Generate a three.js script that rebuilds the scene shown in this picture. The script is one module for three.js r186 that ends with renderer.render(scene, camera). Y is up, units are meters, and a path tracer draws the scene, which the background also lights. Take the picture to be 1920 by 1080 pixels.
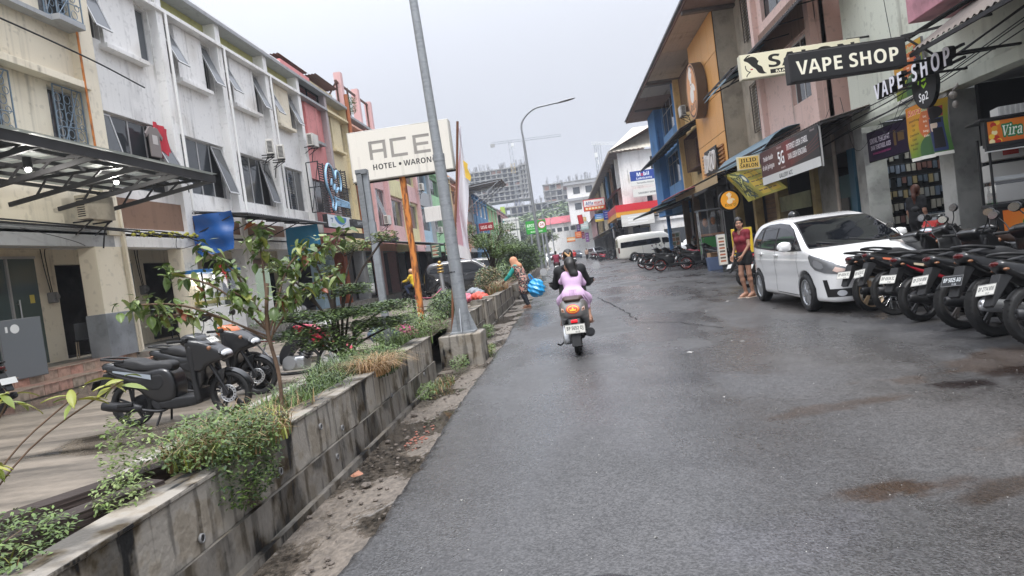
import * as THREE from 'three';
import { RoundedBoxGeometry } from 'three/addons/geometries/RoundedBoxGeometry.js';
import { mergeGeometries } from 'three/addons/utils/BufferGeometryUtils.js';
import { FontLoader } from 'three/addons/loaders/FontLoader.js';
import { TextGeometry } from 'three/addons/geometries/TextGeometry.js';
// ---------- camera, sky, sun, exposure ----------
const scene = new THREE.Scene();
const camera = new THREE.PerspectiveCamera(44.2,16 / 9,0.05,3000);
camera.position.set(0,1.42,0);
camera.rotation.order = 'YXZ';
camera.rotation.set(-2.224 * Math.PI / 180,4.54 * Math.PI / 180,-7.5 * Math.PI / 180);
const renderer = new THREE.WebGLRenderer({ antialias: true });
renderer.toneMapping = THREE.LinearToneMapping;
renderer.toneMappingExposure = 1.9;
renderer.shadowMap.enabled = true;
const V3 = (x, y, z) => new THREE.Vector3(x, y, z);
const sunDir = V3(0.08,1.0,0.5).normalize();
const sun = new THREE.DirectionalLight(new THREE.Color(1,0.97,0.93),1.5);
sun.position.copy(sunDir).multiplyScalar(120); sun.castShadow = true; sun.shadow.radius = 40;
sun.shadow.mapSize.set(2048,2048);
Object.assign(sun.shadow.camera, { left: -80, right: 80, top: 80, bottom: -80, near: 1, far: 400 });
scene.add(sun); scene.add(sun.target);
// seeded randomness and value noise
let seed = 12345;
const rnd = () => { seed = (seed * 1664525 + 1013904223) >>> 0; return seed / 4294967296; };
const rr = (a, b) => a + (b - a) * rnd();
const reseed = s => { seed = s >>> 0; };
const pick = a => a[Math.floor(rnd() * a.length)];
const hash = (x, y, s) => { let h = (x * 374761393 + y * 668265263 + s * 974711) | 0; h = Math.imul(h ^ (h >>> 13),1274126177); return ((h ^ (h >>> 16)) >>> 0) / 4294967296; };
const sm = t => t * t * (3 - 2 * t);
function vnoise(x, y, px, py, s) {            // tileable with the periods px, py
const xi = Math.floor(x), yi = Math.floor(y), fx = sm(x - xi), fy = sm(y - yi);
const m = (a, p) => ((a % p) + p) % p;
const a = hash(m(xi, px), m(yi, py), s), b = hash(m(xi + 1, px), m(yi, py), s), c = hash(m(xi, px), m(yi + 1, py), s), d = hash(m(xi + 1, px), m(yi + 1, py), s);
return a + (b - a) * fx + (c - a) * fy + (a - b - c + d) * fx * fy;
}
function fbm(u, v, f, oct, s, fy = f) { let t = 0, a = 0.5, n = 0; for (let i = 0; i < oct; i++) { t += a * vnoise(u * f, v * fy, f, fy, s + i); n += a; a *= 0.5; f *= 2; fy *= 2; } return t / n; }
const clamp = (x, a = 0, b = 1) => Math.min(b, Math.max(a, x));
const ss = (a, b, x) => sm(clamp((x - a) / (b - a)));
const mixn = (a, b, t) => a + (b - a) * t;
// overcast sky, computed
{
const W = 512, H = 256, d = new Float32Array(W * H * 4);
for (let j = 0; j < H; j++) for (let i = 0; i < W; i++) {
const v = j / (H - 1), el = (v - 0.5) * Math.PI, s = Math.max(0, Math.sin(el));
const c = fbm(i / W, v * 0.5,4,5,77), c2 = fbm(i / W, v * 0.5,8,4,31);
const cloud = (c - 0.5) * 0.22 + (c2 - 0.5) * 0.09;
let L = 0.475 + 1.75 * s ** 2.4 + 1.25 * cloud * Math.min(1, s * 5 + 0.3);
let r = L * 0.90, g = L * 0.94, b = L * 1.04;
if (el < 0) { const k = ss(0,-0.15, el); r = mixn(r, 0.16, k); g = mixn(g, 0.16, k); b = mixn(b, 0.17, k); }
d.set([r, g, b, 1], (j * W + i) * 4);
}
const t = new THREE.DataTexture(d, W, H, THREE.RGBAFormat, THREE.FloatType);
t.mapping = THREE.EquirectangularReflectionMapping; t.magFilter = t.minFilter = THREE.LinearFilter; t.wrapS = THREE.RepeatWrapping; t.needsUpdate = true;
scene.background = t; scene.environment = t; scene.environmentIntensity = 1.0;
}
scene.fog = new THREE.FogExp2(0xd7dce6,0.0007);
// ---------- textures ----------
function tex(n, fn, srgb = false, m = n) {   // fn(u,v) -> number or [r,g,b] in 0..1
const d = new Uint8Array(n * m * 4);
for (let j = 0; j < m; j++) for (let i = 0; i < n; i++) {
let c = fn((i + 0.5) / n, (j + 0.5) / m); if (typeof c === 'number') c = [c, c, c];
const o = (j * n + i) * 4; d[o] = clamp(c[0]) * 255; d[o + 1] = clamp(c[1]) * 255; d[o + 2] = clamp(c[2]) * 255; d[o + 3] = 255;
}
const t = new THREE.DataTexture(d, n, m, THREE.RGBAFormat, THREE.UnsignedByteType);
t.wrapS = t.wrapT = THREE.RepeatWrapping; t.magFilter = THREE.LinearFilter; t.minFilter = THREE.LinearMipmapLinearFilter; t.generateMipmaps = true;
if (srgb) t.colorSpace = THREE.SRGBColorSpace;
t.needsUpdate = true; return t;
}
const rep = (t, sx, sy = sx) => { const c = t.clone(); c.repeat.set(1 / sx, 1 / sy); c.needsUpdate = true; return c; };
// grey multipliers (linear)
const tMottle = tex(512, (u, v) => 0.62 + 0.38 * ss(0.25,0.7, fbm(u, v, 6,6,3)) - 0.10 * ss(0.6,0.75, fbm(u, v, 24,3,9)));
const tWall = tex(512, (u, v) => {               // painted plaster: rain streaks, blotches, grey bloom
const st = fbm(u, v, 40,3,5,3), st2 = fbm(u, v, 90,2,8,2), bl = fbm(u, v, 5,6,12), sp = fbm(u, v, 60,2,19);
let L = 0.99 - 0.36 * ss(0.58,0.84, st) * ss(0.4,0.65, bl) - 0.10 * ss(0.62,0.85, st2) - 0.20 * ss(0.55,0.85, bl) - 0.14 * ss(0.68,0.8, sp);
const w = 0.05 * ss(0.5,0.8, bl);
return [L, L - w * 0.4, L - w];
});
const tClean = tex(256, (u, v) => 0.92 + 0.08 * fbm(u, v, 8,5,4) - 0.05 * ss(0.62,0.8, fbm(u, v, 30,2,6)));
const tConc = tex(1024, (u, v) => {              // stained old concrete
const a = fbm(u, v, 4,7,21), b = fbm(u, v, 16,5,22), s = fbm(u, v, 30,3,23,4), p = fbm(u, v, 120,2,24);
let L = 1.05 - 0.74 * ss(0.42,0.56, a) - 0.22 * ss(0.5,0.75, b) - 0.55 * ss(0.5,0.7, s) + 0.10 * (p - 0.5);
const w = 0.08 * ss(0.4,0.7, b);
return [L, L - w * 0.5, L - w * 1.3];
});
const tConcB = tex(512, (u, v) => 0.5 * fbm(u, v, 40,4,41) + 0.5 * fbm(u, v, 8,5,42));
const tRust = tex(512, (u, v) => { const a = fbm(u, v, 6,5,51,3), b = fbm(u, v, 30,3,52,6), k = ss(0.42,0.62, a * 0.6 + b * 0.4); return [mixn(0.62,0.16, k), mixn(0.22,0.055, k), mixn(0.05,0.025, k)]; });
const tGalv = tex(256, (u, v) => 0.7 + 0.3 * fbm(u, v, 12,4,61) - 0.12 * ss(0.5,0.7, fbm(u, v, 6,3,62,24)));
const tGrain = tex(512, (u, v) => fbm(u, v, 128,2,71));
const tWood = tex(512, (u, v) => { const a = fbm(u, v, 4,4,81,60), b = fbm(u, v, 8,4,82); return 0.45 + 0.45 * a + 0.2 * (b - 0.5); });
// ---------- materials ----------
const lin = (r, g, b) => new THREE.Color().setRGB(r, g, b);
const col = c => Array.isArray(c) ? lin(...c) : new THREE.Color(c);
function M(c, rough = 0.8, o = {}) { return new THREE.MeshStandardMaterial({ color: col(c), roughness: rough, metalness: 0,...o }); }
function P(c, rough = 0.3, o = {}) { return new THREE.MeshPhysicalMaterial({ color: col(c), roughness: rough, ...o }); }
const tw7 = rep(tWall, 7), tc5 = rep(tClean, 3), tm3 = rep(tMottle, 3);
const wallM = (c, rough = 0.85) => M(c, rough, { map: tw7 });
const cleanM = (c, rough = 0.75) => M(c, rough, { map: tc5 });
const mottM = (c, rough = 0.85) => M(c, rough, { map: tm3 });
const mk = {
blackPl: M([0.009,0.009,0.0095],0.5), blackGloss: P([0.005,0.005,0.0055],0.32, { clearcoat: 0.5, clearcoatRoughness: 0.1 }), rubber: M([0.016,0.016,0.016],0.75, { map: tm3 }),
darkMetal: M([0.03,0.03,0.032],0.45, { metalness: 0.5 }), steelDark: mottM([0.022,0.021,0.022],0.6), alu: M([0.55,0.56,0.57],0.38, { metalness: 0.85 }), chrome: M([0.8,0.8,0.8],0.12, { metalness: 1 }),
galv: M([0.36,0.38,0.4],0.5, { metalness: 0.35, map: rep(tGalv, 0.6) }), rust: M(0xffffff, 0.8, { map: rep(tRust, 0.8) }), glassDark: P([0.006,0.007,0.009],0.04, { ior: 1.38 }),
pane: P([0.045,0.05,0.055],0.06), paneGrey: P([0.10,0.11,0.12],0.1), white: cleanM([0.78,0.78,0.76],0.6), dark: M([0.012,0.012,0.012],0.9), greyPl: M([0.18,0.18,0.18],0.6), plate: cleanM([0.75,0.75,0.72],0.5),
redLens: P([0.09,0.004,0.005],0.15), amber: P([0.22,0.10,0.05],0.2), lens: P([0.7,0.72,0.74],0.06, { metalness: 0.3 }), clear: P(0xffffff, 0.03, { transmission: 1, thickness: 0 }),
cable: M([0.012,0.012,0.014],0.7), wood: M([0.22,0.13,0.07],0.75, { map: rep(tWood, 1.2) }), seat: M([0.018,0.018,0.019],0.6), alumFrame: M([0.5,0.5,0.5],0.45, { metalness: 0.4 }),
skin: M([0.36,0.19,0.125],0.55), skin2: M([0.24,0.12,0.075],0.55), hair: M([0.010,0.008,0.007],0.45), leafV: P(0xffffff, 0.55, { vertexColors: true, side: THREE.DoubleSide, transmission: 0.25, thickness: 0 }),
};
// ---------- geometry helpers ----------
function prep(g) {
if (!g.attributes.normal) g.computeVertexNormals();
if (!g.attributes.uv) g.setAttribute('uv', new THREE.BufferAttribute(new Float32Array(g.attributes.position.count * 2),2));
for (const k of Object.keys(g.attributes)) if (!['position', 'normal', 'uv', 'color'].includes(k)) g.deleteAttribute(k);
g.morphAttributes = {}; return g;
}
function boxUV(g) {                              // uv in metres from the dominant axis
const p = g.attributes.position, n = g.attributes.normal, uv = g.attributes.uv;
for (let i = 0; i < p.count; i++) {
const ax = Math.abs(n.getX(i)), ay = Math.abs(n.getY(i)), az = Math.abs(n.getZ(i));
if (ay >= ax && ay >= az) uv.setXY(i, p.getX(i), p.getZ(i)); else if (ax >= az) uv.setXY(i, p.getZ(i), p.getY(i)); else uv.setXY(i, p.getX(i), p.getY(i));
}
}
function merge(gs) {
gs = gs.flat(9).filter(Boolean).map(prep);
const anyC = gs.some(g => g.attributes.color);
if (anyC) for (const g of gs) if (!g.attributes.color) g.setAttribute('color', new THREE.BufferAttribute(new Float32Array(g.attributes.position.count * 3).fill(1),3));
if (gs.length === 1) return gs[0];
if (gs.some(g => !g.index)) gs = gs.map(g => g.index ? g.toNonIndexed() : g);
return mergeGeometries(gs, false);
}
function mesh(name, gs, m, parent = scene, o = {}) {
const g = merge([gs]); if (!o.keepUV) boxUV(g);
const r = new THREE.Mesh(g, m); r.name = o.top === false ? name : numbered(name, parent); r.castShadow = r.receiveShadow = true;
if (o.kind) r.userData.kind = o.kind;
if (o.label) r.userData.label = o.label;
(parent || scene).add(r); return r;
}
const names = {};
function numbered(n, parent = scene) { if (parent !== scene) return n; const k = names[n] = (names[n] ?? -1) + 1; return k ? `${n}_${String(k).padStart(3, '0')}` : n; }
function struct(name, gs, m, o = {}) { const r = mesh(name, gs, m, scene, o); r.userData.kind = 'structure'; return r; }
function thing(name, label, category, p = [0,0,0], ry = 0, group) {
const o = new THREE.Group(); o.name = numbered(name); o.position.set(...p); o.rotation.y = ry; o.userData = { label, category }; if (group) o.userData.group = group; scene.add(o); return o;
}
function tag(o, label, category, group) { Object.assign(o.userData, { label, category }); if (group) o.userData.group = group; return o; }
function copyOf(root, label, p, ry = 0, swap) {  // a copy of a thing under the next number, with its own label
const r = root.clone(); r.name = numbered(root.name.replace(/_\d{3}$/, '')); r.userData = { ...root.userData, label }; r.position.set(...p); r.rotation.set(0, ry, 0); scene.add(r);
if (swap) r.traverse(c => { if (c.isMesh && swap.has(c.material)) c.material = swap.get(c.material); });
return r;
}
const bb = (x0, x1, y0, y1, z0, z1, r = 0) => { const w = Math.abs(x1 - x0), h = Math.abs(y1 - y0), d = Math.abs(z1 - z0); const g = r ? new RoundedBoxGeometry(w, h, d, 2, Math.min(r, w / 2.01, h / 2.01, d / 2.01)) : new THREE.BoxGeometry(w, h, d); g.translate((x0 + x1) / 2, (y0 + y1) / 2, (z0 + z1) / 2); return g; };
function bar(a, b, r0, r1 = r0, n = 10, open = false) {
const A = V3(...a), B = V3(...b), d = B.clone().sub(A), g = new THREE.CylinderGeometry(r1, r0, d.length(), n, 1, open);
g.applyQuaternion(new THREE.Quaternion().setFromUnitVectors(V3(0,1,0), d.clone().normalize())); g.translate(...A.add(B).multiplyScalar(0.5).toArray()); return g;
}
function beam(a, b, w, h = w) {                  // box-section bar; h vertical-ish
const A = V3(...a), B = V3(...b), d = B.clone().sub(A), L = d.length(), g = new THREE.BoxGeometry(w, h, L);
const m = new THREE.Matrix4(), z = d.normalize(), up = Math.abs(z.y) > 0.98 ? V3(1,0,0) : V3(0,1,0), x = up.clone().cross(z).normalize(), y = z.clone().cross(x);
m.makeBasis(x, y, z); g.applyMatrix4(m); g.translate(...A.add(B).multiplyScalar(0.5).toArray()); return g;
}
const tube = (pts, r, seg = 24, n = 8, closed = false) => new THREE.TubeGeometry(new THREE.CatmullRomCurve3(pts.map(p => V3(...p)), closed, 'catmullrom', 0.5), seg, r, n, closed);
const lathe = (pts, n = 24) => new THREE.LatheGeometry(pts.map(p => new THREE.Vector2(...p)), n);
const shape = pts => new THREE.Shape(pts.map(p => new THREE.Vector2(...p)));
function extr(pts, d, bevel = 0, o = {}) {       // polygon in xy, extruded along z, centred
const s = pts.isShape || pts instanceof THREE.Shape ? pts : shape(pts);
const g = new THREE.ExtrudeGeometry(s, { depth: d - 2 * bevel, bevelEnabled: bevel > 0, bevelThickness: bevel, bevelSize: bevel, bevelOffset: -bevel, bevelSegments: 2, curveSegments: 12,...o });
g.translate(0,0,-d / 2 + bevel); return g;
}
const T = (g, x, y, z, rx = 0, ry = 0, rz = 0) => { if (rx) g.rotateX(rx); if (ry) g.rotateY(ry); if (rz) g.rotateZ(rz); return g.translate(x, y, z); };
function sph(x, y, z, rx, ry = rx, rz = rx, n = 14) { const g = new THREE.SphereGeometry(1, n, Math.ceil(n * 0.7)); g.scale(rx, ry, rz); g.computeVertexNormals(); return g.translate(x, y, z); }
function disc(r, t, n = 28) { const g = new THREE.CylinderGeometry(r, r, t, n); return g; }
function plane(w, h) { return new THREE.PlaneGeometry(w, h); }
function grid(nu, nv, f) {                       // surface f(u,v) -> [x,y,z]
const p = [], uv = [], ix = [];
for (let j = 0; j <= nv; j++) for (let i = 0; i <= nu; i++) { p.push(...f(i / nu, j / nv)); uv.push(i / nu, j / nv); }
for (let j = 0; j < nv; j++) for (let i = 0; i < nu; i++) { const a = j * (nu + 1) + i, b = a + 1, c = a + nu + 1, d = c + 1; ix.push(a, b, d, a, d, c); }
const g = new THREE.BufferGeometry(); g.setAttribute('position', new THREE.Float32BufferAttribute(p, 3)); g.setAttribute('uv', new THREE.Float32BufferAttribute(uv, 2)); g.setIndex(ix); g.computeVertexNormals(); return g;
}
function corr(w, l, pitch = 0.2, amp = 0.025, th = 0) { // corrugated sheet: waves across x, length along z, in the xz plane
const n = Math.max(4, Math.round(w / pitch) * 6); return grid(n, 1, (u, v) => [(u - 0.5) * w, amp * Math.sin(u * w / pitch * 6.2832), (v - 0.5) * l]);
}
// signs: canvas faces
function canvasTex(w, h, draw) {
const c = document.createElement('canvas'); c.width = w; c.height = h; const x = c.getContext('2d'); draw(x, w, h);
const t = new THREE.CanvasTexture(c); t.colorSpace = THREE.SRGBColorSpace; return t;
}
const face = (w, h, draw, px = 512, rough = 0.55, o = {}) => M(0xffffff, rough, { map: canvasTex(px, Math.round(px * h / w), draw),...o });
function txt(x, s, px, py, size, color, o = {}) {  // text fitted to a width
x.save(); x.font = `${o.style || ''} ${o.weight || 'bold'} ${size}px ${o.font || 'sans-serif'}`; x.fillStyle = color; x.textAlign = o.align || 'center'; x.textBaseline = 'middle';
x.translate(px, py); if (o.rot) x.rotate(o.rot); const m = x.measureText(s).width; if (o.fit) x.scale(o.fit / m, 1); if (o.sx) x.scale(o.sx, 1);
if (o.stroke) { x.lineWidth = o.lw || size / 6; x.strokeStyle = o.stroke; x.lineJoin = 'round'; x.strokeText(s, 0,0); }
x.fillText(s, 0,0); x.restore();
}
// ---------- distance fields meshed with surface nets ----------
function nets(F, nx, ny, nz, o, c) {             // F: Float32Array of distances at the nodes
const id = new Int32Array(nx * ny * nz).fill(-1), pos = [], ix = [], at = (i, j, k) => F[i + nx * (j + ny * k)];
for (let k = 0; k < nz - 1; k++) for (let j = 0; j < ny - 1; j++) for (let i = 0; i < nx - 1; i++) {
const b = i + nx * (j + ny * k), s = F[b] < 0;
if ((F[b + 1] < 0) === s && (F[b + nx] < 0) === s && (F[b + nx + 1] < 0) === s && (F[b + nx * ny] < 0) === s && (F[b + nx * ny + 1] < 0) === s && (F[b + nx * ny + nx] < 0) === s && (F[b + nx * ny + nx + 1] < 0) === s) continue;
let X = 0, Y = 0, Z = 0, n = 0;
for (let e = 0; e < 12; e++) {
const ax = e >> 2, q = e & 3, a = [0,0,0]; a[(ax + 1) % 3] = q & 1; a[(ax + 2) % 3] = q >> 1; const d = a.slice(); d[ax] = 1;
const fa = at(i + a[0], j + a[1], k + a[2]), fb = at(i + d[0], j + d[1], k + d[2]);
if ((fa < 0) === (fb < 0)) continue; const t = fa / (fa - fb); X += a[0] + (d[0] - a[0]) * t; Y += a[1] + (d[1] - a[1]) * t; Z += a[2] + (d[2] - a[2]) * t; n++;
}
id[b] = pos.length / 3; pos.push(o[0] + (i + X / n) * c, o[1] + (j + Y / n) * c, o[2] + (k + Z / n) * c);
}
const st = [1, nx, nx * ny];
for (let k = 1; k < nz - 1; k++) for (let j = 1; j < ny - 1; j++) for (let i = 1; i < nx - 1; i++) {
const b = i + nx * (j + ny * k);
for (let a = 0; a < 3; a++) {
const s0 = F[b] < 0, s1 = F[b + st[a]] < 0; if (s0 === s1) continue;
const u = st[(a + 1) % 3], v = st[(a + 2) % 3], q = [id[b], id[b - u], id[b - u - v], id[b - v]];
if (q.some(x => x < 0)) continue;
if (s0) ix.push(q[0], q[1], q[2], q[0], q[2], q[3]); else ix.push(q[0], q[2], q[1], q[0], q[3], q[2]);
}
}
const g = new THREE.BufferGeometry(); g.setAttribute('position', new THREE.Float32BufferAttribute(pos, 3)); g.setIndex(ix); g.computeVertexNormals(); return g;
}
const smin = (a, b, k) => { const h = Math.max(k - Math.abs(a - b),0) / k; return Math.min(a, b) - h * h * k * 0.25; };
const smax = (a, b, k) => -smin(-a, -b, k);
// bodies: a list of tapered capsules [ax,ay,az, bx,by,bz, ra, rb, k] and ellipsoids {c, r, k, rot}
function capD(px, py, pz, b) {
const dx = b[3] - b[0], dy = b[4] - b[1], dz = b[5] - b[2], l = dx * dx + dy * dy + dz * dz || 1e-9;
const t = clamp(((px - b[0]) * dx + (py - b[1]) * dy + (pz - b[2]) * dz) / l), x = px - b[0] - dx * t, y = py - b[1] - dy * t, z = pz - b[2] - dz * t;
return Math.sqrt(x * x + y * y + z * z) - (b[6] + (b[7] - b[6]) * t);
}
function blob(list, cell, k0 = 0.03, post) {     // list items: capsule arrays or {c,r,k,cut}
let lo = [1e9,1e9,1e9], hi = [-1e9,-1e9,-1e9];
const bx = list.map(b => {
const L = [], H = [];
for (let i = 0; i < 3; i++) if (Array.isArray(b)) { const r = Math.max(b[6], b[7]); L[i] = Math.min(b[i], b[i + 3]) - r; H[i] = Math.max(b[i], b[i + 3]) + r; } else { L[i] = b.c[i] - b.r[i]; H[i] = b.c[i] + b.r[i]; }
if (!b.cut) for (let i = 0; i < 3; i++) { lo[i] = Math.min(lo[i], L[i]); hi[i] = Math.max(hi[i], H[i]); }
return [L, H];
});
const m = cell * 2.2; lo = lo.map(x => x - m); hi = hi.map(x => x + m);
const n = [0,1,2].map(i => Math.ceil((hi[i] - lo[i]) / cell) + 1), F = new Float32Array(n[0] * n[1] * n[2]).fill(1);
list.forEach((b, q) => {
const k = (Array.isArray(b) ? b[8] : b.k) ?? k0, e = k + cell * 2,[L, H] = bx[q];
const a = [0,1,2].map(i => Math.max(0, Math.floor((L[i] - e - lo[i]) / cell))), z = [0,1,2].map(i => Math.min(n[i] - 1, Math.ceil((H[i] + e - lo[i]) / cell)));
for (let kk = a[2]; kk <= z[2]; kk++) for (let j = a[1]; j <= z[1]; j++) for (let i = a[0]; i <= z[0]; i++) {
const x = lo[0] + i * cell, y = lo[1] + j * cell, w = lo[2] + kk * cell; let d;
if (Array.isArray(b)) d = capD(x, y, w, b);
else {
let X = x - b.c[0], Y = y - b.c[1], Z = w - b.c[2];
if (b.rz) { const c = Math.cos(b.rz), s = Math.sin(b.rz), t = X * c + Y * s; Y = -X * s + Y * c; X = t; }
if (b.rx) { const c = Math.cos(b.rx), s = Math.sin(b.rx), t = Y * c + Z * s; Z = -Y * s + Z * c; Y = t; }
const kx = X / b.r[0], ky = Y / b.r[1], kz = Z / b.r[2], k1 = Math.sqrt(kx * kx + ky * ky + kz * kz), g = Math.sqrt((kx / b.r[0]) ** 2 + (ky / b.r[1]) ** 2 + (kz / b.r[2]) ** 2) || 1e-6;
d = k1 * (k1 - 1) / g; if (k1 < 1e-4) d = -Math.min(...b.r);
}
const p = i + n[0] * (j + n[1] * kk); F[p] = b.cut ? smax(F[p],-d, k) : smin(F[p], d, k);
}
});
if (post) for (let kk = 0, p = 0; kk < n[2]; kk++) for (let j = 0; j < n[1]; j++) for (let i = 0; i < n[0]; i++, p++) if (Math.abs(F[p]) < 0.12) F[p] = post(lo[0] + i * cell, lo[1] + j * cell, lo[2] + kk * cell, F[p]);
for (let kk = 0, p = 0; kk < n[2]; kk++) for (let j = 0; j < n[1]; j++) for (let i = 0; i < n[0]; i++, p++) if (!i || !j || !kk || i === n[0] - 1 || j === n[1] - 1 || kk === n[2] - 1) F[p] = Math.max(F[p], cell * 0.5);
return nets(F, n[0], n[1], n[2], lo, cell);
}
// 2-D signed distance of a closed polygon, sampled on a grid for fast look-up
function polySDF(pts, cell = 0.01) {
let x0 = 1e9, y0 = 1e9, x1 = -1e9, y1 = -1e9; for (const [x, y] of pts) { x0 = Math.min(x0, x); y0 = Math.min(y0, y); x1 = Math.max(x1, x); y1 = Math.max(y1, y); }
const pad = 0.15; x0 -= pad; y0 -= pad; x1 += pad; y1 += pad;
const nx = Math.ceil((x1 - x0) / cell) + 1, ny = Math.ceil((y1 - y0) / cell) + 1, D = new Float32Array(nx * ny);
for (let j = 0; j < ny; j++) for (let i = 0; i < nx; i++) {
const px = x0 + i * cell, py = y0 + j * cell; let d = 1e9, s = 1;
for (let a = 0, b = pts.length - 1; a < pts.length; b = a++) {
const ex = pts[b][0] - pts[a][0], ey = pts[b][1] - pts[a][1], wx = px - pts[a][0], wy = py - pts[a][1], t = clamp((wx * ex + wy * ey) / (ex * ex + ey * ey || 1e-12)), bx = wx - ex * t, by = wy - ey * t;
d = Math.min(d, bx * bx + by * by);
const c1 = py >= pts[a][1], c2 = py < pts[b][1], c3 = ex * wy > ey * wx; if ((c1 && c2 && c3) || (!c1 && !c2 && !c3)) s = -s;
}
D[j * nx + i] = s * Math.sqrt(d);
}
return (x, y) => {
const fx = clamp((x - x0) / cell, 0, nx - 1.001), fy = clamp((y - y0) / cell, 0, ny - 1.001), i = fx | 0, j = fy | 0, u = fx - i, v = fy - j, o = j * nx + i;
const e = Math.hypot(x - clamp(x, x0, x1), y - clamp(y, y0, y1));
return (D[o] * (1 - u) + D[o + 1] * u) * (1 - v) + (D[o + nx] * (1 - u) + D[o + nx + 1] * u) * v + e;
};
}
const spl = (pts, n = 6, closed = true) => { const c = new THREE.CatmullRomCurve3(pts.map(p => V3(p[0], p[1],0)), closed, 'centripetal'); return c.getPoints(pts.length * n).slice(0, closed ? -1 : undefined).map(p => [p.x, p.y]); };
function field(f, lo, hi, cell) {                // mesh any f(x,y,z)
const n = [0,1,2].map(i => Math.ceil((hi[i] - lo[i]) / cell) + 1), F = new Float32Array(n[0] * n[1] * n[2]);
for (let k = 0, p = 0; k < n[2]; k++) for (let j = 0; j < n[1]; j++) for (let i = 0; i < n[0]; i++, p++) F[p] = f(lo[0] + i * cell, lo[1] + j * cell, lo[2] + k * cell);
return nets(F, n[0], n[1], n[2], lo, cell);
}
// a panel with a side outline (xy), a half width that may vary with x and y, and rounded edges; mirrored about z = 0
function panel(pts, hw, o = {}) {
const cell = o.cell ?? 0.014, k = o.k ?? 0.04, sd = polySDF(o.sharp ? pts : spl(pts, 5), cell * 0.8), W = typeof hw === 'function' ? hw : () => hw;
let x0 = 1e9, y0 = 1e9, x1 = -1e9, y1 = -1e9, w = 0; for (const [x, y] of pts) { x0 = Math.min(x0, x); y0 = Math.min(y0, y); x1 = Math.max(x1, x); y1 = Math.max(y1, y); w = Math.max(w, W(x, y)); }
const m = cell * 3 + 0.02; w += 0.04;
return field((x, y, z) => { let d = smax(sd(x, y), Math.abs(z) - W(x, y), k); if (o.cut) d = smax(d, -o.cut(x, y, z),0.012); return d; }, [x0 - m, y0 - m, -w - m],[x1 + m, y1 + m, w + m], cell);
}
// ray-march a point onto a field along dir, then lift it
function project(f, p, dir, lift) {
let [x, y, z] = p; for (let i = 0; i < 60; i++) { const d = f(x, y, z); if (d < 0.0008) break; const s = Math.max(d * 0.7,0.0006); x += dir[0] * s; y += dir[1] * s; z += dir[2] * s; }
return [x - dir[0] * lift, y - dir[1] * lift, z - dir[2] * lift];
}
// a thin skin over a field: the outline lies in a plane (ax, ay are the two in-plane axes), marched along dir
function skinPatch(f, pts, place, dir, lift, step = 0.03) {
const sh = shape(pts); let x0 = 1e9, y0 = 1e9, x1 = -1e9, y1 = -1e9; for (const [x, y] of pts) { x0 = Math.min(x0, x); y0 = Math.min(y0, y); x1 = Math.max(x1, x); y1 = Math.max(y1, y); }
// cut the polygon into cells by clipping it against each grid square
const pos = [], ix = [], key = new Map();
const clip = (poly, ax, v, keepLess) => { const out = []; for (let i = 0; i < poly.length; i++) { const a = poly[i], b = poly[(i + 1) % poly.length], ia = keepLess ? a[ax] <= v : a[ax] >= v, ib = keepLess ? b[ax] <= v : b[ax] >= v; if (ia) out.push(a); if (ia !== ib) { const t = (v - a[ax]) / (b[ax] - a[ax]); out.push([a[0] + (b[0] - a[0]) * t, a[1] + (b[1] - a[1]) * t]); } } return out; };
const put = p => { const k = Math.round(p[0] * 2e4) + ',' + Math.round(p[1] * 2e4); if (!key.has(k)) { key.set(k, pos.length / 3); pos.push(...project(f, place(p[0], p[1]), dir, lift)); } return key.get(k); };
const tris = THREE.ShapeUtils.triangulateShape(sh.extractPoints(1).shape, []), P2 = sh.extractPoints(1).shape.map(p => [p.x, p.y]);
for (const t of tris) {
const tri = t.map(i => P2[i]), ax0 = Math.min(...tri.map(p => p[0])), ax1 = Math.max(...tri.map(p => p[0]));
for (let gx = Math.floor(ax0 / step); gx * step < ax1; gx++) {
let s = clip(clip(tri, 0, gx * step, false),0, (gx + 1) * step, true); if (s.length < 3) continue;
const ay0 = Math.min(...s.map(p => p[1])), ay1 = Math.max(...s.map(p => p[1]));
for (let gy = Math.floor(ay0 / step); gy * step < ay1; gy++) {
const q = clip(clip(s, 1, gy * step, false),1, (gy + 1) * step, true); if (q.length < 3) continue;
const id = q.map(put); for (let i = 1; i < id.length - 1; i++) if (id[0] !== id[i] && id[i] !== id[i + 1] && id[0] !== id[i + 1]) ix.push(id[0], id[i], id[i + 1]);
}
}
}
let dt = 0; const q = i => V3(pos[3 * i], pos[3 * i + 1], pos[3 * i + 2]); for (let i = 0; i < ix.length; i += 3) { const a = q(ix[i]); dt += q(ix[i + 1]).sub(a).cross(q(ix[i + 2]).sub(a)).dot(V3(...dir)); }
if (dt > 0) for (let i = 0; i < ix.length; i += 3) { const t = ix[i]; ix[i] = ix[i + 1]; ix[i + 1] = t; }
const g = new THREE.BufferGeometry(); g.setAttribute('position', new THREE.Float32BufferAttribute(pos, 3)); g.setIndex(ix); g.computeVertexNormals(); return g;
}
// normals from the field itself, for clean reflections
function fieldNormals(g, f, e = 0.004) {
const p = g.attributes.position, n = new Float32Array(p.count * 3);
for (let i = 0; i < p.count; i++) { const x = p.getX(i), y = p.getY(i), z = p.getZ(i); const v = [f(x + e, y, z) - f(x - e, y, z), f(x, y + e, z) - f(x, y - e, z), f(x, y, z + e) - f(x, y, z - e)], l = Math.hypot(...v) || 1; n[3 * i] = v[0] / l; n[3 * i + 1] = v[1] / l; n[3 * i + 2] = v[2] / l; }
g.setAttribute('normal', new THREE.BufferAttribute(n, 3)); return g;
}
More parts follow.
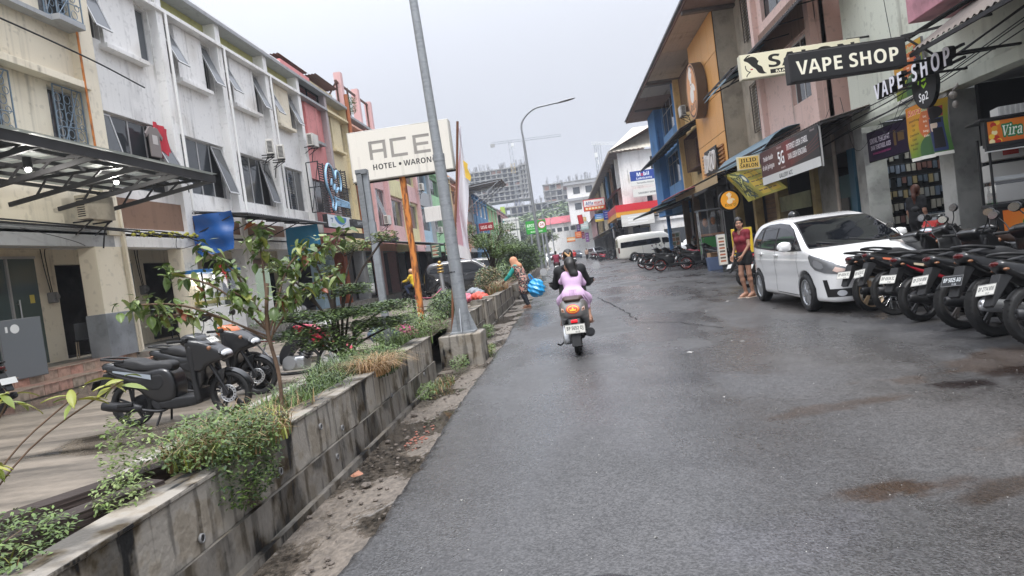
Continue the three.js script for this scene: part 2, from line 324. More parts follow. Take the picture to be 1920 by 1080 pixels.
// ================= GROUND =================
const tAsph = tex(1024, (u, v) => {
const g = fbm(u, v, 200,2,101), p = fbm(u, v, 64,3,102), b = fbm(u, v, 5,5,103);
let L = 0.22 + 0.36 * ss(0.2,0.85, g) + 0.2 * p + 0.18 * (b - 0.5);
if (vnoise(u * 180, v * 180,180,180,104) > 0.93) L += 0.34 * vnoise(u * 300, v * 300,300,300,105);
return [L * 1.0, L * 0.985, L * 0.975];
});
const tAsphR = tex(512, (u, v) => { const a = fbm(u, v, 5,6,111), b = fbm(u, v, 14,4,112,5), g = fbm(u, v, 120,2,113); return 0.26 + 0.36 * ss(0.35,0.65, a) - 0.14 * ss(0.5,0.7, b) + 0.12 * (g - 0.5); });
const tAsphB = tex(1024, (u, v) => 0.6 * fbm(u, v, 170,2,121) + 0.4 * fbm(u, v, 40,3,122));
const mAsph = M([0.125,0.124,0.126],1, { map: rep(tAsph, 1.9), roughnessMap: rep(tAsphR, 7.3,11), bumpMap: rep(tAsphB, 1.5), bumpScale: 0.0042, vertexColors: true });
const edgeX = a => -1.27 + 0.05 * (fbm(a * 0.013 + 0.37,0.2,64,5,131) - 0.5) * 4 * 0.6 - 0.02 * Math.sin(a * 0.9) - (a > 25 ? (a - 25) * 0.010 : 0);
const stains = [[1.55,3.72,0.48,0.13,0.12,[0.55,0.33,0.2]],[2.15,3.62,0.42,0.13,0.3,[0.5,0.36,0.26]],[2.95,5.7,0.26,0.22,0,[0.16,0.1,0.1]],[2.75,4.35,0.6,0.16,0.2,[0.9,0.78,0.68]],[3.7,6.5,1.2,0.35,0.3,[0.9,0.72,0.6]],[4.0,6.0,0.8,0.25,0.2,[0.34,0.27,0.24]],[2.5,3.0,0.8,0.3,-0.1,[0.5,0.46,0.42]],[1.9,5.5,0.5,0.16,0.2,[0.75,0.6,0.5]],[5.2,5.6,0.9,0.4,0.2,[0.4,0.33,0.3]],[1.0,3.3,0.5,0.3,0.5,[1.15,1.15,1.2]],[0.9,7.4,0.6,0.5,0.2,[0.85,0.85,0.87]],[0.15,10.2,0.5,0.9,0,[0.6,0.6,0.62]]];
{ // asphalt carriageway, its ragged left edge a real step over the gutter
const sheet = (A, xs) => {
const pos = [], c = [], ix = [], n = xs.length;
for (const a of A) xs.forEach((x, i) => {
const e = edgeX(a) + 0.03 * (hash(Math.round(a * 14),3,9) - 0.5), X = i < 2 ? e - (i === 0 ? 0.035 : 0) : e + x * 1.15;
pos.push(X, i === 0 ? -0.055 : i === 1 ? -0.006 : 0,-a);
const k = 0.60 + 0.82 * fbm((X + 40) / 97, (a + 10) / 300,16,5,141,48), br = ss(0.45,0.7, fbm((X + 20) / 61, (a + 10) / 200,12,4,147,36)) * ss(1.0,3.5, X);
const tr = 1 + 0.12 * Math.exp(-((X - 0.1) ** 2) / 0.5) - 0.18 * ss(2,5, X); let r = k * tr * (1 + 0.10 * br), g = k * tr * (1 + 0.01 * br), b = k * tr * (1 - 0.08 * br);
for (const [sx, sa, w, d, rot, t] of stains) { const dx = X - sx, dz = a - sa; if (Math.abs(dx) > w * 2 || Math.abs(dz) > w * 2) continue; const cx = dx * Math.cos(rot) + dz * Math.sin(rot), cz = -dx * Math.sin(rot) + dz * Math.cos(rot), q = Math.hypot(cx / w, cz / d), f = fbm((X + 9) / 20, (a + 9) / 20,48,4,171), f2 = fbm((X + 9) / 20, (a + 9) / 20,200,2,173), m = ss(1.15,0.55, q + (f - 0.5) * 1.7 + (f2 - 0.5) * 0.9); r *= mixn(1, t[0], m); g *= mixn(1, t[1], m); b *= mixn(1, t[2], m); }
c.push(r, g, b);
});
for (let j = 0; j < A.length - 1; j++) for (let i = 0; i < n - 1; i++) { const q = j * n + i; ix.push(q, q + 1, q + n + 1, q, q + n + 1, q + n); }
const g = new THREE.BufferGeometry(); g.setAttribute('position', new THREE.Float32BufferAttribute(pos, 3)); g.setAttribute('color', new THREE.Float32BufferAttribute(c, 3)); g.setIndex(ix); g.computeVertexNormals(); return g;
};
const rng = (a, b, s) => { const o = []; for (let x = a; x < b - s / 2; x += s) o.push(x); o.push(b); return o; };
struct('road', [sheet([...rng(-4,1.5,0.3),...rng(1.5,9,0.05),...rng(9,24,0.1)].filter((x, i, q) => !i || x > q[i - 1]),[0,0.01,0.03,...rng(0.07,8.2,0.05)]), sheet([...rng(24,80,0.5),...rng(80,240,4)].filter((x, i, q) => !i || x > q[i - 1]),[0,0.01,0.04,0.12,...rng(0.3,8.2,0.3)])], mAsph);
// the side street that opens on the right
const s = grid(20,10, (u, v) => [8.1 + u * 40,-0.004,-56.5 - v * 21.5]); s.setAttribute('color', new THREE.BufferAttribute(new Float32Array(s.attributes.position.count * 3).fill(0.95),3)); struct('side_street', s, mAsph);
}
// dirt and concrete gutter
const tGut = tex(1024, (u, v) => {
const a = fbm(u, v, 3,6,151,10), b = fbm(u, v, 12,5,152,40), g = fbm(u, v, 60,3,153,200), w = ss(0.47,0.6, a);
let L = 0.50 + 0.22 * (b - 0.5) + 0.5 * (g - 0.5) - 0.32 * w;
return [L * 1.05, L * 0.93, L * 0.80];
}, false, 1024);
const tGutR = tex(512, (u, v) => { const a = fbm(u, v, 3,6,151,10); return 0.7 - 0.62 * ss(0.42,0.54, a); });
const tGutB = tex(512, (u, v) => { const a = fbm(u, v, 3,6,151,10), g = fbm(u, v, 60,3,153,200), b = fbm(u, v, 12,5,152,40); return (0.5 * g + 0.4 * b) * (1 - ss(0.49,0.56, a)); });
const mGut = M([0.26,0.245,0.23],1, { map: rep(tGut, 1.3,6), roughnessMap: rep(tGutR, 1.3,6), bumpMap: rep(tGutB, 1.3,6), bumpScale: 0.02 });
struct('gutter', grid(12,240, (u, v) => { const a = -4 + v * 120, x = -1.98 + u * 0.95, lane = a > 25 ? (a - 25) * -0.010 : 0; return [x + lane, -0.035 - 0.025 * Math.sin(Math.min(1, u * 1.3) * Math.PI) + 0.012 * (hash(Math.round(u * 12), Math.round(v * 240),5) - 0.5),-a]; }), mGut);
// far ground sheet under everything
struct('ground', grid(8,8, (u, v) => [-900 + u * 1800,-0.12,60 - v * 1300]), mottM([0.13,0.125,0.11]));
// concrete parking apron on the left
const tLot = tex(1024, (u, v) => {
const a = fbm(u, v, 5,6,161,3), s = fbm(u, v, 4,5,162,26), g = fbm(u, v, 90,2,163), w = ss(0.5,0.66, fbm(u, v, 3,5,164,4));
let L = 0.62 + 0.95 * (s - 0.5) + 0.45 * (a - 0.5) + 0.18 * (g - 0.5) - 0.22 * w; return [L * 1.04, L * 0.96, L * 0.86];
});
const tLotR = tex(512, (u, v) => 0.55 - 0.45 * ss(0.5,0.6, fbm(u, v, 3,5,164,4)) + 0.15 * (fbm(u, v, 60,2,166) - 0.5));
const mLot = M([0.27,0.245,0.215],1, { map: rep(tLot, 7.7,6.1), roughnessMap: rep(tLotR, 7.7,6.1), bumpMap: rep(tConcB, 2.5), bumpScale: 0.006 });
struct('parking_apron', grid(20,60, (u, v) => [-10.4 + u * 7.75,-0.02,5 - v * 205]), mLot);
// apron and porch before the right-hand shops
const mPorch = M([0.27,0.26,0.245],0.6, { map: rep(tLot, 3,4) });
struct('shop_porch', [bb(6.9,7.5,-0.1,0.16,4,-56.2), bb(7.02,12,-0.1,0.20,4,-56.2), bb(7.1,7.5,-0.1,0.16,-78,-215), bb(7.4,12,-0.1,0.2,-78,-215)], mPorch);
// cracks and joints in the asphalt
{ const cr = []; const line = (pts, w) => { for (let i = 0; i < pts.length - 1; i++) { const [x0, z0] = pts[i],[x1, z1] = pts[i + 1]; const n = 10; let px = x0, pz = z0; for (let k = 1; k <= n; k++) { const qx = mixn(x0, x1, k / n) + rr(-.03,.03), qz = mixn(z0, z1, k / n) + rr(-.03,.03); const dx = qx - px, dz = qz - pz, l = Math.hypot(dx, dz), g = plane(w * rr(0.5,1.3), l * 1.1); g.rotateX(-Math.PI / 2); g.rotateY(Math.atan2(dx, dz)); g.translate((px + qx) / 2,0.0082, (pz + qz) / 2); cr.push(g); px = qx; pz = qz; } } };
line([[1.1,-13],[1.8,-12.2],[2.2,-10.8]],0.02); line([[2.4,-24],[3.4,-23.2],[4.4,-22.6]],0.05); line([[0.8,-21],[1.1,-16.5],[1.2,-13.5]],0.03); line([[3.2,-26],[3.9,-25]],0.04);
struct('asphalt_crack', cr, M([0.015,0.015,0.015],0.9)); }
// grit and small litter on the asphalt
{ reseed(5); const gs = [], c = new THREE.Color(); for (let i = 0; i < 900; i++) { const near = rnd() < 0.7, z = near ? -rr(2.4,9) : -rr(9,32), x = rr(-1.1, near ? 4 : 6), s = rr(0.0025,0.006) * (rnd() < 0.06 ? 2.2 : 1); const g = new THREE.TetrahedronGeometry(s); g.scale(1,0.5,1); g.rotateY(rr(0,6)); g.translate(x, s * 0.25, z); c.setScalar(rr(0.1,0.4)); g.setAttribute('color', new THREE.BufferAttribute(new Float32Array(Array.from({ length: g.attributes.position.count }, () => [c.r, c.g * 0.97, c.b * 0.9]).flat()),3)); gs.push(g); }
const r = mesh('road_grit', gs, M(0xffffff, 0.8, { vertexColors: true })); r.userData.kind = 'stuff';
reseed(8); for (let i = 0; i < 16; i++) { const z = -rr(8,24), x = rr(1.2,5.2), w = rr(0.03,0.09); const g = grid(3,3, (u, v) => [(u - .5) * w, 0.006 + 0.006 * hash(u * 9 | 0, v * 9 | 0, i), (v - .5) * w * 0.5]); g.rotateY(rr(0,3)); g.translate(x, 0, z); tag(mesh('paper_scrap', g, M([0.6,0.58,0.55],0.8)), 'small pale scrap of paper lying flat on the wet asphalt', 'litter', 'scraps of paper on the road'); }
}
// ---- planter wall with two courses, joints, weep holes ----
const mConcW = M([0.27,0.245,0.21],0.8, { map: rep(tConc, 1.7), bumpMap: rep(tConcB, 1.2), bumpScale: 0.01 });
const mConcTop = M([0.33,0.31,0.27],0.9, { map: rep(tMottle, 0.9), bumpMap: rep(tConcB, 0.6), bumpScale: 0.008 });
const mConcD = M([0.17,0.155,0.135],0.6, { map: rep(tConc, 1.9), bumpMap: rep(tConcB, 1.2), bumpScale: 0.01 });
const laneX = a => (a > 25 ? (a - 25) * -0.010 : 0);
{
const pw = thing('planter_wall', 'stained grey concrete planter wall along the gutter with black mould streaks', 'wall');
reseed(31);
const seg = (a0, a1, h) => {
let a = a0; while (a < a1 - 0.05) { const L = Math.min(rr(0.9,1.6), a1 - a), o = rr(-0.007,0.007), hh = h + rr(-0.008,0.008), lx = laneX(a);
const g = grid(Math.ceil(L / 0.12),6, (u, v) => [0,0,0]); // front face roughened
const n = Math.ceil(L / 0.1); const f = (x, y0, y1) => grid(n, 4, (u, v) => [x + 0.006 * (hash(Math.round((a + u * L) * 30), Math.round(v * 4 + y0 * 10),2) - .5), mixn(y0, y1, v),-(a + u * (L - 0.003))]);
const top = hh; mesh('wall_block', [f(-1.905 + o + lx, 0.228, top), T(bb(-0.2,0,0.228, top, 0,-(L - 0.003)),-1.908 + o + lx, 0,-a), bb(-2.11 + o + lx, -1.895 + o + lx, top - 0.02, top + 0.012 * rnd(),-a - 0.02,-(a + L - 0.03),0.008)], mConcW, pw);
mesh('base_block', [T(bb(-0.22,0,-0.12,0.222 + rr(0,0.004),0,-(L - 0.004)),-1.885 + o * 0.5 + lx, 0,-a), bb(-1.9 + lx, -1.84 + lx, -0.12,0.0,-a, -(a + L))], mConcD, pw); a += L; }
};
seg(-3.5,9.3,0.56); seg(11.6,15.2,0.55); seg(15.6,24,0.55); seg(26.5,60,0.5); seg(60,110,0.4);
mesh('pier', [bb(-2.15,-1.82,-.1,.66,-15.2,-15.55,.015), bb(-2.15,-1.82,-.1,.62,-17.4,-17.7,.015)], mConcW, pw);
mesh('ledge', [bb(-2.7,-2.1,.2,.45,-15.4,-17.4,.01)], mConcTop, pw);
for (const [a, y] of [[4.15,.33],[4.9,.42],[5.35,.3],[6.9,.24],[5.15,.13],[8.5,.18],[3.2,.3]]) { mesh('weep_pipe', [T(lathe([[.016,0],[.024,0],[.024,.012],[.016,.012],[.016,.0]],12),-1.885, y, -a, 0,0,-Math.PI / 2)], mk.greyPl, pw); mesh('weep_hole', [T(disc(.017,.004),-1.878, y, -a, 0,0, Math.PI / 2)], mk.dark, pw); }
struct('planter_soil', grid(8,160, (u, v) => { const a = -3.5 + v * 112; return [-2.85 + u * 0.77 + laneX(a),0.43 + 0.05 * hash(Math.round(u * 8), Math.round(v * 160),4),-a]; }), M([0.12,0.085,0.06],0.95, { map: tm3, bumpMap: rep(tConcB, .5), bumpScale: .03 }));
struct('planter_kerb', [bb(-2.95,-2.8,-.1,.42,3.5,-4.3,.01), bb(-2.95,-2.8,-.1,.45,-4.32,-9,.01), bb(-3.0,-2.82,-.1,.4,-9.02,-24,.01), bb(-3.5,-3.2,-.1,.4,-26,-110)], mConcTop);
}
// ================= FACADE KIT =================
// a = distance down the street (z = -a); walls stand in the plane x = X, facing the street (side -1: left row, +1: right row)
function wallHoles(side, X, a0, a1, y0, y1, holes = [], th = 0.22) {
const s = shape([[a0, y0],[a1, y0],[a1, y1],[a0, y1]]);
for (const h of holes) s.holes.push(new THREE.Path([[h[0], h[2]],[h[0], h[3]],[h[1], h[3]],[h[1], h[2]]].map(p => new THREE.Vector2(...p))));
const g = new THREE.ExtrudeGeometry(s, { depth: th, bevelEnabled: false }); g.rotateY(Math.PI / 2); g.translate(side < 0 ? X - th : X, 0,0); return g;
}
// box in facade coordinates: d0..d1 = distance out of the wall plane
const fb = (side, X, a0, a1, y0, y1, d0, d1, r = 0) => bb(X - side * d0, X - side * d1, y0, y1,-a0,-a1, r);
const mFrame = { alu: mk.alumFrame, dark: mk.steelDark, white: mk.white };
// a window: frame bars joined, each pane (or louvre blade stack) its own part; sashes may hang open from the top
function windowIn(parent, side, X, a0, a1, y0, y1, o = {}) {
const w = new THREE.Group(); w.name = 'window'; parent.add(w); const n = o.cols ?? 3, rec = o.rec ?? 0.14, t = o.t ?? 0.05, fm = o.frame ?? mk.alumFrame, D = -rec, fr = [];
fr.push(fb(side, X, a0, a1, y0, y0 + t, D - 0.04, D + 0.02), fb(side, X, a0, a1, y1 - t, y1, D - 0.04, D + 0.02));
for (let i = 0; i <= n; i++) { const a = mixn(a0 + t / 2, a1 - t / 2, i / n); fr.push(fb(side, X, a - t / 2, a + t / 2, y0 + t, y1 - t, D - 0.04, D + 0.02)); }
if (o.transom) fr.push(fb(side, X, a0 + t, a1 - t, o.transom - t / 2, o.transom + t / 2, D - 0.035, D + 0.015));
for (let i = 0; i < n; i++) {
const p0 = mixn(a0 + t / 2, a1 - t / 2, i / n) + t / 2, p1 = mixn(a0 + t / 2, a1 - t / 2, (i + 1) / n) - t / 2, ang = o.open?.[i] || 0;
if (o.louver) { const gs = []; for (let y = y0 + t + 0.04; y < y1 - t - 0.03; y += o.pitch ?? 0.11) { const g = T(bb(-(p1 - p0) / 2, (p1 - p0) / 2,-0.008,0.008,-0.055,0.055),0,0,0,-side * 0 + 0.6); g.rotateY(side < 0 ? Math.PI / 2 : -Math.PI / 2); g.translate(X + side * rec, y, -(p0 + p1) / 2); gs.push(g); } mesh('louvre_blades', gs, o.louver, w, { kind: 'stuff' }); continue; }
const g = [bb(-(p1 - p0) / 2, (p1 - p0) / 2,-(y1 - y0 - 2 * t),0,-0.006,0.006)], sash = [];
if (ang) { const W = (p1 - p0) / 2, H = y1 - y0 - 2 * t; sash.push(bb(-W, W, -0.05,0.004,-0.02,0.02), bb(-W, W, -H, -H + 0.05,-0.02,0.02), bb(-W, -W + 0.045,-H, 0,-0.019,0.019), bb(W - 0.045, W, -H, 0,-0.019,0.019)); }
const place = q => { q.rotateX(-ang); q.rotateY(side < 0 ? Math.PI / 2 : -Math.PI / 2); q.translate(X + side * (rec - (ang ? 0.05 : 0)), y1 - t, -(p0 + p1) / 2); return q; };
mesh('pane', g.map(place), o.pane ?? mk.pane, w); if (sash.length) mesh('sash', sash.map(place), fm, w);
if (ang) mesh('dark_opening', [fb(side, X, p0, p1, y0 + t, y1 - t, D - 0.06, D - 0.05)], mk.dark, w);
}
mesh('window_frame', fr, fm, w); return w;
}
// iron lattice of rings and bars over a window
function lattice(parent, side, X, a0, a1, y0, y1, m, d = 0.06, style = 0) {
const g = [], r = 0.012, z = a => -a, x = X - side * d;
for (const a of [a0, a1]) g.push(beam([x, y0, z(a)],[x, y1, z(a)],0.025)); for (const y of [y0, y1]) g.push(beam([x, y, z(a0)],[x, y, z(a1)],0.025));
if (style === 0) {
const n = Math.max(1, Math.round((a1 - a0) / 0.36)), w = (a1 - a0) / n; for (let i = 0; i < n; i++) { g.push(bar([x, y0, z(a0 + i * w)],[x, y1, z(a0 + i * w)], r)); for (let y = y0 + 0.12, k = 0; y < y1 - 0.08; y += 0.2, k++) { const t = new THREE.TorusGeometry(k % 2 ? 0.075 : 0.1,0.009,5,14); t.rotateY(Math.PI / 2); t.translate(x, y, z(a0 + (i + 0.35 + 0.3 * (k % 2)) * w)); g.push(t); } }
g.push(bar([x, y0, z(a0 + .05)],[x, y1, z(a1 - .1)], r), bar([x, y0 + (y1 - y0) * .4, z(a0)],[x, y0 + (y1 - y0) * .45, z(a1)], r));
} else { const s = style === 1 ? 0.14 : 0.2; for (let a = a0 + s / 2; a < a1; a += s) g.push(beam([x, y0, z(a)],[x, y1, z(a)],0.014)); for (let y = y0 + s / 2, k = 0; y < y1; y += s * (style === 1 ? 1 : 0.6), k++) g.push(beam([x - side * 0.014, y, z(a0)],[x - side * 0.014, y, z(a1)],0.014)); }
return mesh('window_grille', g, m, parent, { kind: 'stuff' });
}
// outdoor air-conditioning unit
function acUnit(side, X, a, y, label, o = {}) {
const t = thing('air_conditioner', label, 'air conditioner', [X - side * 0.2, y, -a], side < 0 ? Math.PI / 2 : -Math.PI / 2), w = o.w ?? 0.78, h = 0.54, d = 0.27;
if (o.yaw) t.rotation.y += o.yaw;
const s = shape([[-w / 2,0],[w / 2,0],[w / 2, h],[-w / 2, h]]); s.holes.push(new THREE.Path().absarc(-w * 0.12, h / 2,0.21,0,6.283, true));
const fg = new THREE.ExtrudeGeometry(s, { depth: 0.02, bevelEnabled: true, bevelSize: 0.008, bevelThickness: 0.008, bevelSegments: 2, bevelOffset: -0.008 }); fg.translate(0,0, d - 0.02);
mesh('casing', [bb(-w / 2, w / 2,0, h, 0, d - 0.025,0.015), fg], o.m ?? mAC, t);
const gr = []; for (let r = 0.05; r < 0.21; r += 0.026) { const q = new THREE.TorusGeometry(r, 0.004,4,24); q.translate(-w * 0.12, h / 2, d); gr.push(q); } for (let i = 0; i < 4; i++) gr.push(T(bb(-0.21,0.21,-0.004,0.004,-0.003,0.003),0,0,0,0,0, i * Math.PI / 4).translate(-w * 0.12, h / 2, d + 0.004));
mesh('fan_grille', gr, mk.darkMetal, t, { kind: 'stuff' }); mesh('fan', [T(disc(0.2,0.01),-w * 0.12, h / 2, d - 0.035, Math.PI / 2)], mk.dark, t);
const sl = []; for (let i = 0; i < 9; i++) sl.push(bb(w / 2 - 0.004, w / 2 + 0.006,0.06 + i * 0.048,0.085 + i * 0.048,0.04, d - 0.05)); for (let i = 0; i < 9; i++) sl.push(bb(-w / 2 - 0.006,-w / 2 + 0.004,0.06 + i * 0.048,0.085 + i * 0.048,0.04, d - 0.05)); mesh('side_vents', sl, mk.darkMetal, t, { kind: 'stuff' });
mesh('bracket', [beam([-w * 0.35,-0.03,-0.2],[-w * 0.35,-0.03, d],0.035), beam([w * 0.35,-0.03,-0.2],[w * 0.35,-0.03, d],0.035), beam([-w * .35,-0.03, d - .03],[-w * .35,-.3,-.19],.025), beam([w * .35,-0.03, d - .03],[w * .35,-.3,-.19],.025), tube([[w / 2,.1,.1],[w / 2 + .08,.05,.05],[w / 2 + .1,-.2,-.1],[w / 2 + .06,-.6,-.17]],.018,12,6)], mk.darkMetal, t);
return t;
}
const mAC = mottM([0.62,0.6,0.55],0.5);
const cable = (pts, r = 0.012) => tube(pts, r, 40,5);
// ================= LEFT ROW =================
const XL = -11;
const cCream = wallM([0.76,0.69,0.55]), cWhite = wallM([0.82,0.81,0.79]), cPink = wallM([0.66,0.26,0.25]), cYellow = wallM([0.70,0.60,0.38]), cSalmon = wallM([0.70,0.40,0.30]), cPaleY = wallM([0.68,0.62,0.36]), cGreen = wallM([0.32,0.55,0.32]), cOrange = wallM([0.66,0.34,0.17]), cRose = wallM([0.66,0.42,0.41]), cBrown = wallM([0.22,0.13,0.085]), cGreyB = wallM([0.36,0.37,0.38]), cBlue = wallM([0.10,0.24,0.42]), cTan = wallM([0.52,0.40,0.22]), cPeel = wallM([0.50,0.50,0.22]), cLtBlue = wallM([0.38,0.52,0.62]), cMaroon = wallM([0.2,0.05,0.045]);
const mRoofBrown = M([0.12,0.06,0.04],0.7, { map: tm3 }), mZinc = M([0.30,0.31,0.32],0.5, { map: tm3, metalness: 0.3 });
// one shophouse of the left row, all its bays: piers, walls with real openings, ledges, frieze, cornice
function shophouseL(label, a0, a1, bays, o) {
const t = thing('shophouse', label, 'shophouse'), S = -1, X = XL, W = o.wall, top = o.top ?? 10.85, p0 = o.pier ?? 0.34;
bays.forEach(b => {
const L = b.a0 + p0 / 2, R = b.a1 - p0 / 2, h2 = b.w2 === false ? null : b.w2 ?? [L + 0.05, R - 0.05,4.85,6.55];
const holes2 = [].concat(b.holes2 ?? (h2 ? [h2] : [])), holes3 = b.holes3 ?? [];
mesh('wall', [wallHoles(S, X - 0.12, L, R, 3.5,8.05, holes2), wallHoles(S, X - 0.12, L, R, 8.05,10.0, holes3)], b.wall ?? W, t);
if (b.frieze !== false) { mesh('frieze', [fb(S, X, L, R, 10.1,10.75,-0.42,-0.26)], b.friezeM ?? cPeel, t); }
if (b.build) b.build(t, L, R);
if (h2 && !b.holes2) windowIn(t, S, X - 0.12,...h2, b.win2 ?? { cols: 3 });
});
const A = bays.map(b => b.a0).concat(bays[bays.length - 1].a1);
A.forEach((a, i) => { if (o.skipFirst && i === 0) return; mesh('pillar', [fb(S, X, a - p0 / 2, a + p0 / 2,3.3, top, -0.3, o.pierOut ?? 0.14,0.01)], o.pierM ?? W, t); });
mesh('ledge', [fb(S, X, a0 + 0.02, a1 - .02,10.0,10.12,-0.4,0.22,0.01)], o.ledgeM ?? W, t);
mesh('cornice', [fb(S, X, a0 + .02, a1 - .02, top - 0.09, top + 0.05,-0.6,0.26,0.012)], o.corniceM ?? cGreyB, t);
mesh('parapet', [fb(S, X, a0 + .02, a1 - .02, top + 0.05, top + (o.par ?? 0.75),-0.75,-0.5)], o.parM ?? W, t);
mesh('floor_beam', [fb(S, X, a0, a1,3.02,3.5,-0.3,0.08,0.01)], o.beamM ?? W, t);
mesh('rear_block', [bb(X - 12, X - 2.2,3.3, top + 0.2,-a0 - 0.05,-a1 + 0.05), bb(X - 2.2, X - 0.36,3.2,3.4,-a0 - 0.05,-a1 + 0.05)], W, t);
return t;
}
// third-floor bay: a solid board in the middle, hinged windows at both edges, a sill shelf below
const boardBay = (c, boardM, open = [0.5,0.5]) => (t, L, R) => {
mesh('infill_panel', [fb(-1, XL, L + 0.82, R - 0.82,8.32,9.98,-0.3,-0.02,0.008)], boardM, t);
mesh('window_sill', [fb(-1, XL, L + 0.7, R - 0.66,8.18,8.3,-0.3,0.12,0.008)], boardM, t);
windowIn(t, -1, XL - 0.12, L + 0.05, L + 0.8,8.4,9.95, { cols: 1, open: [open[0]], t: 0.045, pane: mk.paneGrey }); windowIn(t, -1, XL - 0.12, R - 0.8, R - 0.05,8.4,9.95, { cols: 1, open: [open[1]], t: 0.045, pane: mk.paneGrey });
};
const h3 = (a0, a1) => [[a0 + 0.22, a0 + 0.97,8.4,9.95],[a1 - 0.97, a1 - 0.22,8.4,9.95]];
{ // cream shophouse at the left edge
const a0 = 6, a1 = 16.75, t = shophouseL('cream painted shophouse with blue iron window lattices and a steel canopy', a0, a1,[{ a0: 6, a1: 11.7, w2: false, holes2: [[9.6,11.3,5.3,6.72]] }, {
a0: 11.7, a1: 16.75, w2: false, holes2: [[13.0,14.2,5.15,6.7],[15.45,16.45,5.15,6.75]], holes3: [[15.6,16.5,8.4,9.9],[13.2,14.2,8.4,9.9]], build: (t) => {
const bl = M([0.16,0.22,0.28],0.6);
for (const [x0, x1, y0, y1] of [[13.0,14.2,5.15,6.7],[15.45,16.45,5.15,6.75],[15.6,16.5,8.4,9.9],[13.2,14.2,8.4,9.9]]) { windowIn(t, -1, XL - .12, x0, x1, y0, y1, { cols: 2, pane: mk.pane }); lattice(t, -1, XL - .1, x0 + .02, x1 - .02, y0, y1, bl, 0.1); }
mesh('balcony_shelf', [fb(-1, XL, 15.6,16.5,8.2,8.34,-0.1,0.34,0.01), fb(-1, XL, 11.9,15.6,8.2,8.3,-0.1,0.16)], cGreyB, t); lattice(t, -1, XL + .3,15.62,16.48,8.36,9.2, bl, 0.0);
mesh('wall_ledge', [fb(-1, XL, 11.9,16.6,6.82,6.98,-0.1,0.2,0.01)], cCream, t);
mesh('pipe', [tube([[XL + .2,8.15,-16.35],[XL + .2,7.0,-16.36],[XL + .19,5.1,-16.4]],.03,12,6)], mk.rust, t);
}
}], { wall: cCream, top: 10.85, beamM: cGreyB, pier: 0.5, corniceM: cCream });
mesh('cable_run', [cable([[XL + .25,7.6,-8],[XL + .12,7.75,-13],[XL + .3,7.55,-16.4],[XL + .2,7.42,-18.9]],.02)], mk.cable, t);
}
{ // long white shophouse, four bays
const b = [16.75,20.35,24.0,27.9,31.4]; const open = [[0.16,0,0,0],[0,0,0.1,0],[0,0,0,0.3],[0,0.5,0]];
const t = shophouseL('white painted shophouse with tall aluminium windows and rain streaks', 16.75,31.4,[0,1,2,3].map(i => ({
a0: b[i], a1: b[i + 1], holes3: h3(b[i], b[i + 1]), w2: [b[i] + 0.24, b[i + 1] - 0.24, i ? 4.75 : 4.6,6.56], win2: { cols: i === 0 ? 4 : 4, open: i === 0 ? [0.22,0,0,0.42] : i === 1 ? [0,0,0,0.28] : i === 2 ? [0,0,0,0.2] : [0,0,0,0], t: 0.055 },
build: boardBay(0, i === 3 ? cCream : cWhite, i === 0 ? [0.34,0] : [0.42,0.36])
})), { wall: cWhite, ledgeM: cWhite, skipFirst: true });
mesh('brown_band', [fb(-1, XL, 16.95,20.2,3.5,4.3,-0.1,0.02), fb(-1, XL, 20.5,31.3,3.5,3.95,-0.1,0.015)], cBrown, t);
for (const [a, y0] of [[20.45,4],[24.1,3.8],[28,3.8]]) mesh('drain_pipe', [bar([XL + .2, y0,-a - .12],[XL + .2,10,-a - .12],.045)], mk.white, t);
mesh('edge_roof', [T(corr(1.3,15,0.16,0.02), XL - 1.5,11.75,-24)], mZinc, t); mesh('roof_fascia', [fb(-1, XL, 16.75,31.4,11.45,11.72,-1.1,-0.9)], cTan, t);
}
{ // pink one with dark louvres
const t = shophouseL('pink shophouse with dark louvre windows and grey piers', 31.4,35.1,[{
a0: 31.4, a1: 35.1, friezeM: cPink, w2: [31.9,34.8,4.85,6.4], win2: { cols: 3 }, holes3: [[31.6,32.3,7.7,9.95],[34.1,34.9,7.7,9.95]],
build: (t, L, R) => {
const lv = mk.darkMetal; windowIn(t, -1, XL - .12,31.6,32.3,7.7,9.95, { cols: 1, louver: lv, frame: mk.darkMetal }); windowIn(t, -1, XL - .12,34.1,34.9,7.7,9.95, { cols: 1, louver: lv, frame: mk.darkMetal }); mesh('infill_panel', [fb(-1, XL, 32.35,34.05,8.3,9.95,-0.3,0.0)], cPink, t);
windowIn(t, -1, XL - .02, L + .1, R - .1,10.12,10.78, { cols: 2, louver: lv, frame: mk.darkMetal, rec: .1 }); mesh('window_sill', [fb(-1, XL, 32.2,34.3,8.12,8.26,-0.2,.14)], cGreyB, t);
}
}], { wall: cPink, pierM: wallM([0.42,0.36,0.36]), ledgeM: cGreyB, parM: cPink, par: 0.9, skipFirst: true });
mesh('edge_roof', [T(corr(1.4,3.7,0.16,0.02), XL - 1.2,12.0,-33.25)], mRoofBrown, t);
}
{ const t = shophouseL('cream yellow shophouse with a rust brown downpipe beside the pink one', 35.1,38.6,[{ a0: 35.1, a1: 38.6, friezeM: cYellow, w2: [35.5,38.2,4.75,6.45], win2: { cols: 3 }, holes3: h3(35.1,38.6), build: boardBay(0, cYellow, [0,0.0]) }], { wall: cYellow, ledgeM: cYellow, parM: cYellow, par: 0.8, skipFirst: true, pierM: cYellow });
mesh('downpipe', [bar([XL + .25,3.4,-38.55],[XL + .25,11.6,-38.55],.11)], M([0.42,0.13,0.045],.6, { map: tm3 }), t); mesh('edge_roof', [T(corr(1.5,3.6,0.16,0.02), XL - .9,11.95,-36.9)], mRoofBrown, t); }
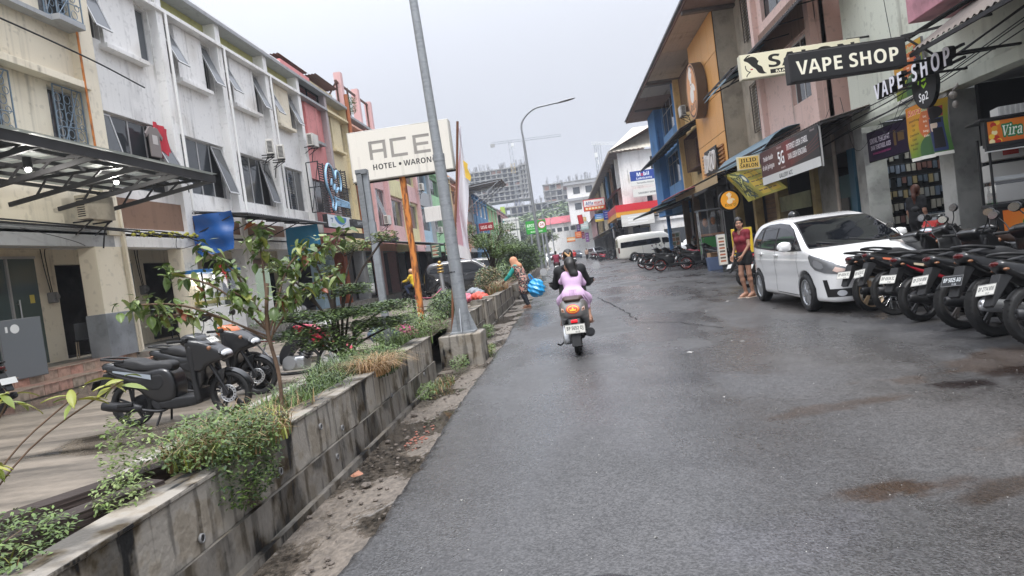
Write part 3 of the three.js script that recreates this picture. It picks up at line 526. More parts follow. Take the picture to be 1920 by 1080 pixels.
{ const t = shophouseL('salmon pink shophouse with unfinished roof frame and sprouting shrub', 38.6,46.2,[{ a0: 38.6, a1: 42.4, friezeM: cSalmon, w2: [39.2,41.8,4.9,6.4], win2: { cols: 3 } }, { a0: 42.4, a1: 46.2, friezeM: cRose, wall: cRose, w2: [42.9,45.7,4.6,7.0], win2: { cols: 3, open: [0.3,0,0] } }], { wall: cSalmon, ledgeM: cSalmon, parM: cSalmon, par: 0.3, skipFirst: true, pierM: cRose, top: 10.5 });
mesh('roof_frame', [beam([XL - .3,12.5,-38.8],[XL - .3,12.5,-46],.1), beam([XL - 1,11.4,-38.8],[XL - .2,12.5,-38.8],.08),...[39,41,43,45,46].map(a => beam([XL - .3,10.8,-a],[XL - .3,12.6,-a],.09))], mRoofBrown, t);
for (const [q, y] of [[39.3,13.1],[42.5,12.9],[45.2,12.7]]) mesh('concrete_stub', [fb(-1, XL, q, q + .4,10.8, y, -.5,-.1)], cRose, t); }
{ // further down: coloured fronts
const far = [[46.2,51, cRose, cPaleY, 'rose piers and pale yellow panels'],[51,56, cPaleY, cRose, 'pale yellow front and rose piers behind the rusty post'],[56,61.5, cLtBlue, cGreyB, 'pale blue front and grey piers'],[61.5,68, cGreen, cGreen, 'light green front and broad green piers'],[68,73.5, cMaroon, cTan, 'dark maroon wall above parked cars'],[73.5,84, cOrange, cSalmon, 'orange front with salmon panels'],[84,90, cSalmon, cGreyB, 'salmon front beside the lean-to roof frame'],[90,98, cRose, cBlue, 'rose front with blue window panels'],[98,108, cWhite, cBlue, 'white front with blue trim'],[108,124, cYellow, cGreen, 'pale yellow front with a green stripe far down the street'],[124,150, cWhite, cRose, 'plain white front far down the street']];
for (const [a0, a1, w, p, d] of far) {
const n = Math.max(1, Math.round((a1 - a0) / 4.6)), bays = []; for (let i = 0; i < n; i++) { const q0 = mixn(a0, a1, i / n), q1 = mixn(a0, a1, (i + 1) / n); bays.push({ a0: q0, a1: q1, friezeM: p, w2: [q0 + .5, q1 - .5,4.8,6.6], win2: { cols: 2, open: i % 2 ? [0,0.3] : 0 }, holes3: [[q0 + .6, q1 - .6,8.2,9.7]], build: (t, L, R) => { windowIn(t, -1, XL - .12, q0 + .6, q1 - .6,8.2,9.7, { cols: 2 }); mesh('spandrel', [fb(-1, XL, L, R, 6.8,8.0,-.2,.03)], p, t); } }); }
const t = shophouseL('three-storey shophouse with ' + d, a0, a1, bays, { wall: w, pierM: p, ledgeM: p, parM: w, par: rr(.3,.9), top: 10.7 + rr(-.2,.3), skipFirst: true, beamM: p, pier: .6 });
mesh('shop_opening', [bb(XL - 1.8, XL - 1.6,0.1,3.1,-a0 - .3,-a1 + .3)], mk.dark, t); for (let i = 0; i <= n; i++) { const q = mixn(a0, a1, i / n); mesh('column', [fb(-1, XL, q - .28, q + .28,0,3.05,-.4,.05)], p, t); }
}
}
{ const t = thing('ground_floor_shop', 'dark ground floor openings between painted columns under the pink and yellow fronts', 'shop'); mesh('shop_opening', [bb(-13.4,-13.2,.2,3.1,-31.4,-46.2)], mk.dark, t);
for (const [q, m] of [[33, cLtBlue],[35.1, M([.5,.12,.04],.6, { map: tm3 })],[38.6, cGreyB],[42.4, cRose],[46.2, cRose]]) mesh('column', [fb(-1, XL, q - .3, q + .3,.1,3.05,-.5,.05)], m, t); mesh('wall', [fb(-1, XL, 31.4,33,.3,3,-1.8,-1.7), fb(-1, XL, 38.8,40.2,.3,3,-1.4,-1.2)], cGreyB, t); mesh('ceiling', [bb(-13.4,-11,3.0,3.1,-31.4,-46)], cGreyB, t); }
// ---- ground floor, near shops ----
const mTile = [0,1,2,3].map(i => M([0.50 - i * .03,0.29 + i * .012,0.225 + i * .01],0.35, { map: rep(tMottle, .5) }));
{
const st = thing('porch_steps', 'two-step shop porch faced with mottled pink tiles', 'steps');
mesh('step_core', [bb(-13,-10.37,-.1,.19,-3,-16.9), bb(-13,-10.97,.19,.39,-3,-16.95)], mConcTop, st);
for (let r = 0; r < 2; r++) for (let i = 0; i < 17; i++) { const a = 10.2 + i * .4; const g = [bb(r ? -10.97 : -10.37, r ? -10.95 : -10.345, r ? .2 : 0, r ? .385 : .185,-a - .006,-a - .394,.003)]; const m = mesh('tile', g, mTile[(i * 7 + r * 3) % 4], st); m.name = 'tile'; }
for (let i = 0; i < 17; i++) { const a = 10.2 + i * .4; mesh('tile', [bb(-10.97,-10.33,.186,.206,-a - .004,-a - .396,.003)], mTile[(i * 5 + 1) % 4], st); mesh('tile', [bb(-11.6,-10.93,.386,.406,-a - .004,-a - .396,.003)], mTile[(i * 3 + 2) % 4], st); }
struct('porch_slab', [bb(-13.6,-10.55,-.1,.36,-17,-38,.01), bb(-10.9,-10.35,-.1,.2,-17.02,-21,.01), bb(-13.6,-10.8,-.1,.3,-38,-200)], mConcTop);
}
{
const t = thing('ground_floor_shop', 'ground floor shop front with cream columns, grey plinths and dark doorways', 'shop');
const C = cCream;
mesh('back_wall', [wallHoles(-1,-12.8,9,31.4,.3,3.3,[[14.6,16.4,.4,3.0],[17.05,18.65,.4,2.82],[19.75,20.28,.4,2.82],[20.85,22.95,.42,2.82],[24.4,27.3,.4,2.9],[28.3,31,.4,2.9]])], C, t);
mesh('soffit', [bb(-13,-10.92,3.3,3.36,-9,-31.4)], C, t);
for (const [a0, a1] of [[15.95,16.95],[19.75,20.5],[23.7,24.3],[27.6,28.2],[31.1,31.7]]) mesh('column', [bb(-11.35,-10.9,.36,3.02,-a0,-a1,.012)], a0 < 23 ? C : a0 < 29 ? cWhite : cLtBlue, t);
mesh('plinth', [bb(-11.38,-10.87,.36,1.42,-15.92,-16.98,.012)], mottM([0.26,0.28,0.30],.6), t); mesh('pier_strip', [bb(-10.95,-10.86,.3,3.4,-17.0,-17.14,.01), bar([-10.8,.4,-17.05],[-10.8,4,-16.95],.035)], C, t);
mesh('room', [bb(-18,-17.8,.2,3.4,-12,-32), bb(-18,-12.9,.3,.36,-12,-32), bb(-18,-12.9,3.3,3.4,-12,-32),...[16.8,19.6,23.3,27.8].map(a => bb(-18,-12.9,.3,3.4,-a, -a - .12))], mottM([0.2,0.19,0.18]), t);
mesh('blue_door', [bb(-12.86,-12.8,.4,2.8,-19.78,-20.25)], M([0.03,0.12,0.2],.5), t);
// glass door: pane, frame, long handle
const d = new THREE.Group(); d.name = 'glass_door'; t.add(d); mesh('pane', [bb(-12.8,-12.785,.42,2.98,-15.5,-16.38)], P([0.10,0.13,0.12],.08), d); mesh('pane', [bb(-12.83,-12.815,.42,2.98,-14.62,-15.48)], P([0.08,0.11,0.11],.08), d); mesh('door_frame', [bb(-12.84,-12.76,.4,2.98,-15.46,-15.51), bb(-12.84,-12.76,2.97,3.03,-14.6,-16.4)], mk.alumFrame, d); mesh('handle', [bar([-12.7,.9,-15.62],[-12.7,2.0,-15.62],.02), bar([-12.7,1,-15.62],[-12.8,1,-15.62],.012), bar([-12.7,1.9,-15.62],[-12.8,1.9,-15.62],.012)], mk.alu, d); mesh('notice', [bb(-12.783,-12.78,1.9,2.1,-16.05,-16.2)], M([.6,.5,.1]), d);
for (const a of [16.72,20.55]) { mesh('electric_meter', [bb(-12.8,-12.62,1.85,2.12,-a + .09,-a - .09,.03), T(disc(.075,.06),-12.6,2.0,-a, 0,0, Math.PI / 2)], mk.greyPl, t); mesh('meter_cable', [cable([[-12.72,2.1,-a + .03],[-12.74,2.7,-a + .1],[-12.74,3.25,-a + .15]],.012), cable([[-12.72,2.1,-a - .03],[-12.74,2.7,-a],[-12.74,3.2,-a - .02],[-12.74,3.25,-a - .4]],.012)], mk.cable, t); }
mesh('cable_run', [cable([[-10.75,3.55,-9],[-10.72,3.45,-13],[-10.7,3.4,-16.4],[-10.7,3.36,-17.5],[-10.7,3.3,-20.3]],.025), cable([[-10.75,3.6,-9],[-10.72,3.5,-13.4],[-10.7,3.44,-16.4],[-10.7,3.4,-19],[-10.72,3.2,-20.4]],.02), cable([[-10.72,3.35,-13.5],[-10.7,3.1,-15],[-11.5,2.95,-17],[-12,2.8,-19]],.008), cable([[-10.7,3.3,-19.2],[-10.6,2.95,-19.0],[-10.6,3.05,-19.9]],.01)], mk.cable, t);
mesh('vine_trim', Array.from({ length: 26 }, (_, i) => sph(-10.72 + rr(-.03,.03),3.36 + rr(-.06,.05),-17.2 - i * .125,.05,.05,.08,6)), M([.38,.36,.05],.7, { map: tm3 }), t);
}
// steel canopy with translucent sheets and two lamps
{
const t = thing('steel_canopy', 'dark steel canopy frame with pale translucent sheets over the cream shop', 'canopy'), f = [], S = [-10.95,3.95], E = [-8.05,4.22];
for (const a of [8,9.4,10.8,12.2,13.6,15,16.4]) { f.push(beam([S[0], S[1] - .1,-a],[E[0], E[1],-a],.06,.09), beam([S[0], S[1] + .35,-a],[E[0], E[1] + .06,-a],.05,.06)); for (let k = 1; k < 5; k++) { const u = k / 5, x = mixn(S[0], E[0], u); f.push(beam([x, mixn(S[1] - .1, E[1], u),-a],[x + .3, mixn(S[1] + .33, E[1] + .06, u + .1),-a],.035)); } }
for (let k = 0; k <= 5; k++) { const u = k / 5; f.push(beam([mixn(S[0], E[0], u), mixn(S[1] + .38, E[1] + .1, u),-8],[mixn(S[0], E[0], u), mixn(S[1] + .38, E[1] + .1, u),-16.5],.05,.07)); }
f.push(beam([E[0], E[1] + .04,-7.9],[E[0], E[1] + .04,-16.5],.06,.16));
mesh('steel_frame', f, mk.steelDark, t);
for (let i = 0; i < 6; i++) { const a0 = 8 + i * 1.42; mesh('roof_sheet', [grid(2,2, (u, v) => [mixn(-10.95,-7.95, u), mixn(4.40,4.38, u),-mixn(a0, a0 + 1.40, v)])], P([0.34,0.37,0.34],.6, { transmission: .7, thickness: 0 }), t); }
}
// ================= RIGHT ROW =================
const XR = 7.5;
const gMint = wallM([0.68,0.70,0.60]), gPinkR = wallM([0.82,0.60,0.53]), gBrownR = wallM([0.27,0.17,0.13]), gConcR = M([0.50,0.44,0.35],.9, { map: rep(tMottle, 4), bumpMap: rep(tConcB, 2), bumpScale: .006 }), gTanR = wallM([0.68,0.48,0.22]), gBlueR = wallM([0.07,0.22,0.48]), gBlueL = wallM([0.17,0.34,0.60]), gSoffit = wallM([0.50,0.42,0.34]), mTin = M([0.16,0.13,0.11],.6, { map: tm3 }), mTinBlue = M([0.17,0.26,0.31],.5, { map: tm3 }), mTinRed = M([0.42,0.05,0.055],.5, { map: tm3 }), mTinGreen = M([0.04,0.13,0.13],.5, { map: tm3 });
const mOrangeP = [0,1,2].map(i => cleanM([0.82 - i * .02,0.42 - i * .012,0.12],.5));
// awning: corrugated sheet sloping out from the wall, rafters, front bar
function awning(label, a0, a1, xw, yw, xe, ye, m, o = {}) {
const t = thing('awning', label, 'awning'), n = Math.max(2, Math.round((a1 - a0) / 1.6)), gs = [];
const p = o.pitch ?? 0.16, nn = Math.round((a1 - a0) / p) * 6;
mesh('roof_sheet', [grid(nn, 6, (u, v) => { const c = o.curve ? o.curve * Math.max(0, v - .5) ** 2 * 4 : 0; return [mixn(xw, xe, v), mixn(yw, ye, v) + (o.curve ? o.curve * .8 * Math.sin(v * Math.PI) - c : 0) + 0.018 * Math.sin(u * (a1 - a0) / p * 6.2832),-mixn(a0, a1, u)]; })], m, t);
for (let i = 0; i <= n; i++) { const a = mixn(a0 + .05, a1 - .05, i / n); gs.push(beam([xw, yw - .06,-a],[xe, ye - .05,-a],.04,.05)); if (o.brace) gs.push(beam([xw, yw - .7,-a],[mixn(xw, xe, .75), mixn(yw, ye, .75) - .06,-a],.03)); }
gs.push(beam([xe, ye - .06,-a0],[xe, ye - .06,-a1],.04,.06), beam([mixn(xw, xe, .5), mixn(yw, ye, .5) - .08,-a0],[mixn(xw, xe, .5), mixn(yw, ye, .5) - .08,-a1],.04));
mesh('frame', gs, mk.steelDark, t); return t;
}
{ // grey green shophouse nearest on the right
const t = thing('shophouse', 'grey green weathered shophouse with black open ground floor, nearest on the right', 'shophouse');
mesh('wall', [wallHoles(1, XR, 4,18.4,3.66,10.8,[[15.3,16.9,6.6,8.6],[9,12,6.4,8.2]])], gMint, t);
mesh('floor_beam', [bb(XR - .05, XR + .35,3.5,3.72,-4,-18.42,.01)], gMint, t); mesh('soffit', [bb(XR + .02,12,3.62,3.68,-4,-18.4)], cGreyB, t);
for (const [x0, x1, y0, y1] of [[15.3,16.9,6.6,8.6],[9,12,6.4,8.2]]) windowIn(t, 1, XR, x0, x1, y0, y1, { cols: 2, frame: mk.darkMetal });
for (const [a0, a1] of [[14.05,14.55],[17.9,18.4],[9.3,9.7]]) mesh('column', [bb(XR - .02, XR + .5,.16,3.5,-a0,-a1,.012)], mottM([.45,.45,.42]), t);
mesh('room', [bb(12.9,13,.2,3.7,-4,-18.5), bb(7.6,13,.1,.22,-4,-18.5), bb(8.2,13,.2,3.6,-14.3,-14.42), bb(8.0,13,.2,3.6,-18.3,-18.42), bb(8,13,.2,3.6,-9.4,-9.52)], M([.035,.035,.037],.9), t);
mesh('side_block', [bb(XR + .25,14,3.7,10.8,-4,-18.3)], gMint, t);
}
{ // pink one
const t = thing('shophouse', 'dusty pink shophouse with a window under a tin awning, beside the grey green one', 'shophouse');
mesh('wall', [wallHoles(1, XR, 20,25.4,3.9,11,[[20.9,22.5,4.95,6.75],[20.8,24.6,8.2,10]]), wallHoles(1, XR + .9,18.4,20.1,3.9,11,[]), bb(XR + .1, XR + 1,3.9,11,-20,-20.15)], gPinkR, t); mesh('upper_recess', [bb(XR - .03, XR, 6.8,7.9,-20.02,-25.38)], gBrownR, t);
windowIn(t, 1, XR, 20.9,22.5,4.95,6.75, { cols: 2, frame: mk.white, transom: 6.1 }); windowIn(t, 1, XR, 20.8,24.6,8.2,10, { cols: 3, frame: mk.darkMetal });
for (const a of [20.2,25.3]) mesh('pilaster', [bb(XR - .18, XR + .1,3.9,11,-a + .18,-a - .16,.01)], gPinkR, t);
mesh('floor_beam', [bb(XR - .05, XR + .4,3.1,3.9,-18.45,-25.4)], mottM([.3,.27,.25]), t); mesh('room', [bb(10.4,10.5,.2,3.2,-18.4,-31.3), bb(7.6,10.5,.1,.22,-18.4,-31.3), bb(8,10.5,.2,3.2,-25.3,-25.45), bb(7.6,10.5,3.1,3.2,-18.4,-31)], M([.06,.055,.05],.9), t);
const yl = mottM([.42,.32,.14]); for (const a of [18.75,21.6,25.2]) mesh('column', [bb(XR - .02, XR + .35,.16,3.1,-a + .17,-a - .17,.01)], a < 19 ? M([.03,.1,.15],.5) : yl, t);
mesh('teal_door', [bb(XR + .1, XR + .14,.2,2.5,-19.1,-20.2)], M([.02,.08,.09],.5), t); mesh('notice_board', [bb(XR + .05, XR + .09,.25,1.9,-19.3,-20.0)], mottM([.05,.05,.05],.4), t);
mesh('wall_panel', [bb(XR + .12, XR + .2,.2,3.1,-20.2,-21.5)], mottM([.3,.29,.26]), t); mesh('poster_strip', [bb(XR + .02, XR + .05,1.85,2.35,-22,-25)], mottM([.22,.24,.12],.5), t);
mesh('wood_door', [bb(8.3,8.36,.2,2.6,-26.2,-27.6)], mk.wood, t);
mesh('drain_pipe', [bar([XR - .12,.1,-19.5],[XR - .12,3.6,-19.45],.05)], mottM([.5,.42,.35]), t);
}
{ // recessed bay with lattice windows and raw concrete
const t = thing('shophouse', 'recessed bare concrete bay with lattice windows between the pink and orange fronts', 'shophouse'), X = 8.4, lm = M([.09,.065,.045],.7);
mesh('wall', [wallHoles(1, X, 25.4,31.3,3.9,11,[[28.0,29.9,5.25,7.15],[27.9,29.8,8.9,10.7]])], gConcR, t); mesh('cream_strip', [bb(X - .03, X, 3.9,11,-25.6,-27.8)], wallM([.52,.42,.32]), t);
for (const [y0, y1] of [[5.25,7.15],[8.9,10.7]]) { windowIn(t, 1, X, 28.0,29.8, y0, y1, { cols: 2, frame: mk.white }); lattice(t, 1, X, 28.0,29.8, y0, y1, lm, .1,2); }
mesh('wing_wall', [bb(XR + .1, X + .2,3.9,11,-25.32,-25.5)], gPinkR, t); mesh('floor_beam', [bb(XR, X + .3,3.3,3.9,-25.4,-31.3)], mottM([.3,.27,.25]), t);
const yl = mottM([.42,.30,.12]); for (const a of [28.2,31.1]) mesh('column', [bb(XR, XR + .3,.16,3.3,-a + .16,-a - .16,.01)], yl, t);
const sl = []; for (let i = 0; i < 15; i++) sl.push(bb(7.9,7.94,.3 + i * .18,.46 + i * .18,-25.6,-28)); sl.forEach(g => mesh('shutter_slat', [g], mk.wood, t));
}
{ // orange proud block of cladding panels
const t = thing('shophouse', 'orange panelled front with raw concrete side wall and a round chef sign', 'shophouse');
mesh('concrete_side', [bb(XR + .03,9.6,3.9,10.95,-31.3,-37.1)], gConcR, t);
const ys = [3.95,5.75,7.45,9.15,10.9], as = [31.3,32.6,34.0,35.5,37.1];
for (let j = 0; j < 4; j++) for (let i = 0; i < 4; i++) mesh('cladding_panel', [bb(XR - .03, XR + .03, ys[j] + .012, ys[j + 1] - .012,-as[i] - .012,-as[i + 1] + .012,.006)], mOrangeP[(i * 3 + j * 2) % 3], t);
mesh('joint_backing', [bb(XR - .005, XR + .029,3.95,10.9,-31.31,-37.09)], mk.dark, t);
for (let k = 0; k < 7; k++) mesh('sign_slat', [bb(XR - .12, XR - .04,4.15 + k * .17,4.24 + k * .17,-31.7,-36.2,.01)], M([.35,.17,.06],.6), t);
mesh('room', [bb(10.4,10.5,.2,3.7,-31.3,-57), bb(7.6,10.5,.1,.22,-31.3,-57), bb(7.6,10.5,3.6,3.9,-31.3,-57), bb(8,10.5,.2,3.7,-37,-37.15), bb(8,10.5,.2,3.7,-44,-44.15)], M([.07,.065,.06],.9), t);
for (const a of [31.5,34.2,37.1]) mesh('column', [bb(XR, XR + .35,.16,3.6,-a + .17,-a - .17,.01)], mottM([.25,.24,.22]), t);
const bars = []; for (let a = 31.8; a < 34; a += .11) bars.push(bar([XR + .1,.2,-a],[XR + .1,3.0,-a],.012,.012,5)); mesh('grille_gate', bars, mk.steelDark, t, { kind: 'stuff' });
}
{ // tan bay
const t = thing('shophouse', 'tan painted bay with brown window cages next to the orange panels', 'shophouse'), X = 8.2;
mesh('wall', [wallHoles(1, X, 37.1,44.2,3.9,11,[[37.6,41.9,4.9,7.0],[37.6,41.5,8.4,10.5]])], gTanR, t); const br = M([.10,.035,.025],.6);
windowIn(t, 1, X, 37.6,41.9,4.9,7, { cols: 3, frame: br }); windowIn(t, 1, X, 37.6,41.5,8.4,10.5, { cols: 3, frame: br });
lattice(t, 1,7.75,37.8,41.9,5.1,7.0, br, .1,1); lattice(t, 1,7.75,37.8,41.4,8.5,10.4, br, .1,1); mesh('cage_side', [bb(7.66,8.2,5.1,5.14,-37.8,-41.9), bb(7.66,8.2,6.98,7.02,-37.8,-41.9), bb(7.66,8.2,8.48,8.52,-37.8,-41.4)], br, t);
for (const a of [40.7,44.1]) mesh('column', [bb(XR, XR + .35,.16,3.9,-a + .17,-a - .17,.01)], mk.wood, t); mesh('fin_wall', [bb(7.75,8.2,3.9,11,-43.9,-44.2)], gTanR, t);
}
{ const t = thing('shophouse', 'bright blue end shophouse at the side street corner', 'shophouse'), X = 8.2;
mesh('wall', [wallHoles(1, X, 44.2,56.3,3.2,11.4,[[47.4,52.6,5.2,7.3],[47.4,52.6,8.8,11]]), bb(X, 16,3.2,11.4,-56.1,-56.3)], gBlueL, t); mesh('corner_pier', [bb(7.7,8.5,3.2,11.3,-52.8,-56.32,.01)], gBlueR, t); mesh('corner_post', [bb(8.2,8.45,.1,3.25,-55.9,-56.2,.01)], gBlueR, t); mesh('party_pier', [bb(7.8,8.3,3.2,11.3,-44.1,-45.2)], gBlueR, t);
windowIn(t, 1, X, 47.4,52.6,5.2,7.3, { cols: 3, transom: 6.7 }); windowIn(t, 1, X, 47.4,52.6,8.8,11, { cols: 3, transom: 10.3 }); mesh('room_back', [bb(10,16,.2,3.3,-56,-56.2)], cWhite, t); }
{ // the long eaves roof over the right row
const t = thing('eaves_roof', 'long dark tiled eaves roof overhanging the right-hand row with stained boarded soffit', 'roof'), a0 = 16, a1 = 57.2;
const n = 400; mesh('roof_covering', [grid(n, 4, (u, v) => [mixn(6.1,13, v), mixn(11.2,14.6, v) + .025 * Math.sin(u * (a1 - a0) / .22 * 6.28),-mixn(a0, a1, u)])], mRoofBrown, t);
mesh('fascia_board', [bb(6.14,6.2,10.92,11.16,-a0,-a1)], M([.16,.07,.045],.7, { map: tm3 }), t); mesh('gutter', [bb(6.03,6.13,11.05,11.14,-a0,-a1)], mk.greyPl, t);
for (let i = 0; i < 27; i++) { const q = a0 + i * 1.525, st = i > 20 ? gBrownR : i > 16 && i % 3 === 0 ? mTin : i < 10 ? gBrownR : gSoffit; mesh('soffit_board', [bb(6.2,8.5,10.93 + rr(-.012,.012),10.955,-q - .01,-q - 1.515)], st, t); }
mesh('gable_board', [extr([[6.1,10.95],[13,14.4],[13,14.1],[6.9,10.95]],.06).translate(0,0,-a1)], mRoofBrown, t);
mesh('rafter_tail', [bb(6.2,8.4,10.78,10.9,-30.9,-31.2), bb(6.2,8.2,10.8,10.92,-44,-44.2), bb(6.3,8.2,10.8,10.92,-52,-52.2)], mTin, t);
}
awning('rusty tin awning over the pink second-floor window', 17.3,25.3,7.55,7.75,6.3,6.72, mTin, { brace: 1 });
awning('grey blue curved awning sheet at second-floor height beside the salon sign', 24.5,29.2,8.3,7.6,6.3,6.85, mTinBlue, { curve: .22, pitch: .12 });
awning('long brown and blue awning at second-floor height along the orange and blue fronts', 37,56,8.1,7.6,6.6,6.95, mTin);
awning('grey blue curved awning above the stationery shop', 22.1,29,7.6,4.35,6.3,3.88, mTinBlue, { curve: .2, pitch: .12 });
awning('corrugated awning over the phone network banner', 17.3,22.4,7.6,3.95,6.35,3.72, mTin);
awning('tan scalloped canopy before the orange front', 27,37,7.6,3.95,6.0,3.65, M([.45,.33,.18],.6, { map: tm3 }), { pitch: .3 });
awning('red sheet canopy over the food stall', 31.5,37.6,7.4,3.9,5.35,3.42, mTinRed); awning('blue sheet canopy next to the red one', 37.7,42,7.4,3.8,5.3,3.32, M([.06,.14,.28],.5, { map: tm3 })); awning('dark green sheet canopy farthest along the food stalls', 42.1,51.5,7.6,3.75,5.2,3.2, mTinGreen);
awning('sagging brown tin awning at the upper right', 7,12.4,7.55,4.9,6.1,3.98, mTin);
mesh('fascia_strip', Array.from({ length: 44 }, (_, i) => bb(5.98,6.0,3.28,3.62,-27.1 - i * .225,-27.28 - i * .225)), M([.5,.36,.2],.6)); tag(scene.children[scene.children.length - 1], 'tan pleated valance strip hanging under the scalloped canopy', 'valance');
{ // pink cantilever at the top right
const t = thing('water_tank_box', 'pink box overhang with pipes at the top right corner', 'overhang'); mesh('box', [bb(6.75,7.5,4.75,5.6,-11.6,-13.7,.02)], M([.62,.28,.33],.6, { map: tm3 }), t); mesh('pipe', [bar([6.9,4.6,-11.6],[6.9,4.6,-13.9],.03), bar([7.1,4.66,-11],[7.1,4.66,-14.6],.025)], mk.dark, t); }
for (const [a, y, l] of [[26.6,4.75, 'white air conditioner below the lattice window by the pink wall'],[38.2,4.5, 'white air conditioner under the lower brown cage']]) acUnit(1,8.35, a, y, l);
acUnit(1,7.7,39.8,8.0, 'white air conditioner high under the upper brown cage');
// far part of the right row, beyond the side street
function shophouseR(label, a0, a1, c, o = {}) {
const t = thing('shophouse', label, 'shophouse'), n = Math.max(1, Math.round((a1 - a0) / 4.5)), h2 = [], h3_ = []; for (let i = 0; i < n; i++) { const q0 = mixn(a0, a1, i / n), q1 = mixn(a0, a1, (i + 1) / n); h2.push([q0 + .8, q1 - .8,5.0,7.0]); h3_.push([q0 + .8, q1 - .8,8.4,10.2]); }
mesh('wall', [wallHoles(1, XR, a0, a1,3.6,11.4,[...h2,...h3_])], c, t); mesh('body', [bb(XR + .3,16,3.4,11.3,-a0 - .02,-a1 + .02)], c, t);
for (const h of [...h2,...h3_]) windowIn(t, 1, XR, ...h, { cols: 2, frame: mk.darkMetal });
for (let i = 0; i <= n; i++) { const q = mixn(a0, a1, i / n); mesh('pier', [bb(XR - .5, XR + .1,3.6,11.4,-q + .22,-q - .22)], o.pier ?? c, t); mesh('column', [bb(XR - .3, XR + .2,.1,3.6,-q + .2,-q - .2)], mottM([.25,.23,.2]), t); }
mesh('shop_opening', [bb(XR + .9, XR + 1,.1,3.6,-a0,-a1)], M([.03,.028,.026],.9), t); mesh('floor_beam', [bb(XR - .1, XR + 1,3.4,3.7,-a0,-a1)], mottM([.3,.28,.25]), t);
mesh('mid_awning', [grid(2,2, (u, v) => [mixn(7.5,6.2, v), mixn(8.0,7.4, v),-mixn(a0 + .2, a1 - .2, u)])], o.aw ?? mTin, t); mesh('low_awning', [grid(2,2, (u, v) => [mixn(7.5,5.8, v), mixn(4.2,3.6, v),-mixn(a0 + .2, a1 - .2, u)]), beam([5.8,3.6,-a0],[5.8,3.6,-a1],.06)], o.aw2 ?? mTin, t);
return t;
}
{
const w = shophouseR('white corner shophouse with hipped ribbed roof and oil signs', 78.2,88, cWhite);
mesh('end_wall', [wallHoles(1,0,0,8.6,3.6,11.4,[[1.5,2.1,8.6,10.6],[2.9,3.4,8.6,10.6],[2.1,2.7,5.0,7.0],[5.5,6.2,8.6,10.6]]).rotateY(-Math.PI / 2).rotateY(0).translate(XR, 0,-78)], cWhite, w);
for (const [x0, x1, y0, y1] of [[1.5,2.1,8.6,10.6],[2.9,3.4,8.6,10.6],[2.1,2.7,5,7],[5.5,6.2,8.6,10.6]]) mesh('window', [bb(XR + x0, XR + x1, y0, y1,-78.12,-78.18)], mk.pane, w);
for (const x of [7.6,9.3,11.5,14]) mesh('pilaster', [bb(x - .3, x + .3,3.6,11.3,-77.85,-78.2)], cWhite, w);
mesh('hip_roof', [grid(60,6, (u, v) => { const x0 = mixn(5.9,17, u), top = mixn(9.5,13, u); return [mixn(x0, top, v),11.5 + 3.1 * v + .05 * Math.sin(u * 11 / .45 * 6.28),-77 - 5.5 * v]; })], wallM([.56,.52,.44]), w);
mesh('ground_front', [bb(9.6,16,0,3.6,-78,-78.2)], cWhite, w); mesh('garage_opening', [bb(7.6,9.5,.1,3.1,-78.3,-78.4), bb(11,15,.9,2.6,-77.96,-77.99)], mk.pane, w); mesh('red_base', [bb(10.6,16,.1,.5,-77.9,-77.98)], mTinRed, w);
const bd = thing('fascia_band', 'red and yellow fascia band wrapping the white corner shop', 'fascia'); mesh('red_band', [bb(6.0,10.6,5.0,5.75,-76.6,-77.9), bb(6.0,7.5,5.0,5.75,-77.9,-92)], M([.6,.02,.03],.4), bd); mesh('yellow_band', [bb(6.02,10.58,4.45,4.99,-76.62,-77.9), bb(6.02,7.5,4.45,4.99,-77.9,-92)], M([.72,.33,.03],.4), bd); mesh('broken_edge', [bb(6.1,10.4,4.2,4.44,-76.8,-77.9)], mottM([.5,.48,.44]), bd); mesh('canopy_underside', [bb(6.1,10.5,4.1,4.19,-76.9,-77.9)], mk.dark, bd);
}
shophouseR('brown and cream shophouse behind the white corner building', 88,97, cTan, { pier: cBrown }); shophouseR('blue pillared shophouse down the right row', 97,106, cWhite, { pier: cBlue }); shophouseR('cream shophouse with many shop signs on the right', 106,120, cCream); shophouseR('grey shophouse near the far end on the right', 120,140, cGreyB, { pier: cTan }); shophouseR('rose trimmed shophouse at the far right end', 140,165, cWhite, { pier: cRose });
{ const t = thing('eaves_roof', 'far eaves roof over the shops beyond the side street', 'roof'); mesh('roof_covering', [grid(2,2, (u, v) => [mixn(6.0,13, v), mixn(11.6,14.6, v),-mixn(77,165, u)])], mRoofBrown, t); mesh('fascia_board', [bb(6.0,6.08,11.3,11.6,-77,-165)], M([.3,.25,.2],.7), t); mesh('soffit', [bb(6.1,7.6,11.4,11.45,-77,-165)], mTin, t); }
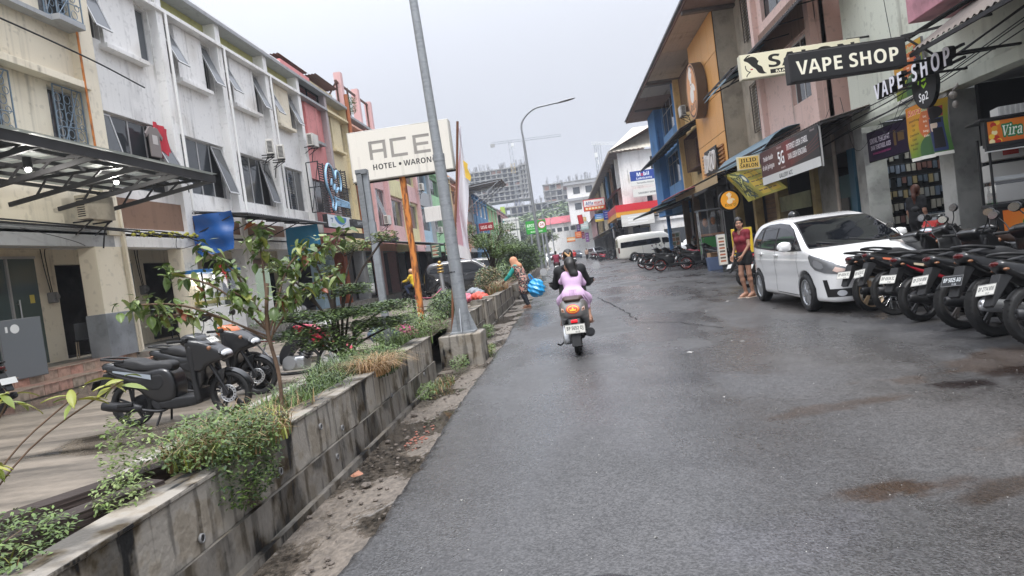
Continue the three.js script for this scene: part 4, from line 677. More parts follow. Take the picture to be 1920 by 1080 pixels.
// ================= WHEELS AND CARS (x forward, y up, z to the right-hand side) =================
function tyreGeo(r, w, rim) { const p = [], n = 16; p.push([rim, -w * .42]); for (let i = 0; i <= n; i++) { const t = -Math.PI / 2 + i / n * Math.PI; p.push([rim + (r - rim) * (0.35 + 0.65 * Math.cos(t) ** 0.45), Math.sin(t) * w / 2]); } p.push([rim, w * .42]); const g = lathe(p, 44); g.rotateX(Math.PI / 2); return g; }
function carWheel(parent, x, y, z, r, w, side, spokes, rimM, o = {}) {
const g = new THREE.Group(); g.name = 'wheel'; g.position.set(x, y, z); parent.add(g); const rim = r * .69, s = side;
mesh('tyre', [tyreGeo(r, w, rim)], mk.rubber, g);
const lip = lathe([[rim - .012, w * .40],[rim + .004, w * .43],[rim + .004, w * .3],[rim - .02, w * .28],[rim - .03,-w * .3]],40); lip.rotateX(s > 0 ? Math.PI / 2 : -Math.PI / 2);
const gs = [lip]; for (let i = 0; i < spokes; i++) { const t = i / spokes * 6.2832, dbl = o.pair ? .12 * (i % 2 ? 1 : -1) : 0, a0 = t + dbl, gs1 = beam([Math.cos(a0) * .035, Math.sin(a0) * .035, s * w * .36],[Math.cos(t - dbl * .4) * (rim - .012), Math.sin(t - dbl * .4) * (rim - .012), s * w * .30], o.sw ?? .026,.03); gs.push(gs1); }
gs.push(T(disc(.05,.03),0,0, s * w * .36, Math.PI / 2)); mesh('rim', gs, rimM, g);
mesh('brake_disc', [T(disc(rim * .8,.015),0,0, s * w * .1, Math.PI / 2)], mk.darkMetal, g); mesh('hub_back', [T(disc(rim, .01),0,0,0, Math.PI / 2)], mk.dark, g); return g;
}
function carField(c) {
const S = polySDF(c.sharp ? c.side : spl(c.side, 6),.012), Pn = polySDF(spl([...c.plan, ...c.plan.slice().reverse().map(p => [p[0],-p[1]])],5),.015), Fr = polySDF(spl([...c.front.map(p => [p[0], p[1]]),...c.front.slice().reverse().map(p => [-p[0], p[1]])],4),.012), k = c.k ?? .08;
return (x, y, z) => {
let d = smax(smax(S(x, y), Pn(x, z), k), Fr(z, y), k);
if (c.extra) d = c.extra(x, y, z, d);
for (const ax of c.axles) { const q = Math.hypot(x - ax, y - c.wr) - c.arch; d = smax(d, -Math.max(q, c.tuck - Math.abs(z)),.02); }
return d;
};
}
function makeCar(name, label, c, p, ry, group) {
const t = thing(name, label, c.cat ?? 'car', p, ry, group), f = carField(c), e = c.ext;
const fs = (g) => fieldNormals(g, f);
mesh('body', [fs(field(f, [e[0],.08,-e[2]],[e[1], e[3], e[2]], c.cell ?? .03))], c.paint, t);
const side = (pts, s, lift, st) => fs(skinPatch(f, pts, (x, y) => [x, y, s * 1.4],[0,0,-s], lift, st ?? c.step ?? .04));
for (const s of [1,-1]) {
if (c.dlo) mesh('window_trim', [side(c.dlo, s, .002)], mk.blackPl, t);
for (const w of c.glass ?? []) mesh('side_window', [side(w, s, .006)], c.glassM ?? mk.glassDark, t);
for (const h of c.handles ?? []) { const q = project(f, [h[0], h[1], s * 1.4],[0,0,-s],0); mesh('door_handle', [bb(h[0] - .09, h[0] + .09, h[1] - .02, h[1] + .02, q[2] + s * .005, q[2] + s * .035,.012)], c.paint, t); }
if (c.seams) mesh('door_seam', c.seams.map(l => side(l, s, .0015,.05)), mk.dark, t);
for (const m of c.sidePatches ?? []) mesh(m[0],[side(m[1], s, m[3] ?? .004)], m[2], t);
if (c.mirror) { const [mx, my, mz] = c.mirror, g = new THREE.Group(); g.name = 'wing_mirror'; t.add(g); mesh('mirror_shell', [sph(mx, my, s * mz, .065,.085,.12), bb(mx - .01, mx + .05, my - .07, my + .07, s * (mz - .1), s * (mz + .1),.03)], c.paint, g); mesh('mirror_foot', [beam([mx + .02, my - .05, s * (mz - .22)],[mx, my - .03, s * (mz - .05)],.05,.035)], mk.blackPl, g); }
for (const ax of c.axles) carWheel(t, ax, c.wr, s * c.track, c.wr, c.ww ?? .19, s, c.spokes ?? 10, c.rimM ?? mk.alu, c.rimO ?? {});
}
const dirPatch = (nm, pts, cen, dir, lift, m, st) => { const l = Math.hypot(...dir), d = dir.map(v => v / l), h = Math.hypot(d[0], d[2]), u = [d[2] / h, 0,-d[0] / h]; mesh(nm, [fs(skinPatch(f, pts, (a, y) => [cen[0] + u[0] * a - d[0] * 3, y, cen[2] + u[2] * a - d[2] * 3], d, lift, st ?? .03))], m, t); };
(c.ends ?? []).forEach(q => dirPatch(...q));
return { t, f, dirPatch };
}
const mWhitePaint = P([0.80,0.80,0.79],.22, { clearcoat: 1, clearcoatRoughness: .05 }), mBlackPaint = P([0.008,0.008,0.009],.2, { clearcoat: 1, clearcoatRoughness: .04 }), mSilverPaint = P([0.42,0.43,0.44],.28, { metalness: .5, clearcoat: 1 }), mCreamPaint = P([0.76,0.73,0.64],.3, { clearcoat: .8, clearcoatRoughness: .1 }), mRedPaint = P([.35,.02,.02],.25, { clearcoat: 1 });
const plateM = (a, b, dark = false) => face(.275,.11, (x, w, h) => { x.fillStyle = dark ? '#17191c' : '#d3d1c8'; x.fillRect(0,0, w, h); x.strokeStyle = dark ? '#888' : '#555'; x.lineWidth = 4; x.strokeRect(4,4, w - 8, h - 8); txt(x, a, w / 2, h * .42, h * .52, dark ? '#d8dcdc' : '#16181a', { fit: w * .84 }); txt(x, b, w * .62, h * .82, h * .22, dark ? '#c8cccc' : '#333', {}); }, 256,.45);
const hatch = {
ext: [-1.95,2.25,1.0,1.62], wr: .30, arch: .345, tuck: .58, track: .735, axles: [-1.25,1.25], paint: mWhitePaint, cell: .026, k: .075,
side: [[-1.66,.26],[-1.78,.34],[-1.82,.55],[-1.80,.85],[-1.76,1.06],[-1.60,1.32],[-1.44,1.455],[-1.1,1.51],[-.4,1.53],[.05,1.505],[.45,1.415],[.85,1.235],[1.28,1.02],[1.58,.93],[1.88,.80],[2.04,.66],[2.10,.48],[2.10,.3],[2.04,.18],[1.7,.17],[0,.19],[-1.3,.2]],
plan: [[-1.82,0],[-1.80,.45],[-1.70,.70],[-1.4,.80],[-.8,.84],[.6,.845],[1.3,.83],[1.7,.77],[1.93,.64],[2.06,.40],[2.10,0]],
front: [[.70,.1],[.815,.2],[.835,.34],[.845,.6],[.84,.82],[.805,.98],[.74,1.18],[.66,1.38],[.58,1.5],[.45,1.6]],
extra: (x, y, z, d) => { // a shoulder crease and a scooped sill
const az = Math.abs(z); let e = d; e += .010 * Math.exp(-(((y - .52 - .03 * x) / .07) ** 2)) * (x < 1.1 && x > -1.3 ? 1 : 0) * ss(.6,.8, az); e -= .006 * Math.exp(-(((y - .80) / .025) ** 2)) * ss(.6,.8, az) * (x < 1.5 ? 1 : 0); if (x > 1.3) e -= .010 * Math.exp(-(((az - .46 - (2 - x) * .12) / .06) ** 2)) * ss(.75,.9, y); return e; },
dlo: [[1.22,.965],[1.02,1.10],[.62,1.32],[.35,1.405],[-.2,1.445],[-.8,1.44],[-1.15,1.39],[-1.42,1.22],[-1.52,1.06],[-1.3,1.03],[-.3,.985],[.6,.955]],
glass: [[[.78,1.0],[.80,1.20],[.60,1.30],[.35,1.36],[-.08,1.40],[-.1,1.0]],[[-.17,1.0],[-.15,1.40],[-.55,1.40],[-.88,1.375],[-.96,1.04]],[[-1.04,1.05],[-.98,1.37],[-1.15,1.34],[-1.38,1.19],[-1.44,1.08]],[[.86,1.0],[.87,1.155],[1.02,1.06],[1.14,.99]]],
handles: [[-.02,.90],[-.92,.93]], mirror: [.80,1.05,.93], spokes: 20, rimO: { pair: true, sw: .016 },
seams: [[[.98,.25],[.992,.25],[1.0,.55],[.995,.95],[.985,.95],[.99,.55]],[[-.14,.26],[-.128,.26],[-.118,.98],[-.13,.98]],[[-.85,.62],[-.84,.61],[-1.0,.9],[-1.02,1.02],[-1.03,1.02],[-1.01,.9]],[[-.13,.255],[-.13,.265],[.98,.25],[.98,.24]]],
sidePatches: [['window_visor', [[.75,1.245],[.60,1.325],[.35,1.40],[-.2,1.44],[-.8,1.435],[-.86,1.40],[-.3,1.375],[.3,1.335],[.58,1.26]], P([.02,.02,.025],.2),.012]],
ends: [
['windshield_trim', [[-.74,.985],[.74,.985],[.60,1.43],[.3,1.455],[-.3,1.455],[-.60,1.43]],[0,0,0],[-1,-.0,0],.002, mk.blackPl],
['windshield', [[-.715,1.005],[.715,1.005],[.575,1.415],[.3,1.435],[-.3,1.435],[-.575,1.415]],[0,0,0],[-1,0,0],.006, mk.glassDark],
['upper_grille', [[-.47,.66],[-.44,.715],[-.2,.745],[.2,.745],[.44,.715],[.47,.66],[.2,.645],[-.2,.645]],[0,0,0],[-1,0,0],.004, mk.blackPl],
['grille_bar', [[-.43,.69],[-.2,.713],[.2,.713],[.43,.69],[.2,.69],[-.2,.69]],[0,0,0],[-1,0,0],.012, mk.chrome],
['lower_grille', [[-.40,.27],[-.42,.40],[.42,.40],[.40,.27]],[0,0,0],[-1,0,0],.004, mk.blackPl],
...[1,-1].flatMap(s => [
['bumper_recess', [[s * .10,.25],[s * .15,.51],[s * .08,.51],[s * .05,.37],[s * -.36,.37],[s * -.34,.25]],[1.85,0, s * .6],[-.85,0,-s * .52],.004, mk.blackPl],
['fog_lamp', Array.from({ length: 14 }, (_, i) => [s * -.12 + .07 * Math.cos(i * .449),.305 + .045 * Math.sin(i * .449)]),[1.85,0, s * .6],[-.85,0,-s * .52],.012, mk.lens],
['headlight', [[-.36,.60],[-.34,.655],[-.16,.76],[.06,.845],[.30,.905],[.33,.86],[.28,.74],[.18,.665],[.0,.615],[-.2,.59]].map(q => [q[0] * s, q[1]]),[1.75,0, s * .62],[-.62,0,-s * .78],.005, P([.16,.165,.17],.06, { clearcoat: 1 })],
['headlamp_lens', [[.18,.82],[.21,.78],[.2,.72],[.13,.69],[.05,.675],[0,.70],[.02,.76],[.1,.80]].map(q => [q[0] * s, q[1]]),[1.75,0, s * .62],[-.62,0,-s * .78],.011, P([.42,.43,.45],.1, { metalness: .4, clearcoat: 1 })],
['turn_signal', [[-.33,.615],[-.31,.655],[-.18,.70],[-.14,.645],[-.2,.615]].map(q => [q[0] * s, q[1]]),[1.75,0, s * .62],[-.62,0,-s * .78],.010, P([.7,.52,.45],.1)],
])],
};
{
const { t, f } = makeCar('white_hatchback', 'white hatchback parked facing the camera with dark tinted windows', hatch, [4.5,0,-12.8],-Math.PI / 2 + .02);
for (const z of [-.28,.3]) { const q = []; for (let i = 0; i < 6; i++) { const u = i / 5, y = 1.0 + .07 * u; const p = project(f, [3, y + .0, z + (z > 0 ? .35 : .42) * u - .1],[-1,0,0],.02); q.push(p); } mesh('wiper', [tube(q, .011,12,5)], mk.blackPl, t); }
mesh('aerial', [bar([-1.2,1.5,0],[-1.45,1.66,0],.005,.003,5)], mk.blackPl, t);
mesh('license_plate', [bb(2.10,2.112,.44,.56,-.2,.2)], mk.plate, t);
}
const vanC = {
cat: 'van', ext: [-2.8,2.9,1.1,2.4], wr: .33, arch: .40, tuck: .6, track: .82, axles: [-1.35,1.45], paint: mCreamPaint, cell: .05, k: .10,
side: [[-2.6,.35],[-2.66,.6],[-2.66,1.6],[-2.6,2.05],[-2.4,2.24],[-1.5,2.28],[.8,2.26],[1.35,2.16],[1.75,1.85],[2.2,1.35],[2.55,1.1],[2.66,.85],[2.68,.4],[2.5,.28],[0,.28]], plan: [[-2.68,0],[-2.66,.7],[-2.5,.88],[0,.93],[1.8,.92],[2.35,.8],[2.6,.5],[2.68,0]], front: [[.82,.2],[.92,.35],[.94,.9],[.92,1.2],[.84,1.7],[.74,2.05],[.6,2.25],[.4,2.35]],
dlo: [[-2.45,1.2],[-2.4,1.68],[.9,1.72],[1.0,1.35],[.8,1.24]], glass: [[[-2.4,1.22],[-2.35,1.66],[.85,1.7],[.94,1.36],[.78,1.26]],[[1.1,1.22],[1.08,1.68],[1.55,1.66],[1.95,1.3],[1.95,1.2]]], handles: [[.95,1.05]], mirror: [2.0,1.3,1.08], spokes: 6, rimO: { sw: .07 }, seams: [[[1.0,.35],[1.015,.35],[1.015,1.75],[1.0,1.75]],[[-.6,.4],[-.585,.4],[-.585,1.2],[-.6,1.2]]],
ends: [['windshield', [[-.75,1.3],[.75,1.3],[.62,1.95],[-.62,1.95]],[0,0,0],[-1,0,0],.006, mk.glassDark, .06],['rear_window', [[-.7,1.3],[.7,1.3],[.6,1.95],[-.6,1.95]],[0,0,0],[1,0,0],.006, mk.glassDark, .06],['tail_light', [[-.86,.8],[-.7,.8],[-.7,1.25],[-.86,1.25]],[0,0,0],[1,0,0],.006, mk.redLens],['tail_light', [[.86,.8],[.7,.8],[.7,1.25],[.86,1.25]],[0,0,0],[1,0,0],.006, mk.redLens]],
};
makeCar('passenger_van', 'cream high-roof passenger van parked across the side street mouth', vanC, [7.15,0,-61.5],.06);
const suvC = {
ext: [-2.5,2.6,1.1,2.0], wr: .37, arch: .43, tuck: .6, track: .78, axles: [-1.4,1.4], paint: mBlackPaint, cell: .045, k: .10, spokes: 12, rimO: { pair: true, sw: .03 }, rimM: mk.alu,
side: [[-2.3,.4],[-2.36,.7],[-2.34,1.1],[-2.2,1.5],[-2.0,1.74],[-1.4,1.82],[-.2,1.82],[.35,1.74],[.9,1.35],[1.25,1.17],[2.0,1.08],[2.3,.9],[2.38,.6],[2.3,.32],[0,.3]], plan: [[-2.36,0],[-2.3,.7],[-2.0,.88],[0,.92],[1.6,.9],[2.15,.75],[2.36,.3],[2.38,0]], front: [[.8,.2],[.9,.35],[.93,.8],[.9,1.08],[.78,1.45],[.66,1.75],[.5,1.9]],
dlo: [[1.0,1.12],[.6,1.45],[.25,1.66],[-.6,1.72],[-1.5,1.68],[-2.0,1.55],[-2.1,1.28],[-1.2,1.16]], glass: [[[.85,1.15],[.5,1.45],[.2,1.6],[-.25,1.65],[-.25,1.14]],[[-.32,1.14],[-.32,1.65],[-.9,1.66],[-1.2,1.62],[-1.25,1.18]],[[-1.33,1.2],[-1.28,1.6],[-1.9,1.5],[-1.98,1.3]]], handles: [[-.1,1.02],[-1.1,1.04]], mirror: [.75,1.15,1.02],
ends: [['windshield', [[-.7,1.2],[.7,1.2],[.55,1.68],[-.55,1.68]],[0,0,0],[-1,0,0],.006, mk.glassDark, .06],['headlight', [[-.85,.85],[-.5,.85],[-.5,1.0],[-.85,1.02]],[0,0,0],[-1,0,0],.006, mk.lens],['headlight', [[.85,.85],[.5,.85],[.5,1.0],[.85,1.02]],[0,0,0],[-1,0,0],.006, mk.lens],['grille', [[-.45,.6],[.45,.6],[.45,1.0],[-.45,1.0]],[0,0,0],[-1,0,0],.006, mk.darkMetal]],
};
makeCar('black_suv', 'glossy black sport utility car parked on the left apron behind the rusty post', suvC, [-5.0,-.02,-36.6],.06);
makeCar('black_suv', 'second black car parked behind the glossy black one', { ...suvC, cell: .06 }, [-4.6,-.02,-42.5],.1);
const miniC = { ...suvC, wr: .3, arch: .35, paint: mSilverPaint, cell: .07, spokes: 6, rimO: { sw: .05 }, side: [[-1.9,.3],[-2.0,.6],[-2.0,1.1],[-1.9,1.55],[-1.7,1.72],[-.5,1.76],[.5,1.7],[1.2,1.2],[1.4,1.08],[1.9,.95],[2.05,.6],[1.95,.25],[0,.22]], dlo: [[1.05,1.1],[.45,1.6],[-1.75,1.64],[-1.85,1.1]], glass: [[[.95,1.12],[.4,1.58],[-.2,1.6],[-.2,1.12]],[[-.27,1.12],[-.27,1.6],[-1.1,1.6],[-1.1,1.12]],[[-1.17,1.12],[-1.17,1.6],[-1.7,1.58],[-1.78,1.12]]], mirror: [.85,1.15,.98], handles: [] };
makeCar('minivan', 'silver minivan parked askew far down on the right', miniC, [5.3,0,-118],-1.25); makeCar('minivan', 'white minivan coming towards us far down the left lane', { ...miniC, paint: mWhitePaint }, [-2.1,0,-113],-Math.PI / 2);
makeCar('sedan', 'white car parked in the side street beyond the menu boards', { ...hatch, cell: .06, step: .08, spokes: 5, ends: [] }, [12.2,0,-66],-2.6);
makeCar('minivan', 'dark blue minivan in the far traffic', { ...miniC, paint: P([.05,.07,.1],.3), cell: .09 }, [2.6,0,-150],-1.5); makeCar('minivan', 'grey minivan in the far traffic on the left', { ...miniC, cell: .09 }, [-.6,0,-165],-1.6); makeCar('minivan', 'white minivan parked beside the silver one', { ...miniC, paint: mWhitePaint, cell: .09 }, [6.0,0,-128],-1.2); makeCar('minivan', 'orange brown minivan in the far traffic', { ...miniC, paint: P([.35,.12,.05],.3), cell: .09 }, [.4,0,-138],-1.6);
// ================= MOTORBIKES (x forward, y up, z to the right-hand side) =================
function bikeWheel(parent, x, r, w, kind, rimM, o = {}) {
const g = new THREE.Group(); g.name = 'wheel'; g.position.set(x, r, 0); if (o.steer) g.rotation.y = o.steer; parent.add(g); const rim = r - w * .62;
const ty = tyreGeo(r, w, rim), tr = []; mesh('tyre', [ty], mk.rubber, g);
for (let i = 0; i < 30; i++) { const t = i / 30 * 6.283; for (const s of [-1,1]) { const b = T(bb(-.003,.003,-.004,.004,-w * .17, w * .17),0,0,0,0, s * .5); b.translate(0, r - .002 - w * .045, s * w * .27); b.rotateZ(t + s * .05); tr.push(b); } } mesh('tread_grooves', tr, mk.dark, g, { kind: 'stuff' });
const rg = []; { const l = lathe([[rim - .016,-w * .36],[rim + .004,-w * .42],[rim + .004,-w * .36],[rim - .008,-w * .2],[rim - .008, w * .2],[rim + .004, w * .36],[rim + .004, w * .42],[rim - .016, w * .36],[rim - .022,0],[rim - .016,-w * .36]],40); l.rotateX(Math.PI / 2); rg.push(l); }
const hub = T(disc(.035,.09),0,0,0, Math.PI / 2);
if (kind === 'wire') { mesh('rim', rg, rimM, g); const sp = []; for (let i = 0; i < 28; i++) { const t = i / 28 * 6.283, s = i % 2 ? 1 : -1, u = t + s * .5 * (i % 4 < 2 ? 1 : -1); sp.push(bar([Math.cos(u) * .035, Math.sin(u) * .035, s * .035],[Math.cos(t) * (rim - .01), Math.sin(t) * (rim - .01),0],.0028,.0028,4)); } mesh('spokes', sp, mk.chrome, g, { kind: 'stuff' }); mesh('hub', [hub, T(disc(.06,.05),0,0,0, Math.PI / 2)], mk.alu, g); }
else { for (let i = 0; i < 5; i++) { const t = i / 5 * 6.283 + .3; for (const q of [-.16,.16]) rg.push(beam([Math.cos(t + q) * .03, Math.sin(t + q) * .03,0],[Math.cos(t + q * .7) * (rim - .01), Math.sin(t + q * .7) * (rim - .01),0],.022,.024)); } rg.push(hub); mesh('rim', rg, rimM, g); }
if (o.disc) { const d = new THREE.RingGeometry(.065,.11,30); d.translate(0,0,.055); const d2 = new THREE.TorusGeometry(.105,.006,5,30); d2.translate(0,0,.055); const hs = []; for (let i = 0; i < 15; i++) { const t = i * .4189; hs.push(T(disc(.008,.006,8), Math.cos(t) * .087, Math.sin(t) * .087,.056, Math.PI / 2)); } mesh('brake_disc', [d, d2], mk.alu, g); mesh('disc_holes', hs, mk.dark, g, { kind: 'stuff' }); }
return g;
}
function sweepFender(cx, cy, r, w, t0, t1, flat = 0) { return grid(18,6, (u, v) => { const t = mixn(t0, t1, u), q = (v - .5) * 2, rr_ = r - .030 * q * q; return [cx + Math.cos(t) * rr_, cy + Math.sin(t) * rr_, q * w / 2]; }); }
const PNL = {};                                  // panels shared between all bikes of a kind
function scooter(name, label, o = {}) {
const t = thing(name, label, o.cat ?? 'motor scooter', [0,0,0],0, o.group), R = o.r ?? .275, W = o.tw ?? .085, B = o.paint ?? mk.blackGloss, A = o.accent ?? B, K = mk.blackPl, c = o.cell ?? .015, wb = .63;
const G = (k, f) => PNL[k + c] ?? (PNL[k + c] = f());
const up = (o.r ?? .275) - .275;
bikeWheel(t, -wb, R, W + .012, o.wheel ?? 'cast', o.rimM ?? mk.blackPl); bikeWheel(t, wb, R, W, o.wheel ?? 'cast', o.rimM ?? mk.blackPl, { disc: true, steer: o.steer ?? 0 });
const M_ = (n, g, m) => { const q = mesh(n, g.map(x => x.clone()), m, t); q.position.y = up; return q; };
M_('front_apron', [G('apron', () => panel([[.22,.98],[.36,.975],[.50,.91],[.66,.79],[.70,.73],[.61,.69],[.46,.655],[.39,.55],[.375,.30],[.31,.23],[.27,.4],[.24,.7]], (x, y) => y > .6 ? .18 - .18 * Math.max(0, x - .3) : .145, { cell: c, k: .05, cut: (x, y, z) => Math.hypot(x - .63, y - .275) - .32 }))], A);
M_('leg_shield', [G('shield', () => panel([[.24,.9],[.29,.92],[.31,.5],[.33,.24],[.27,.23],[.25,.5]],.19, { cell: c, k: .03 }))], K);
M_('handlebar_cover', [G('hcov', () => panel([[.13,1.0],[.22,1.055],[.36,1.02],[.42,.93],[.34,.88],[.2,.90]], (x, y) => .15 - .12 * Math.max(0, x - .25), { cell: c, k: .05 }))], o.cover ?? B);
M_('floorboard', [G('floor', () => panel([[-.12,.30],[.30,.30],[.34,.24],[.28,.2],[-.2,.2],[-.22,.27]],.16, { cell: c, k: .03 }))], K);
M_('body_side', [G('body', () => panel([[-.02,.28],[.03,.42],[-.01,.62],[-.1,.69],[-.4,.69],[-.66,.77],[-.9,.825],[-.93,.77],[-.74,.61],[-.5,.5],[-.36,.34],[-.2,.26]], (x, y) => clamp(.165 + .11 * Math.min(0, x + .25),.05,.165), { cell: c, k: .06 }))], A);
M_('side_trim', [G('trim', () => panel([[-.12,.62],[-.45,.60],[-.72,.68],[-.88,.76],[-.72,.63],[-.5,.53],[-.2,.42],[-.1,.5]], (x, y) => clamp(.17 + .10 * Math.min(0, x + .25),.06,.17), { cell: c, k: .03 }))], o.trim ?? K);
M_('seat', [G('seat', () => panel([[.0,.70],[-.03,.64],[-.38,.675],[-.7,.765],[-.77,.82],[-.62,.845],[-.46,.83],[-.32,.775],[-.12,.765],[-.03,.745]], (x, y) => .135 - .03 * ss(-.5,-.75, x) - .03 * ss(-.15,.02, x), { cell: c, k: .05 }))], o.seat ?? mk.seat);
M_('engine_case', [G('eng', () => panel([[-.70,.20],[-.66,.34],[-.5,.38],[-.25,.36],[-.1,.30],[-.12,.2],[-.3,.16],[-.55,.16]],.055, { cell: c, k: .04 })).clone().translate(0,0,-.10), T(bb(-.3,-.02,.2,.38,-.08,.10,.03),0,0,0), T(disc(.085,.06),-.22,.28,.12, Math.PI / 2)], mk.darkMetal);
M_('exhaust', [tube([[-.1,.22,.08],[-.2,.17,.13],[-.38,.2,.16],[-.45,.23,.165]],.02,16,8), G('muf', () => { const g = lathe([[0,0],[.035,0],[.055,.08],[.062,.2],[.06,.42],[.05,.5],[.02,.51],[0,.49]],18); g.scale(1,1,.8); g.rotateZ(Math.PI / 2 - .16); g.translate(-.42,.235,.17); return g; })], o.mufM ?? mk.darkMetal);
M_('muffler_guard', [T(bb(-.7,-.5,.28,.33,.2,.235,.02),0,0,0)], K);
M_('front_fender', [sweepFender(wb, .275,.315,.13,.25,2.75), extr([[.56,.34],[.64,.6],[.52,.56]],.13,.01)], o.fender ?? A);
M_('rear_hugger', [sweepFender(-wb, .275,.30,.11,1.3,2.5)], K);
M_('rear_mudguard', [extr([[-.78,.68],[-.92,.70],[-1.06,.42],[-1.03,.40],[-.84,.62]],.13,.012)], K);
M_('fork', [bar([wb, .275,.075],[.42,.74,.075],.019,.022), bar([wb, .275,-.075],[.42,.74,-.075],.019,.022), bar([wb, .275,-.09],[wb, .275,.09],.012), bb(.36,.46,.70,.74,-.1,.1,.01), bb(.56,.63,.25,.36,.055,.085,.01)], mk.darkMetal);
M_('shock_absorber', [bar([-.58,.34,-.13],[-.42,.62,-.12],.014),...Array.from({ length: 9 }, (_, i) => { const q = new THREE.TorusGeometry(.027,.006,5,12); q.rotateX(Math.PI / 2); q.rotateZ(-.5); q.translate(-.55 + i * .012,.38 + i * .021,-.127); return q; })], mk.darkMetal);
M_('stand', [bar([-.2,.2,.1],[-.27,.0,.17],.014), bar([-.2,.2,-.1],[-.27,.0,-.17],.014), bar([-.2,.17,-.1],[-.2,.17,.1],.014)], mk.darkMetal);
const hb = new THREE.Group(); hb.name = 'handlebar'; hb.position.y = up; t.add(hb); if (o.steer) { hb.position.set(.33 - .33 * Math.cos(o.steer), up, .33 * Math.sin(o.steer)); hb.rotation.y = o.steer; }
mesh('bar_tube', [tube([[.17,1.0,-.35],[.24,.985,-.2],[.30,.97,0],[.24,.985,.2],[.17,1.0,.35]],.012,24,8)], mk.darkMetal, hb);
for (const s of [-1,1]) { mesh('grip', [bar([.235,.987, s * .21],[.165,1.0, s * .36],.018), sph(.16,1.0, s * .365,.02)], mk.rubber, hb); mesh('lever', [beam([.28,.975, s * .2],[.24,.985, s * .36],.014,.01), bb(.2,.28,.96,1.02, s * .14, s * .21,.015)], mk.blackPl, hb);
if (!o.noMirror) { mesh('mirror_stalk', [tube([[.22,1.0, s * .2],[.23,1.1, s * .27],[.2,1.19, s * .33]],.007,10,5)], mk.blackPl, hb); const mg = sph(0,0,0,.022,.052,.085,14); mesh('mirror_shell', [T(mg, .20,1.22, s * .36,0,0,0)], mk.blackPl, hb); const gl = T(disc(1,.004),0,0,0,0,0, Math.PI / 2); gl.scale(1,.044,.075); mesh('mirror_glass', [T(gl, .178,1.22, s * .36)], mk.chrome, hb); } }
M_('headlight', [T(sph(0,0,0,.035,.055,.15,18),.645,.775,0,0,0,.6)], mk.lens); M_('headlight_rim', [T(sph(0,0,0,.035,.075,.165,18),.63,.785,0,0,0,.6)], mk.blackGloss);
for (const s of [-1,1]) M_('turn_signal', [sph(.5,.86, s * .13,.03,.03,.03,10)], mk.amber);
M_('tail_light', [T(sph(0,0,0,.026,.028,.07,14),-.915,.79,0,0,0,.3)], mk.redLens); for (const s of [-1,1]) M_('rear_signal', [sph(-.87,.735, s * .09,.03,.015,.022,10)], mk.amber);
M_('grab_rail', [tube([[-.6,.83,.12],[-.82,.87,.11],[-.92,.88,.06],[-.92,.88,-.06],[-.82,.87,-.11],[-.6,.83,-.12]],.015,30,8)], K);
if (o.plate !== null) { const pl = T(plane(.275,.11),0,0,0,0,-Math.PI / 2); T(pl, 0,0,0,0,0,-.45); pl.translate(-1.035,.57,0); const q = mesh('license_plate', [pl], o.plate ?? mk.plate, t, { keepUV: true }); q.position.y = up; const b = T(bb(-.004,.004,-.055,.055,-.1375,.1375),0,0,0,0,0,-.45); b.translate(-1.028,.575,0); M_('plate_bracket', [b], K); }
if (o.frontPlate) { const pl = T(plane(.22,.09),0,0,0,0, Math.PI / 2); T(pl, 0,0,0,0,0,.75); pl.translate(.50,.955,0); const q = mesh('front_plate', [pl], o.frontPlate, t, { keepUV: true }); q.position.y = up; }
if (o.decal) { for (const s of [-1,1]) { const g = grid(8,2, (u, v) => { const x = -.25 - .5 * u, y = .6 + .12 * u + (v - .5) * .06 * (1 - u * .6); return [x, y, s * (clamp(.17 + .10 * Math.min(0, x + .25),.06,.17) + .012)]; }); const q = mesh('decal_stripe', [g], o.decal, t); q.position.y = up; } }
return t;
}
const put = (t, x, z, ry, lean = 0, y = 0) => { t.position.set(x, y, z); t.rotation.set(0, ry, 0); if (lean) { t.rotation.order = 'YXZ'; t.rotation.x = lean; } return t; };
const pl1 = plateM('BP 3252 CA', '05·27'), pl2 = plateM('BP 6534 IC', '11·26'), pl3 = plateM('BP 2714 MW', '10·27'), pl4 = plateM('BP 5025 AU', '11·26', true);
// left: black scooter beside the planter, its rear end to the left
put(scooter('motor_scooter', 'black step-through scooter parked on the left apron, nearest the planter', { frontPlate: pl1, decal: M([.3,.34,.38],.4), cell: .012, steer: -.12 }),-4.93,-8.42,.02,0,-.02);
put(scooter('motor_scooter', 'black scooter with orange front parked just behind the nearest black scooter', { cover: P([.55,.14,.03],.3, { clearcoat: .6 }), accent: mk.blackGloss, trim: mk.blackPl }),-5.2,-9.85,.0,0,-.02);
